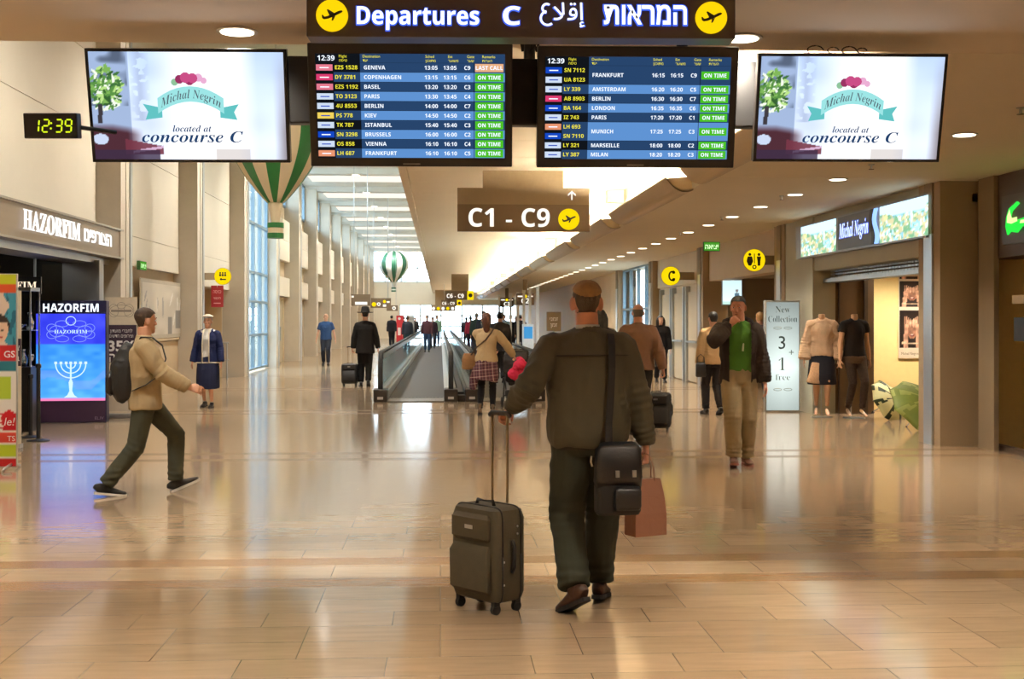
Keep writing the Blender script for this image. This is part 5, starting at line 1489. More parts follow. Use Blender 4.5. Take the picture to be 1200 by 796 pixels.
    def body(s, parent, mskin, hands=True, face=True, ears=1.0, head=True):
        mb = MB(); k = s.k
        if head: s.head_form(mb)
        if head:
            for g in (-1, 1):
                mb.ell(s.W((g * .325, -.06, -.03)), (.040 * s.hh, .10 * s.hh * ears, .145 * s.hh * ears), rot=s.hm @ Matrix.Rotation(g * -.5 * ears, 3, 'Z'), seg=10, n=6)
            mb.loft([s.W((0, .335, .06)), s.W((0, .385, -.03)), s.W((0, .445, -.135)), s.W((0, .38, -.165))], [(.035 * s.hh, .05 * s.hh), (.042 * s.hh, .05 * s.hh), (.068 * s.hh, .05 * s.hh), (.05 * s.hh, .03 * s.hh)], seg=10)
            for g in (-1, 1):
                mb.ell(s.W((g * .12, .345, .085)), (.10 * s.hh, .035 * s.hh, .03 * s.hh), rot=s.hm, seg=10, n=6)
                mb.ell(s.W((g * .17, .28, -.12)), (.09 * s.hh, .07 * s.hh, .07 * s.hh), rot=s.hm, seg=10, n=6)
            mb.ell(s.W((0, .36, -.27)), (.10 * s.hh, .045 * s.hh, .025 * s.hh), rot=s.hm, seg=10, n=6)
            mb.ell(s.W((0, .365, -.305)), (.085 * s.hh, .045 * s.hh, .025 * s.hh), rot=s.hm, seg=10, n=6)
            mb.ell(s.W((0, .33, -.42)), (.09 * s.hh, .06 * s.hh, .06 * s.hh), rot=s.hm, seg=10, n=6)
        nr = .052 if s.female else .062
        mb.loft([s.N - s.up * .06 * k, s.N + s.up * .01, s.N + s.up * .05 * k + Vector((0, .008, 0)), s.W((0, -.06, -.25)) if head else s.N + s.up * .10 * k], [(nr * 1.5 * k, nr * 1.2 * k), (nr * 1.1 * k, nr * 1.05 * k), (nr * k, nr * k), (nr * .98 * k, nr * k)], side=s.side, seg=14)
        f = s.female
        s.torso(mb, [(-.20, .10, .085), (-.1, .155, .105), (.02, .165 if f else .155, .11), (.22, .125 if f else .138, .09), (.45, .128 if f else .145, .098), (.70, .148 if f else .165, .115 if f else .108), (.86, .145 if f else .165, .09), (.95, .095, .07), (1.0, .06, .058)])
        for g in (-1, 1):
            a, b, c = s.sh[g], s.elbow[g], s.wrist[g]
            mb.loft([a - s.side * g * .09 * k + s.up * .01, a - s.side * g * .03 * k - s.up * .004, a + (b - a) * .08, a.lerp(b, .35), a.lerp(b, .8), b, b.lerp(c, .25), b.lerp(c, .7), c], [.042 * k, .046 * k, .048 * k, .046 * k, .04 * k, .039 * k, .042 * k, .033 * k, (.027 * k, .022 * k)], seg=10)
            if hands: s.hand(mb, g)
            h, kn, an = s.hips[g], s.knee[g], s.ankle[g]
            mb.loft([h + Vector((0, 0, .03)), h.lerp(kn, .2), h.lerp(kn, .7), kn, kn.lerp(an, .25), kn.lerp(an, .7), an - (an - kn).normalized() * .03], [.085 * k, .08 * k, .06 * k, .052 * k, .054 * k, .036 * k, .028 * k], seg=12)
            fd, fu = s.fdir[g], s.fup[g]
            mb.loft([an - fd * .035 * k - fu * .045 * k, an - fu * .045 * k, an + fd * .07 * k - fu * .058 * k, an + fd * .14 * k - fu * .068 * k], [(.020 * k, .024 * k), (.024 * k, .028 * k), (.03 * k, .018 * k), (.024 * k, .010 * k)], side=fd.cross(fu), seg=10)
        me = remesh(mb, s.vox * .75, 3)
        out = MB(); into(out, me, 0); bpy.data.meshes.remove(me)
        if face and head:
            for g in (-1, 1):
                out.ell(s.W((g * .125, .335, .015)), (.046 * s.hh, .032 * s.hh, .020 * s.hh), rot=s.hm, seg=10, n=6, mi=1)
                out.ell(s.W((g * .125, .365, .015)), (.024 * s.hh, .012 * s.hh, .024 * s.hh), rot=s.hm, seg=8, n=6, mi=2)
                out.loft([s.W((g * .05, .385, .105)), s.W((g * .13, .385, .125)), s.W((g * .20, .335, .10))], [.008 * s.hh, .012 * s.hh, .006 * s.hh], seg=6, mi=2)
            out.loft([s.W((-.085, .37, -.285)), s.W((0, .405, -.285)), s.W((.085, .37, -.285))], [.008 * s.hh, .016 * s.hh, .008 * s.hh], seg=6, mi=3)
        return out.build('body', [mskin, M_EYEW, M_EYED, mat('lips', (150, 84, 74), .5)], parent, smooth=True)
    def garment(s, name, mb, mats, parent, smooth=9, amp=.006, freq=9, aniso=(1, 1, .6), seed=1, rings=(), vox=None):
        me = remesh(mb, vox or s.vox, smooth)
        folds(me, amp, freq, aniso, seed, rings)
        return link(me, name, mats, parent)
    def top(s, parent, name, m, spec=None, sleeve=(.078, .07, .062, .060, .052), hem=-.10, grow=0.0, sleeve_end=1.0, amp=.006, freq=9, seed=1, collar=True, smooth=10, shoulder_r=.072, extra=None):
        mb = MB(); k = s.k; g_ = grow; f = s.female
        spec = spec or ([(hem, .185 + g_, .125 + g_), (hem + .12, .182 + g_, .125 + g_), (.25, .152 + g_, .112 + g_), (.45, .15 + g_, .115 + g_), (.68, .168 + g_, .13 + g_), (.84, .168 + g_, .105 + g_), (.94, .12, .085), (1.02, .072, .07)] if f else
                        [(hem, .180 + g_, .125 + g_), (hem + .12, .178 + g_, .125 + g_), (.25, .166 + g_, .118 + g_), (.45, .172 + g_, .12 + g_), (.68, .188 + g_, .13 + g_), (.84, .185 + g_, .11 + g_), (.94, .13, .088), (1.02, .078, .074)])
        s.torso(mb, spec)
        if collar: mb.loft([s.P0.lerp(s.N, .97), s.P0.lerp(s.N, 1.075) + Vector((0, .004, 0))], [(.074 * k, .072 * k), (.068 * k, .07 * k)], side=s.side, seg=18)
        for g in (-1, 1):
            a, b, c = s.sh[g], s.elbow[g], s.wrist[g]
            sl = [x * k + g_ * .5 for x in sleeve]
            mb.ell(a - s.side * g * .012 * k - s.up * .006 * k, ((shoulder_r + g_ * .4) * 1.0 * k, (shoulder_r + g_ * .4) * 1.0 * k, (shoulder_r + g_ * .4) * .92 * k), seg=14, n=10)
            mb.loft([s.N - s.up * .005 * k - s.side * g * -.03 * k, s.N.lerp(a, .55) + s.up * .004 * k, a - s.side * g * .01 * k], [(.06 * k, .05 * k), (.066 * k, .05 * k), (.06 * k, .055 * k)], side=(0, 1, 0), seg=14)
            pts = [a - s.side * g * .05 * k - s.up * .012 * k, a + (b - a) * .06, a.lerp(b, .45), a.lerp(b, .85), b, b.lerp(c, .2), b.lerp(c, .6), c - (c - b).normalized() * .004]
            rad = [shoulder_r * .85 * k, shoulder_r * .97 * k + g_ * .5, sl[0] * .95, sl[1] * .92, sl[1] * .93, sl[2], sl[3], sl[4]]
            if sleeve_end < 1.0:
                pts = pts[:3] + [a.lerp(b, sleeve_end)]; rad = rad[:3] + [sl[0] * .95]
            mb.loft(pts, rad, seg=14)
        if extra: extra(mb)
        rings = [(s.elbow[g], (s.wrist[g] - s.sh[g]), .09, .0018 * (amp / .006), .045) for g in (-1, 1)] + [(s.wrist[g].lerp(s.elbow[g], .25), (s.wrist[g] - s.elbow[g]), .06, .0014 * (amp / .006), .035) for g in (-1, 1)]
        return s.garment(name, mb, m, parent, amp=amp, freq=freq, seed=seed, rings=rings if sleeve_end == 1.0 else (), smooth=smooth)
    def trousers(s, parent, m, name='trousers', waist=.16, rad=(.098, .088, .074, .07, .064, .062), amp=.006, freq=8, seed=3, grow=0.0, end=.97):
        mb = MB(); k = s.k; f = s.female
        s.torso(mb, [(-.20, .115, .10), (-.10, .176 + grow, .12 + grow), (.02, .178 + grow, .122 + grow), (waist, .155 + grow, .108 + grow)])
        for g in (-1, 1):
            h, kn, an = s.hips[g], s.knee[g], s.ankle[g]
            e = kn.lerp(an, end)
            pts = [h + Vector((0, 0, .02)), h.lerp(kn, .25), h.lerp(kn, .65), kn, kn.lerp(an, .3), kn.lerp(an, .72), e]
            r_ = [x * k * s.bulk + grow * .6 for x in rad]
            mb.loft(pts, [r_[0], r_[0] * .97, r_[1] * .92, r_[2], r_[3], r_[4], r_[5]], side=(1, 0, 0), seg=16)
        rings = [(s.knee[g], s.ankle[g] - s.hips[g], .10, .0022, .055) for g in (-1, 1)] + [(s.ankle[g] + Vector((0, 0, .06)), (0, 0, 1), .09, .0035, .055) for g in (-1, 1)] + [(s.hips[g] - Vector((0, 0, .06)), (0, .5, 1), .07, .002, .06) for g in (-1, 1)]
        return s.garment(name, mb, m, parent, amp=amp, freq=freq, aniso=(1, 1, .5), seed=seed, rings=rings)
    def shoes(s, parent, m, msole, boot=0.0, name='shoe', heel=0.0):
        k = s.k * (.9 if s.female else 1.0)
        for g in (-1, 1):
            an, fd, fu = s.ankle[g], s.fdir[g], s.fup[g]; sd = fd.cross(fu)
            base = an - fu * (.085 * s.k)
            sec = [(-.078, .022, .050, .030), (-.070, .032, .072, .040), (-.04, .037, .082, .044), (.0, .037, .084, .05), (.04, .038, .066, .044), (.08, .044, .050, .034), (.12, .046, .040, .026), (.16, .040, .032, .02), (.185, .026, .026, .015), (.196, .010, .022, .008)]
            mb = MB()
            mb.loft([base + fd * (a * k) + fu * ((.016 + c * .5) * k + heel * max(0, (.08 - a)) * .0) for a, w, c, q in sec], [(w * k, max(c * .55, .006) * k) for a, w, c, q in sec], side=sd, seg=16, power=2.4)
            mb.loft([an - fu * .04 * k, an + fu * (.012 + boot) * k], [(.040 * k, .046 * k), (.042 * k, .045 * k)], side=sd, seg=14)
            me = remesh(mb, .005 if s.vox < .011 else .009, 3)
            o = link(me, name, m, parent)
            ms = MB()
            out = [(-.082, .020), (-.072, .031), (-.04, .037), (.03, .037), (.08, .047), (.12, .049), (.16, .043), (.19, .028), (.203, .010)]
            poly = [(w, a) for a, w in out] + [(-w, a) for a, w in reversed(out)]
            Mx = Matrix((tuple(sd), tuple(fd), tuple(fu))).transposed().to_4x4(); Mx.translation = base
            ms.prism([(x * k, y * k) for x, y in poly], Mx, 0.001, .022 * k)
            if heel: ms.prism([(x * k * .9, y * k) for x, y in [(.03, -.07), (.035, -.03), (-.035, -.03), (-.03, -.07)]], Mx, -.0, .03 * k)
            ms.build('sole', msole, o)
    def hair(s, parent, m, mask, grow=1.05, add=.012, amp=.003, extra=None, name='hair', seed=4, vox=None, freq=26):
        """shell over the head kept where mask(x, y, z) in head units is true, plus any extra lofts"""
        mb = MB(); s.head_form(mb, grow, add)
        me = remesh(mb, vox or s.vox * .7, 2)
        inv = s.hm.transposed()
        keep = MB(); vs = [tuple(v.co) for v in me.vertices]
        ok = []
        for p in me.polygons:
            q = inv @ (p.center - s.hc) / s.hh
            if mask(q.x, q.y, q.z): ok.append(tuple(p.vertices))
        used = sorted({i for f in ok for i in f}); mp = {i: j for j, i in enumerate(used)}
        keep.add([vs[i] for i in used], [tuple(mp[i] for i in f) for f in ok])
        bpy.data.meshes.remove(me)
        if extra:
            e = MB(); extra(e); em = remesh(e, vox or s.vox * .7, 3); into(keep, em); bpy.data.meshes.remove(em)
        me = keep.mesh(name, m)
        folds(me, amp, freq, (1, 1, .35), seed)
        return link(me, name, m, parent)
def short_hair(x, y, z):
    if z > .36: return True
    if abs(x) > .2 and -.24 < z < .10 and -.20 < y < .06: return False
    if y > .22: return z > .27 + .1 * (y - .22)
    if y > -.02: return z > .10 + .9 * max(0, y) and not (abs(x) > .33 and y > .0 and z < .1)
    return z > -.42 + max(0, (y + .18)) * 1.9
def cap_hair(x, y, z):
    if y > .2: return z > .25
    return z > -.1 - .25 * (y < -.1) + max(0, y) * 1.6
def cloth(name, rgb, rough=.85, var=.16, scale=9, bump=.25, bscale=260, spec=.25):
    return mat(name, rgb, rough, var=var, scale=scale, bump=bump, bscale=bscale, spec=spec)
def sash(mb, pts, w, th, seg=8, side=(0, 1, 0)):
    mb.loft(pts, [(w, th)] * len(pts), side=side, seg=seg, power=4)

M_SKIN = skin('skin_tan', (208, 154, 124)); M_SKIN2 = skin('skin_light', (214, 166, 138)); M_SKIN3 = skin('skin_ruddy', (212, 150, 122))
M_HAIRB = mat('hair_brown', (62, 46, 34), .7, var=.3, scale=60, bump=.5, bscale=220, stretch=(1, 1, .25))
M_HAIRD = mat('hair_black', (26, 20, 18), .6, var=.3, scale=60, bump=.5, bscale=220, stretch=(1, 1, .25))
M_HAIRG = mat('hair_grey', (168, 162, 154), .7, var=.2, scale=60, bump=.4, bscale=220)
M_HAIRW = mat('hair_white', (222, 214, 200), .7, var=.12, scale=60, bump=.4, bscale=220)
M_HAIRR = mat('hair_auburn', (92, 54, 38), .6, var=.3, scale=60, bump=.5, bscale=220, stretch=(1, 1, .25))
M_HAIRL = mat('hair_blonde', (176, 140, 92), .6, var=.25, scale=60, bump=.5, bscale=220, stretch=(1, 1, .25))
M_LEATHER_B = mat('brown_leather', (70, 46, 34), .45, var=.2, scale=25, bump=.2, bscale=120)
M_LEATHER_K = mat('black_leather', (24, 22, 22), .4, var=.2, scale=25, bump=.2, bscale=120)
M_SOLE = mat('dark_sole', (30, 26, 24), .7); M_SOLEW = mat('white_sole', (226, 222, 212), .6)

# ---------------------------------------------------------------- 1 the man in the foreground
p = G(690, 713); s1 = p.y / F
t = thing('person', 'man in dark olive jacket walking away with a suitcase in the foreground', 'person', (p.x, p.y, 0), rz=R(-2))
f = Fig(1.76, foot_l=(-.060, -.19, .0, -.45, .55), foot_r=(.072, .17, 0, -.12, -.25), hand_l=(-.405, .10, 1.075), pole_l=(-.35, -1, -.55), hand_r=(.312, .03, .868), pole_r=(.5, -1, 0),
        head=(.03, -.06, .02), voxel=.0065, knee_l=(-.15, 1, 0), knee_r=(.1, 1, 0), lean=(-.005, .03), shoulder=.186, bulk=1.06)
f.hd[-1] = (-.35, .1, -1); f.hn[-1] = (.1, -.3, -.3); f.hd[-1] = (-.6, .35, -.55); f.hn[-1] = (.35, -.2, -.8); f.curl[-1] = (.9, 1.1, .7)
f.curl[1] = (1.1, 1.2, .7); f.hd[1] = (.05, .05, -1)
f.body(t, M_SKIN3, ears=1.25)
M_OLIVE = mat('olive_jacket_cloth', (72, 68, 53), .72, var=.2, scale=7, bump=.25, bscale=200, spec=.35)
def yoke(mb): pass
jk = f.top(t, 'jacket', M_OLIVE, spec=[(-.115, .176, .128), (-.10, .19, .14), (-.02, .204, .15), (.15, .207, .152), (.35, .205, .148), (.6, .21, .148), (.76, .205, .135), (.87, .183, .112), (.95, .13, .092), (1.03, .080, .078)],
           sleeve=(.080, .074, .068, .064, .050), amp=.012, freq=6, seed=11, shoulder_r=.078)
q = MB(); f.torso(q, [(-.135, .174, .127), (-.128, .179, .131), (-.07, .181, .133), (-.062, .176, .128)], power=2.3, seg=36)
q.build('waistband', mat('olive_rib', (42, 38, 28), .85, var=.2, scale=80, stretch=(1, 1, .05)), jk, smooth=True)
q = MB(); f.torso(q, [(.785, .214, .133, 0, -.006), (.79, .2165, .135, 0, -.006), (.796, .214, .133, 0, -.006)], seg=40); q.build('yoke_seam', mat('olive_seam', (40, 36, 27), .8), jk, smooth=True)
f.trousers(t, mat('dark_green_trousers', (50, 53, 42), .8, var=.16, scale=6, bump=.2, bscale=220, spec=.3), amp=.011, freq=6, seed=5, rad=(.100, .096, .082, .077, .072, .070), grow=.008)
f.shoes(t, M_LEATHER_B, M_SOLE)
f.hair(t, mat('hair_brown_grey', (70, 58, 46), .75, var=.3, scale=70, bump=.5, bscale=240, stretch=(1, 1, .3)), lambda x, y, z: short_hair(x, y, z) , amp=.0015, add=.008, grow=1.03)
# skull cap
mb = MB(); f.head_form(mb, 1.055, .03); me = remesh(mb, .005, 3); kp = MB(); inv = f.hm.transposed()
vs = [tuple(v.co) for v in me.vertices]; ok = []
for po in me.polygons:
    q = inv @ (po.center - f.hc) / f.hh
    if (q.z - .26) * .92 + (-q.y - .15) * .45 > .0 and q.z > .10: ok.append(tuple(po.vertices))
used = sorted({i for fc in ok for i in fc}); mp = {i: j for j, i in enumerate(used)}
kp.add([vs[i] for i in used], [tuple(mp[i] for i in fc) for fc in ok])
kp.build('skull_cap', mat('brown_knit', (150, 114, 74), .9, var=.2, scale=40, bump=.4, bscale=300), t, smooth=True)
q = MB(); q.loft([f.P0.lerp(f.N, 1.06), f.P0.lerp(f.N, 1.10)], [(.069, .071), (.066, .069)], seg=24); q.build('shirt_collar', mat('white_shirt', (226, 222, 214), .7), t, smooth=True)
q = MB(); wf = f.P0.lerp(f.N, -.12) + Vector((.0, -.155, -.03)); q.loft([wf, wf + Vector((-.004, -.006, -.03)), wf + Vector((.004, -.004, -.055))], [(.005, .002)] * 3, seg=8); q.build('white_tag', mat('tag_white', (216, 210, 190), .6), t)
FG = (f, t)
def lw(t_, v):              # figure-local to world
    return t_.matrix_basis @ Vector(v)
# shoulder bag of the foreground man
c = lw(t, (.130, -.225, .72))
bag = thing('shoulder_bag', 'black shoulder bag hanging at the hip of the foreground man', 'bag', (c.x, c.y, c.z - .18), rz=R(8))
q = MB(); q.loft([(0, 0, .0), (0, 0, .02), (0, 0, .16), (0, 0, .32), (0, 0, .345)], [(.108, .04), (.118, .052), (.118, .058), (.112, .05), (.10, .04)], seg=32, power=6)
q.build('main_body', mat('black_nylon', (24, 23, 22), .6, var=.2, scale=30, bump=.3, bscale=300), bag, smooth=True)
q = MB(); q.loft([(.0, -.0, .16), (0, -.012, .2), (0, -.012, .34), (0, 0, .355)], [(.121, .058), (.122, .053), (.116, .05), (.10, .042)], seg=32, power=6); q.build('flap', M_LEATHER_K, bag, smooth=True)
q = MB(); q.loft([(.035, -.07, .03), (.035, -.072, .05), (.035, -.072, .13), (.035, -.066, .15)], [(.062, .012), (.07, .02), (.07, .02), (.06, .012)], seg=24, power=5); q.build('front_pocket', M_LEATHER_K, bag, smooth=True)
q = MB(); q.box(-.03, -.01, -.075, -.055, .20, .235).box(.06, .08, -.075, -.055, .20, .235); q.build('buckle', M_METAL, bag)
inv_ = bag.matrix_basis.inverted()
def bp(v): return inv_ @ lw(t, v)
q = MB(); sash(q, [bp((.085, -.235, .885)), bp((.088, -.192, 1.0)), bp((.10, -.178, 1.15)), bp((.108, -.168, 1.3)), bp((.112, -.118, 1.42)), bp((.112, -.05, 1.475)), bp((.108, .04, 1.465)), bp((.10, .11, 1.38)), bp((.10, .155, 1.2))], .019, .003, side=(1, 0, 0))
q.build('strap', mat('black_webbing', (20, 20, 19), .8, var=.2, scale=80), bag)
# paper bag
c = lw(t, (.318, -.0, .70))
pb = thing('paper_bag', 'brown paper carrier bag in the right hand of the foreground man', 'bag', (c.x - .012, c.y + .0, .395), rz=R(24))
q = MB()
w0, d0, h0 = .10, .055, .30
vs = []
for z, w_, d_, tw in ((0, w0, d0, 0), (.12, w0 * .99, d0 * 1.0, .0), (.22, w0 * .94, d0 * .7, 0), (h0, w0 * .85, d0 * .30, 0)):
    vs.append([(-w_, -d_, z), (0, -d_ * (1.04), z), (w_, -d_, z), (w_ * (1 - .12 * (z / h0)), 0, z), (w_, d_, z), (0, d_, z), (-w_, d_, z), (-w_ * (1 - .12 * (z / h0)), 0, z)])
q.rings([[Vector(v) for v in r_] for r_ in vs]); q.build('paper_body', mat('kraft_paper', (148, 102, 80), .6, var=.12, scale=12, bump=.2, bscale=40), pb, bevel=.002)
for sy in (-1, 1):
    q = MB(); q.tube([(-.045, sy * .018, h0 - .02), (-.042, sy * .014, h0 + .06), (-.02, sy * .008, h0 + .125), (.0, sy * .006, h0 + .135), (.02, sy * .008, h0 + .125), (.042, sy * .014, h0 + .06), (.045, sy * .018, h0 - .02)], .0035, 6); q.build('handle', mat('paper_cord', (112, 76, 56), .8), pb)

def suitcase(loc, rz, label, w=.36, d=.22, h=.50, hz=1.04, mcol=None, mdark=None, z0=.06, detail=True, tilt=0.0):
    """soft trolley case: front faces local -y, telescopic handle at the back"""
    mcol = mcol or M_LEATHER_K; mdark = mdark or M_BLACK
    t = thing('suitcase', label, 'suitcase', loc, rz=rz)
    if tilt: t.rotation_euler = (tilt, 0, rz)
    q = MB(); q.loft([(0, 0, z0), (0, 0, z0 + .012), (0, 0, z0 + .05), (0, 0, z0 + h - .06), (0, 0, z0 + h - .015), (0, 0, z0 + h)], [(w / 2 - .035, d / 2 - .03), (w / 2 - .012, d / 2 - .01), (w / 2, d / 2), (w / 2, d / 2), (w / 2 - .014, d / 2 - .01), (w / 2 - .05, d / 2 - .04)], seg=48, power=7)
    o = q.build('shell', mcol, t); smooth_by_angle(o, 40)
    if detail:
        q = MB(); q.loft([(0, -d / 2 + .004, z0 + .05), (0, -d / 2 - .012, z0 + .07), (0, -d / 2 - .016, z0 + .26), (0, -d / 2 - .002, z0 + .30)], [(w / 2 - .05, .012), (w / 2 - .035, .022), (w / 2 - .035, .022), (w / 2 - .05, .010)], seg=40, power=7); o2 = q.build('large_pocket', mcol, t); smooth_by_angle(o2, 40)
        q = MB(); q.loft([(0, -d / 2 + .004, z0 + .325), (0, -d / 2 - .008, z0 + .34), (0, -d / 2 - .008, z0 + .44), (0, -d / 2 + .004, z0 + .46)], [(w / 2 - .055, .010), (w / 2 - .04, .016), (w / 2 - .04, .016), (w / 2 - .06, .008)], seg=40, power=7); o3 = q.build('small_pocket', mcol, t); smooth_by_angle(o3, 40)
        MB().box(-.03, .03, -d / 2 - .027, -d / 2 - .023, z0 + .385, z0 + .405).build('name_plate', M_METAL, o3)
        q = MB()
        for yy in (-d / 2 + .05, d / 2 - .05):
            sec = []
            for i in range(40):
                a = 2 * math.pi * i / 40; cc, ss = math.cos(a), math.sin(a)
                sec.append(Vector((math.copysign(abs(cc) ** (2 / 9), cc) * (w / 2 + .002), yy, z0 + h / 2 + math.copysign(abs(ss) ** (2 / 9), ss) * (h / 2 + .002))))
            q.tube(sec + sec[:1], .005, 6)
        q.build('piping', mdark, t, smooth=True)
        q = MB(); q.tube([(w / 2 + .004, -.0, z0 + .16), (w / 2 + .022, 0, z0 + .19), (w / 2 + .022, 0, z0 + .30), (w / 2 + .004, 0, z0 + .33)], .011, 8); q.build('side_handle', mdark, t, smooth=True)
        q = MB()
        for z_ in (.10, .22, .36, .40): q.ell((w / 2 + .004, -d / 4 if z_ < .3 else d / 6, z0 + z_), (.004, .006, .006), seg=8, n=5)
        q.build('stud', M_METAL, t)
        q = MB(); q.tube([(-.07, -.02, z0 + h - .005), (-.06, -.02, z0 + h + .022), (.06, -.02, z0 + h + .022), (.07, -.02, z0 + h - .005)], .010, 8); q.build('top_handle', mdark, t, smooth=True)
    for sx in (-.06, .06):
        MB().cyl((sx, d / 2 - .03, z0 + h - .02), (sx, d / 2 - .03, hz - .01), .0075, 10).build('handle_tube', mat('bronze_tube', (150, 132, 104), .3, .9), t)
    MB().loft([(-.078, d / 2 - .03, hz - .012), (-.06, d / 2 - .03, hz), (.06, d / 2 - .03, hz), (.078, d / 2 - .03, hz - .012)], [(.012, .014)] * 4, side=(0, 1, 0), seg=10, round_ends=True).build('grip', mdark, t, smooth=True)
    for sx in (-1, 1):
        for sy in (-1, 1):
            x, y = sx * (w / 2 - .045), sy * (d / 2 - .04)
            q = MB().box(x - .016, x + .016, y - .02, y + .02, z0 - .018, z0 + .03); wb = q.build('caster', mdark, t, bevel=.004)
            MB().cyl((x - .012, y, .027), (x + .012, y, .027), .027, 16).build('wheel', M_RUBBER, wb)
    return t
pS = G(572, 713)
suitcase((pS.x, pS.y, 0), R(-50), 'olive black soft suitcase standing beside the foreground man', w=.37, d=.23, h=.50, hz=1.045,
         mcol=mat('olive_black_canvas', (70, 64, 48), .75, var=.2, scale=20, bump=.3, bscale=240), mdark=mat('case_trim', (22, 21, 19), .55))

# ---------------------------------------------------------------- 2 man striding at the left
p = G(174, 579); s = p.y / F
t = thing('person', 'man in beige jacket with a black backpack striding to the right', 'person', (p.x, p.y, 0), rz=R(-78))
f = Fig(1.71, pelvis=(0, -.03, -.055), foot_r=(.07, -.38, 0, -.12, 0), foot_l=(-.08, .27, .0, .38, .1), hand_r=(.20, .34, .955), pole_r=(.3, -1, -.2), hand_l=(-.24, .02, .80), pole_l=(-.3, -1, 0), lean=(0, -.01), head=(.5, -.02, 0), voxel=.0075)
f.hd[1] = (.0, .95, -.2); f.hn[1] = (-.8, 0, -.5); f.curl[1] = (.35, .45, .3)
f.body(t, M_SKIN)
f.top(t, 'jacket', cloth('beige_jacket', (172, 152, 116)), hem=-.17, grow=.024, amp=.009, freq=7, seed=21, sleeve=(.076, .068, .062, .058, .048))
f.trousers(t, cloth('grey_green_jeans', (66, 68, 56)), amp=.007, freq=7, seed=22, grow=.004, rad=(.1, .092, .078, .074, .068, .068))
f.shoes(t, mat('black_suede', (34, 32, 30), .8), M_SOLEW)
f.hair(t, M_HAIRB, short_hair, amp=.003)
c = lw(t, (0, -.20, 1.0))
bk = thing('backpack', 'black backpack worn by the man striding in the beige jacket', 'backpack', lw(t, (0, -.125, .84)), rz=R(-78))
q = MB(); q.loft([(0, -.06, .0), (0, -.075, .02), (0, -.10, .10), (0, -.095, .30), (0, -.06, .44), (0, -.03, .50)], [(.11, .05), (.14, .075), (.155, .105), (.15, .098), (.12, .07), (.06, .035)], side=(1, 0, 0), seg=24, power=3)
me = remesh(q, .008, 4); folds(me, .008, 9, (1, 1, .6), 31); link(me, 'pack_body', mat('black_nylon', (24, 23, 22), .6, var=.2, scale=30, bump=.3, bscale=300), bk)
q = MB(); q.loft([(0, -.18, .05), (0, -.205, .08), (0, -.205, .2), (0, -.18, .26)], [(.10, .02), (.12, .035), (.12, .035), (.09, .018)], seg=24, power=4); q.build('front_pocket', M_LEATHER_K, bk, smooth=True)
ib = bk.matrix_basis.inverted()
for g in (-1, 1):
    q = MB(); L_ = lambda x, y, z: ib @ lw(t, (x, y, z))
    sash(q, [L_(g * .10, -.13, 1.29), L_(g * .115, -.06, 1.40), L_(g * .12, .03, 1.395), L_(g * .135, .12, 1.32), L_(g * .17, .15, 1.2), L_(g * .205, .09, 1.06), L_(g * .205, -.02, .98), L_(g * .16, -.13, .93)], .022, .005, side=(1, 0, 0)); q.build('strap', M_BLACK, bk)

# ---------------------------------------------------------------- 3 woman in navy
p = G(244, 477.5)
t = thing('person', 'woman in navy cardigan and skirt with white trim walking towards us at left', 'person', (p.x, p.y, 0), rz=R(172))
f = Fig(1.63, female=True, bulk=1.10, foot_l=(-.075, .03, 0, .0, .1), foot_r=(.075, -.05, 0, -.1, -.1), hand_l=(-.27, .09, .77), hand_r=(.27, .06, .77), voxel=.009, head=(.08, .02, 0))
f.body(t, M_SKIN)
q = MB(); f.torso(q, [(-.78, .0, .0)] and [(-1.06, .195, .185, 0, .01), (-.7, .195, .185, 0, .012), (-.4, .195, .172, 0, .006), (-.1, .185, .145), (.12, .15, .115)]); f.garment('skirt', q, cloth('navy_skirt', (32, 38, 66)), t, amp=.005, freq=6, aniso=(1, 1, .2), seed=2)
f.top(t, 'blouse', cloth('white_blouse', (226, 222, 216)), hem=-.02, grow=-.006, amp=.003, sleeve_end=.4, shoulder_r=.058, sleeve=(.056, .05, .05, .05, .05))
MN = cloth('navy_cardigan', (28, 36, 74)); MT = cloth('cream_trim', (226, 216, 190))
cd = f.top(t, 'cardigan', MN, hem=-.15, grow=.010, amp=.006, seed=8, collar=False, sleeve=(.07, .064, .06, .06, .056))
# open the front of the cardigan
def open_front(o, half, zlo, zhi, f, slope=0.0):
    me = o.data; import bmesh
    b = bmesh.new(); b.from_mesh(me)
    dele = [fc for fc in b.faces if fc.calc_center_median().y > f.P0.y + .03 and abs(fc.calc_center_median().x) < half + slope * max(0, fc.calc_center_median().z - f.P0.z) and zlo < fc.calc_center_median().z < zhi]
    bmesh.ops.delete(b, geom=dele, context='FACES'); b.to_mesh(me); b.free()
open_front(cd, .055, 0, 3, f)
q = MB()
for g in (-1, 1): sash(q, [(g * .062, .150, .80), (g * .06, .150, .98), (g * .06, .150, 1.15), (g * .055, .130, 1.30), (g * .05, .09, 1.38)], .011, .006, side=(1, 0, 0))
f.torso(q, [(-.155, .206, .146), (-.15, .212, .152), (-.12, .212, .152), (-.115, .206, .146)], seg=36)
q.build('trim', MT, cd, smooth=True)
f.shoes(t, M_LEATHER_K, M_SOLE)
f.hair(t, M_HAIRG, cap_hair, grow=1.08, add=.02, amp=.008)
q = MB(); q.tube([f.W((.36 * math.cos(a), -.03 + .42 * math.sin(a), .40)) for a in np.linspace(0, 2 * math.pi, 20)], .016, 8); q.ell(f.W((0, -.03, .44)), (.075, .088, .035), rot=f.hm); q.build('beret', mat('cream_knit', (224, 214, 194), .9), t, smooth=True)

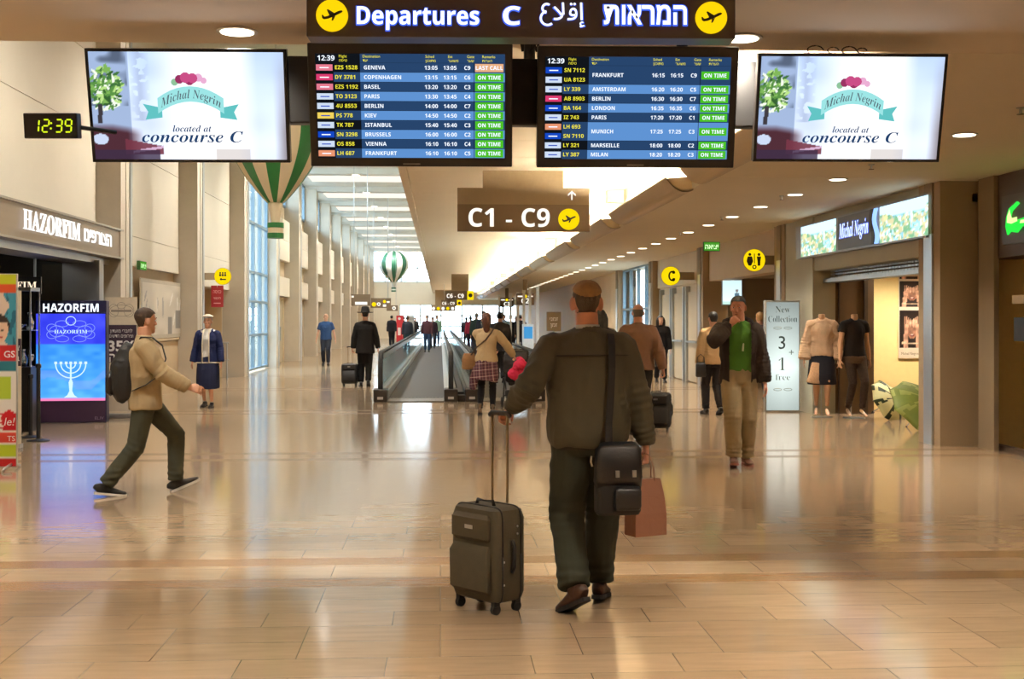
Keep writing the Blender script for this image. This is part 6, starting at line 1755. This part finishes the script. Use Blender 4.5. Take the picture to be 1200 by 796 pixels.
# ---------------------------------------------------------------- 4 man in blue T-shirt
p = G(382, 428)
t = thing('person', 'bald man in blue T-shirt and dark jeans walking towards us by the left wall', 'person', (p.x, p.y, 0), rz=R(180))
f = Fig(1.76, foot_l=(-.09, .12, 0, .1, .08), foot_r=(.09, -.12, 0, -.25, -.08), hand_l=(-.33, .02, .84), hand_r=(.33, .05, .84), voxel=.011, bulk=1.05)
f.body(t, M_SKIN2)
f.top(t, 't_shirt', cloth('blue_tee', (40, 66, 104)), hem=-.12, grow=.008, sleeve_end=.72, amp=.008, seed=3)
f.trousers(t, cloth('dark_denim', (38, 42, 52)), amp=.007, seed=4)
f.shoes(t, M_LEATHER_K, M_SOLE)
f.hair(t, M_HAIRW, lambda x, y, z: y < .05 and -.25 < z < .22, amp=.002)

# ---------------------------------------------------------------- 5 man in black hat
p = G(428, 452.5)
t = thing('person', 'man in black suit and wide-brimmed black hat walking away', 'person', (p.x, p.y, 0), rz=R(2))
f = Fig(1.79, foot_l=(-.10, .02, 0, 0, .05), foot_r=(.07, -.10, 0, -.3, -.05), hand_l=(-.30, -.02, .82), hand_r=(.31, .06, .82), pole_l=(-.8, -1, 0), pole_r=(.8, -1, 0), voxel=.010, bulk=1.08)
f.curl[-1] = (.9, 1.0, .6)
f.body(t, M_SKIN)
MBL = cloth('black_suiting', (22, 20, 19))
f.top(t, 'suit_jacket', MBL, hem=-.32, spec=[(-.33, .205, .15), (-.1, .195, .14), (.25, .176, .13), (.5, .18, .13), (.7, .195, .138), (.85, .188, .115), (.94, .13, .09), (1.03, .078, .076)], amp=.006, seed=9, sleeve=(.076, .07, .064, .062, .056))
f.trousers(t, MBL, amp=.006, seed=10)
f.shoes(t, M_LEATHER_K, M_SOLE)
f.hair(t, M_HAIRD, short_hair, amp=.002)
q = MB(); hm4 = f.hm.to_4x4(); hm4.translation = f.W((0, -.03, .24))
q.lathe([(.02, .145), (.07, .14), (.088, .12), (.10, .05), (.108, .0), (.175, -.004), (.195, .008), (.195, .002), (.17, -.012), (.09, -.01), (.03, -.01)], M=hm4, seg=36); q.build('hat', mat('black_felt', (18, 16, 15), .8, var=.2, scale=40), t, smooth=True)
g_ = G(410, 452.5)
suitcase((g_.x, g_.y, 0), R(-6), 'black cabin suitcase pulled by the man in the black hat', w=.37, d=.22, h=.46, hz=.92, detail=True)

# ---------------------------------------------------------------- 6 woman with the plaid shirt
p = G(570, 486)
t = thing('person', 'woman in beige jumper with plaid shirt tied round her waist', 'person', (p.x, p.y, 0), rz=R(-8))
f = Fig(1.66, female=True, foot_l=(-.10, -.06, 0, -.1, .1), foot_r=(.10, .03, 0, 0, -.1), hand_l=(.10, .42, 1.0), hand_r=(.42, .28, .96), pole_l=(-1, -.2, -.4), pole_r=(.9, -.4, -.4), voxel=.008, head=(.0, .1, 0))
f.curl[1] = f.curl[-1] = (.8, .9, .5)
f.body(t, M_SKIN2)
f.top(t, 'jumper', cloth('beige_knit', (202, 178, 138), bump=.5, bscale=140), hem=-.02, grow=.016, amp=.009, seed=14, sleeve=(.076, .07, .066, .062, .05))
f.trousers(t, cloth('black_leggings', (24, 22, 24)), name='leggings', rad=(.092, .08, .062, .062, .05, .044), amp=.003, seed=15)
def plaid_mat():
    m = bpy.data.materials.new('plaid_cloth'); m.use_nodes = True; nt = m.node_tree; n = nt.nodes; l = nt.links; b = n['Principled BSDF']; b.inputs['Roughness'].default_value = .85
    tcn = n.new('ShaderNodeTexCoord'); mpn = n.new('ShaderNodeMapping'); mpn.inputs['Rotation'].default_value = (0, .1, .2); l.new(tcn.outputs['Object'], mpn.inputs[0]); sp = n.new('ShaderNodeSeparateXYZ'); l.new(mpn.outputs[0], sp.inputs[0])
    outs = []
    for ax, per in (('X', .105), ('Z', .105)):
        mo = n.new('ShaderNodeMath'); mo.operation = 'PINGPONG'; mo.inputs[1].default_value = per / 2; l.new(sp.outputs[ax], mo.inputs[0])
        cr = n.new('ShaderNodeValToRGB'); cr.color_ramp.interpolation = 'CONSTANT'; e = cr.color_ramp.elements
        e[0].position = 0; e[0].color = lin((206, 190, 176)) + (1,); e[1].position = .1; e[1].color = lin((96, 44, 58)) + (1,)
        x = e.new(.5); x.color = lin((60, 34, 44)) + (1,); x = e.new(.85); x.color = lin((130, 92, 96)) + (1,)
        ml = n.new('ShaderNodeMath'); ml.operation = 'MULTIPLY'; ml.inputs[1].default_value = 2 / per; l.new(mo.outputs[0], ml.inputs[0]); l.new(ml.outputs[0], cr.inputs[0]); outs.append(cr)
    mx = n.new('ShaderNodeMix'); mx.data_type = 'RGBA'; mx.inputs['Factor'].default_value = .5; l.new(outs[0].outputs[0], mx.inputs['A']); l.new(outs[1].outputs[0], mx.inputs['B']); l.new(mx.outputs['Result'], b.inputs['Base Color'])
    return m
q = MB(); f.torso(q, [(-.62, .215, .16, -.015, -.02), (-.4, .205, .16, 0, -.015), (-.15, .198, .15), (.04, .18, .135), (.10, .165, .125)])
q.loft([f.P0 + Vector((-.16, -.02, -.1)), f.P0 + Vector((-.20, -.05, -.3)), f.P0 + Vector((-.22, -.06, -.46))], [(.06, .05), (.07, .05), (.05, .03)], seg=12)
f.garment('plaid_shirt', q, plaid_mat(), t, amp=.014, freq=8, aniso=(1, 1, .3), seed=16)
f.shoes(t, mat('grey_brown_suede', (96, 82, 66), .85), M_SOLE, boot=.09, name='boot')
def tail(e):
    e.loft([f.W((0, -.42, .22)), f.W((0, -.56, .12)), f.W((.03, -.58, -.2)), f.W((.05, -.52, -.7)), f.W((.04, -.44, -1.15))], [.05, .06, .062, .05, .012], seg=12)
f.hair(t, M_HAIRR, lambda x, y, z: z > -.25 + max(0, y + .05) * 1.4, grow=1.07, add=.015, amp=.006, extra=tail)
c = lw(t, (-.285, -.02, .80))
bg_ = thing('handbag', 'tan handbag at the left hip of the plaid-shirt woman', 'bag', (c.x, c.y, c.z - .06), rz=R(10))
q = MB(); q.loft([(0, 0, 0), (0, 0, .02), (0, 0, .18), (0, 0, .26)], [(.10, .035), (.115, .05), (.11, .05), (.085, .03)], seg=24, power=4); me = remesh(q, .009, 3); folds(me, .006, 10, (1, 1, 1), 4); link(me, 'bag_body', mat('tan_leather', (150, 112, 72), .6, var=.2, scale=20, bump=.2), bg_)
ib = bg_.matrix_basis.inverted(); L_ = lambda x, y, z: ib @ lw(t, (x, y, z))
q = MB(); sash(q, [L_(-.25, -.04, .97), L_(-.15, -.125, 1.1), L_(0.0, -.155, 1.22), L_(.09, -.125, 1.34), L_(.12, -.02, 1.405), L_(.1, .09, 1.33), L_(-.05, .15, 1.15), L_(-.24, .06, .97)], .014, .004, side=(1, 0, 0)); q.build('strap', M_LEATHER_B, bg_)
# pushchair with pink blanket
p2 = G(606, 478)
pc_ = thing('pushchair', 'dark pushchair with a pink blanket pushed by the plaid-shirt woman', 'pushchair', (p2.x + .02, p2.y + .45, 0), rz=R(-8))
q = MB()
for g in (-1, 1):
    q.tube([(g * .22, -.42, 1.0), (g * .22, -.30, .88), (g * .22, .10, .42), (g * .2, .42, .10)], .013, 8)
    q.tube([(g * .22, -.25, .10), (g * .22, -.05, .45), (g * .22, .15, .66)], .013, 8)
q.tube([(-.22, -.42, 1.0), (.22, -.42, 1.0)], .016, 8); q.tube([(-.22, .25, .28), (.22, .25, .28)], .012, 8); q.tube([(-.22, -.2, .2), (.22, -.2, .2)], .012, 8)
q.build('frame', mat('dark_tube', (40, 40, 42), .35, .8), pc_, smooth=True)
q = MB(); q.loft([(0, -.16, .86), (0, -.10, .7), (0, .0, .48), (0, .22, .44), (0, .34, .36)], [(.19, .03), (.20, .05), (.2, .06), (.19, .05), (.17, .02)], side=(1, 0, 0), seg=20, power=4); me = remesh(q, .012, 3); folds(me, .008, 8, (1, 1, 1), 6); link(me, 'seat', mat('black_fabric', (34, 31, 30), .85), pc_)
q = MB(); q.loft([(0, -.26, .60), (0, -.2, .80), (0, -.05, .95), (0, .15, .96), (0, .27, .86)], [(.20, .02), (.22, .06), (.22, .09), (.21, .05), (.2, .02)], side=(1, 0, 0), seg=20, power=3); me = remesh(q, .012, 3); folds(me, .010, 7, (1, 1, 1), 7); link(me, 'hood', mat('black_fabric', (34, 31, 30), .85), pc_)
q = MB(); q.loft([(.02, -.36, .66), (.06, -.34, .74), (.10, -.30, .80), (.14, -.26, .74), (.17, -.22, .62)], [(.09, .06), (.13, .09), (.14, .09), (.12, .08), (.07, .05)], side=(0, 1, .3), seg=14)
q.ell((0.02, -.30, .60), (.15, .08, .12)); me = remesh(q, .010, 3); folds(me, .02, 10, (1, 1, 1), 9)
bl = link(me, 'blanket_form', mat('pink_fleece', (214, 40, 78), .9, var=.2, scale=14), None); bl.parent = None; bl.name = 'blanket'; bl.location = pc_.location; bl.rotation_euler = pc_.rotation_euler
tag(bl, 'crumpled bright pink blanket draped on the pushchair', 'blanket')
q = MB(); q.box(-.2, .2, -.22, .2, .18, .30); q.build('basket', M_BLACK, pc_, bevel=.03)
for (x, y) in ((-.24, -.26), (.24, -.26), (-.2, .42), (.2, .42)):
    o = MB().lathe([(.03, -.02), (.085, -.018), (.09, 0), (.085, .018), (.03, .02)], M=Matrix.Translation((x, y, .09)) @ Matrix.Rotation(R(90), 4, 'Y'), seg=20).build('wheel', M_RUBBER, pc_, smooth=True)

# ---------------------------------------------------------------- 7 bald man in brown jacket
p = P(748, 500, 16.6)
t = thing('person', 'bald man in brown leather jacket walking away with a case', 'person', (p.x, p.y, 0), rz=R(-4))
f = Fig(1.76, foot_l=(-.10, .10, 0, 0, .05), foot_r=(.09, -.10, 0, -.3, -.05), hand_l=(-.29, .1, .84), hand_r=(.33, -.03, .88), pole_r=(.8, -1, 0), voxel=.009, bulk=1.12, head=(0, -.02, 0))
f.curl[1] = (.9, 1.0, .6)
f.body(t, M_SKIN3)
f.top(t, 'jacket', mat('brown_suede_jacket', (118, 84, 62), .75, var=.18, scale=8, bump=.2, bscale=160), hem=-.10, grow=.016, amp=.008, seed=31, sleeve=(.082, .076, .07, .066, .056), shoulder_r=.078)
f.trousers(t, cloth('black_trousers', (26, 24, 24)), seed=32, amp=.006)
f.shoes(t, M_LEATHER_K, M_SOLE)
f.hair(t, mat('hair_dark_grey', (86, 78, 70), .7, var=.2, scale=60), lambda x, y, z: y < .08 and -.28 < z < .20, amp=.0015, add=.006, grow=1.02)
g_ = G(769, 506)
suitcase((g_.x, g_.y, 0), R(-14), 'black suitcase trailing behind the bald man in brown', w=.40, d=.24, h=.48, hz=.90, detail=True, mcol=mat('black_canvas', (34, 31, 28), .75, var=.2, scale=20, bump=.3, bscale=240))

# ---------------------------------------------------------------- 8 man in green T-shirt
p = G(865, 545.5)
t = thing('person', 'man in green T-shirt and open dark jacket holding his nose', 'person', (p.x, p.y, 0), rz=R(176))
f = Fig(1.80, foot_l=(-.09, -.04, 0, 0, .10), foot_r=(.07, .14, 0, .15, -.1), hand_r=(.115, .205, 1.495), pole_r=(1, .15, -.9), hand_l=(-.275, .08, .86), pole_l=(-.5, -1, 0), voxel=.0075, head=(-.38, -.04, .02), lean=(0, .02), knee_l=(-.05, 1, 0))
f.hd[1] = (-.62, .1, .72); f.hn[1] = (-.5, -.75, -.2); f.curl[1] = (.9, 1.0, .6)
f.body(t, M_SKIN3)
f.trousers(t, cloth('khaki_trousers', (146, 128, 96)), amp=.009, freq=7, seed=41, grow=.008, rad=(.104, .1, .086, .082, .076, .076))
f.top(t, 't_shirt', cloth('green_tee', (66, 112, 36)), hem=-.10, grow=.0, sleeve_end=.5, amp=.006, seed=42)
q = MB(); q.loft([(-.03, .128, 1.40), (-.03, .142, 1.30), (-.025, .142, 1.22)], [(.010, .003)] * 3, side=(1, 0, 0), seg=8); q.build('cord', mat('pale_cord', (206, 206, 180), .7), t)
jk = f.top(t, 'jacket', cloth('dark_brown_jacket', (46, 38, 34)), hem=-.14, grow=.020, amp=.010, seed=43, sleeve=(.08, .074, .07, .064, .054), shoulder_r=.078)
open_front(jk, .115, 0, 3, f, 0.0)
def hood(mb):
    mb.loft([f.N + Vector((-.14, .05, -.02)), f.N + Vector((-.135, -.05, .02)), f.N + Vector((-.06, -.11, .045)), f.N + Vector((.06, -.11, .045)), f.N + Vector((.135, -.05, .02)), f.N + Vector((.14, .05, -.02))], [.03, .042, .048, .048, .042, .03], seg=10)
q = MB(); hood(q); me = remesh(q, .008, 3); folds(me, .008, 9, (1, 1, 1), 12); link(me, 'hood', cloth('dark_brown_jacket', (46, 38, 34)), jk)
f.shoes(t, mat('brown_suede_shoe', (104, 72, 56), .8), mat('rust_sole', (122, 66, 50), .7))
f.hair(t, M_HAIRD, short_hair, amp=.004, add=.016)

# ---------------------------------------------------------------- others in the middle distance
def walker(label, u, v, H, rz, top_c, trou_c, hair_m, sk=None, female=False, long_hair=False, vox=.012, stride=.12, top_name='jacket', skirt=None, arms=None, bulk=1.0, Y=None, hem=-.12, tee=False, bald=False):
    p = P(u, 400, Y) if Y else G(u, v)
    z_on = YW0 + 1 < p.y < YW1 and (-1.05 < p.x < .1 or .7 < p.x < 1.76)     # stands on a walkway belt
    t = thing('person', label, 'person', (p.x, p.y, .021 if z_on else 0), rz=R(rz))
    ar = arms or {}
    f = Fig(H, female=female, foot_l=(-.085, stride, 0, 0, .06), foot_r=(.085, -stride, 0, -.25 if stride else 0, -.06), voxel=vox, bulk=bulk, hand_l=ar.get('l'), hand_r=ar.get('r'))
    f.body(t, sk or M_SKIN)
    f.trousers(t, cloth('cloth_%d_%d_%d' % trou_c, trou_c), amp=.006, seed=int(u) % 17)
    f.top(t, top_name, cloth('cloth_%d_%d_%d' % top_c, top_c), hem=hem, grow=.010, amp=.007, seed=int(u) % 13, sleeve_end=.7 if tee else 1.0)
    f.shoes(t, M_LEATHER_K, M_SOLE)
    ex = None
    if long_hair:
        def ex(e):
            e.loft([f.W((0, -.30, .25)), f.W((0, -.40, -.1)), f.W((0, -.38, -.6)), f.W((0, -.33, -1.0))], [(.06, .03), (.085, .04), (.085, .04), (.05, .02)], side=(1, 0, 0), seg=12)
            for g in (-1, 1): e.loft([f.W((g * .26, .0, .25)), f.W((g * .36, .02, -.1)), f.W((g * .36, .03, -.6)), f.W((g * .30, .06, -.95))], [.03, .038, .036, .015], seg=10)
    if bald: f.hair(t, hair_m, lambda x, y, z: y < .08 and -.28 < z < .20, amp=.0015)
    else: f.hair(t, hair_m, cap_hair if female else short_hair, grow=1.07, add=.012, amp=.004, extra=ex)
    return t, f
walker('woman with long dark hair in black coat beside the bald man in brown', 774, 448, 1.66, 178, (26, 24, 26), (32, 32, 38), M_HAIRD, M_SKIN2, True, True, hem=-.3)
t, f = walker('person in tan jacket mostly hidden behind the man in green T-shirt', 836, 486, 1.68, 8, (176, 142, 98), (34, 30, 30), M_HAIRD, None, False, False, vox=.010)
c = lw(t, (-.24, -.06, .62))
bg_ = thing('handbag', 'small black bag carried by the person in the tan jacket', 'bag', c)
MB().loft([(0, 0, 0), (0, 0, .02), (0, 0, .2), (0, 0, .24)], [(.07, .03), (.085, .04), (.08, .04), (.06, .02)], seg=24, power=4).build('bag_body', M_LEATHER_K, bg_, smooth=True)
MB().tube([(-.06, 0, .2), (-.055, 0, .32), (0, 0, .37), (.055, 0, .32), (.06, 0, .2)], .008, 6).build('strap', M_LEATHER_K, bg_)
walker('blonde person behind the white light box and the man in green', 891, 470, 1.70, 10, (70, 44, 48), (40, 38, 40), M_HAIRL, None, True, False, Y=24.0)
walker('person with long black hair just beyond the foreground man', 704, 500, 1.70, 4, (40, 36, 36), (30, 30, 34), M_HAIRD, None, True, True, Y=18.5)
# on and beside the walkways
walker('man in maroon top and jeans riding the left moving walkway', 500.5, 413, 1.75, 180, (92, 60, 70), (54, 76, 110), M_HAIRG, M_SKIN2, stride=.04)
walker('person in pale green top farther along the left moving walkway', 512, 398, 1.76, 180, (150, 186, 160), (70, 90, 120), M_HAIRB, M_SKIN2, stride=.03, Y=72.0)
walker('person in dark clothes behind the maroon-topped man on the walkway', 507, 400, 1.68, 180, (58, 44, 56), (50, 50, 60), M_HAIRD, M_SKIN2, stride=.05, Y=67.0)
walker('dark-clothed person left of the far red banner', 459, 402, 1.80, 0, (34, 36, 46), (26, 28, 36), M_HAIRD, stride=.1, vox=.014, Y=72.0, bulk=1.15)
walker('dark-clothed person right of the far red banner', 473, 400, 1.76, 0, (46, 38, 46), (30, 30, 40), M_HAIRD, stride=.1, vox=.014, Y=78.0, bulk=1.15)
walker('person in teal trousers seen through the walkway glass at left', 477.5, 411, 1.72, 0, (52, 60, 72), (56, 92, 104), M_HAIRB, stride=.12, vox=.014, Y=60.0)
walker('person at the far end between grey cabinet and walkway', 486.5, 396, 1.74, 180, (48, 46, 50), (40, 40, 46), M_HAIRD, stride=.05, vox=.016, Y=88.0)
walker('person in dark coat directly ahead of the plaid-shirt woman', 586, 430, 1.72, 2, (32, 30, 32), (28, 28, 32), M_HAIRD, stride=.06, Y=30.0, hem=-.3, bulk=1.15)
walker('person in red jacket in the walkway crowd left of the plaid-shirt woman', 551.5, 404, 1.70, 0, (150, 40, 60), (50, 40, 60), M_HAIRD, stride=.05, vox=.014, Y=62.0)
walker('grey-haired man in dark green coat in the walkway crowd', 558.5, 404, 1.82, 0, (40, 56, 48), (44, 44, 48), M_HAIRG, stride=.04, vox=.014, Y=52.0, bulk=1.1)
walker('dark-coated man beside the grey-haired man in the walkway crowd', 567, 404, 1.84, 0, (42, 42, 46), (40, 40, 44), M_HAIRB, stride=.04, vox=.014, Y=44.5, bulk=1.1)
walker('short dark person at the left edge of the walkway crowd', 546.5, 400, 1.68, 0, (36, 36, 44), (36, 36, 44), M_HAIRD, stride=.04, vox=.016, Y=70.0)
walker('person in light blue shirt under the C3 gate sign', 590.5, 400, 1.80, 180, (150, 180, 206), (50, 60, 80), M_HAIRB, M_SKIN2, stride=.05, vox=.014, Y=58.0)
walker('person in black under the C2 gate sign at left', 598.5, 400, 1.74, 0, (30, 32, 36), (30, 32, 38), M_HAIRD, stride=.04, vox=.014, Y=60.0)
walker('person in navy in the middle of the queue under the C2 gate sign', 604.5, 400, 1.72, 180, (36, 44, 62), (34, 38, 48), M_HAIRB, stride=.04, vox=.014, Y=64.0)
walker('dark-jacketed person at the right end of the gate queue', 610, 400, 1.78, 0, (38, 34, 36), (36, 36, 44), M_HAIRD, stride=.04, vox=.014, Y=56.0)

# ---------------------------------------------------------------- shop-front mannequins
M_MAN = mat('mannequin_skin', (206, 162, 126), .4, var=.04)
def mannequin(u, v, rz, label, build):
    p = G(u, v)
    t = thing('mannequin', label, 'mannequin', (p.x, p.y, 0), rz=R(rz))
    f = Fig(1.78, female=True, pelvis=(0, 0, .05), foot_l=(-.07, .08, 0.03, -.35, .15), foot_r=(.08, -.08, .03, -.35, -.15), hand_l=(-.26, .02, .86), hand_r=(.28, .05, .88), voxel=.009)
    f.body(t, M_MAN, head=False, face=False)
    build(f, t)
    return t, f
def cl1(f, t):
    f.top(t, 'blouse', cloth('cream_ruffle', (204, 172, 140)), hem=-.02, grow=.012, amp=.016, freq=12, seed=51, collar=False, sleeve=(.075, .078, .08, .085, .09), sleeve_end=1.0)
    q = MB(); f.torso(q, [(-.85, .225, .225, 0, .02), (-.6, .22, .22, 0, .02), (-.4, .212, .19, 0, .01), (-.1, .195, .15), (.12, .145, .11)]); f.garment('skirt', q, cloth('black_skirt', (26, 26, 34)), t, amp=.006, freq=6, aniso=(1, 1, .2), seed=52)
    q = MB(); q.loft([f.P0 + Vector((.10, .16, -.12)), f.P0 + Vector((.12, .215, -.3)), f.P0 + Vector((.14, .23, -.44))], [(.06, .025), (.09, .03), (.12, .03)], seg=14); f.garment('skirt_panel', q, cloth('floral_cream', (190, 152, 116), var=.35, scale=40), t, amp=.006, seed=53)
def cl2(f, t):
    f.top(t, 'top', cloth('black_lace', (26, 22, 20)), hem=-.12, grow=.0, amp=.005, seed=54, collar=False, sleeve_end=.25)
    f.trousers(t, cloth('dark_patterned_leggings', (58, 46, 38), var=.5, scale=30), name='leggings', rad=(.092, .08, .062, .062, .05, .046), seed=55, amp=.003)
    q = MB(); f.torso(q, [(-.22, .188, .14), (-.1, .19, .142), (-.02, .18, .13)]); f.garment('belt_skirt', q, cloth('brown_mesh', (70, 54, 40), var=.4, scale=60), t, amp=.01, seed=56)
for args in ((963, 489, 165, 'headless mannequin in cream ruffled blouse and black skirt', cl1), (1001, 490, 190, 'headless mannequin in black top and patterned leggings', cl2)):
    t, f = mannequin(*args)
    MB().lathe([(.17, 0), (.17, .008), (.02, .012), (.012, .02)], seg=28).build('stand_plate', M_METAL, t)
    MB().cyl((0, -.1, .01), (0, -.1, .5), .01, 8).build('stand_rod', M_METAL, t)

# ---------------------------------------------------------------- watermelon-striped parasols on the shop floor
def parasol(u, v, r, label, c1, c2, rotm, z):
    p = G(u, v)
    t = thing('umbrella', label, 'umbrella', (p.x, p.y, z))
    t.rotation_euler = rotm
    nrib = 8; rings_ = []
    for j in range(8):
        a = j / 7; rr = r * math.sin(a * 1.15) / math.sin(1.15); z_ = r * .62 * (math.cos(a * 1.15) - math.cos(1.15))
        ring = []
        for i in range(48):
            an = 2 * math.pi * i / 48; sc = 1 - .10 * a * abs(math.sin(an * nrib / 2)) ** 1.0
            ring.append(Vector((max(rr, .004) * sc * math.cos(an), max(rr, .004) * sc * math.sin(an), z_)))
        rings_.append(ring)
    q = MB(); q.rings(rings_, cap=False); k0 = len(q.f)
    for i in range(len(q.f)):
        j, b = divmod(i, 48)
        w_ = int(1.2 + 1.6 * abs(math.sin(b * 1.7 + j)))
        if (b % 6) < w_ - 0 and j > 0 and (b + j * 3) % 11 != 0: q.m[i] = 1
    o = q.build('canopy', [c1, c2], t, smooth=True)
    so = o.modifiers.new('thickness', 'SOLIDIFY'); so.thickness = .003
    q = MB()
    for i in range(nrib):
        an = 2 * math.pi * i / nrib
        q.tube([(r * math.sin(a * 1.15) / math.sin(1.15) * math.cos(an) * .99, r * math.sin(a * 1.15) / math.sin(1.15) * math.sin(an) * .99, r * .62 * (math.cos(a * 1.15) - math.cos(1.15)) - .008) for a in np.linspace(0.02, 1, 7)], .004, 5)
    q.build('rib', M_METAL, t)
    MB().cyl((0, 0, -r * .75), (0, 0, r * .62 * (1 - math.cos(1.15)) + .05), .008, 10).build('shaft', M_METAL, t)
    MB().tube([(0, 0, -r * .74), (0, 0, -r * .80), (.015, 0, -r * .86), (.04, 0, -r * .86), (.055, 0, -r * .80)], .012, 8).build('handle', M_BLACK, t, smooth=True)
    return t
M_MEL1 = mat('melon_pale', (214, 210, 150), .6, var=.12, scale=12); M_MEL2 = mat('melon_dark_green', (44, 58, 26), .6, var=.2, scale=20); M_MEL3 = mat('melon_green', (112, 128, 44), .6, var=.3, scale=9)
parasol(1041, 491, .40, 'open watermelon-striped umbrella lying on the boutique floor', M_MEL1, M_MEL2, (R(60), R(8), R(35)), .25)
parasol(1080, 502, .52, 'green leaf-patterned umbrella lying beside the right pillar', M_MEL3, mat('melon_mid', (150, 160, 80), .6, var=.2, scale=14), (R(46), R(0), R(25)), .28)
bpy.data.scenes.remove(TMP)
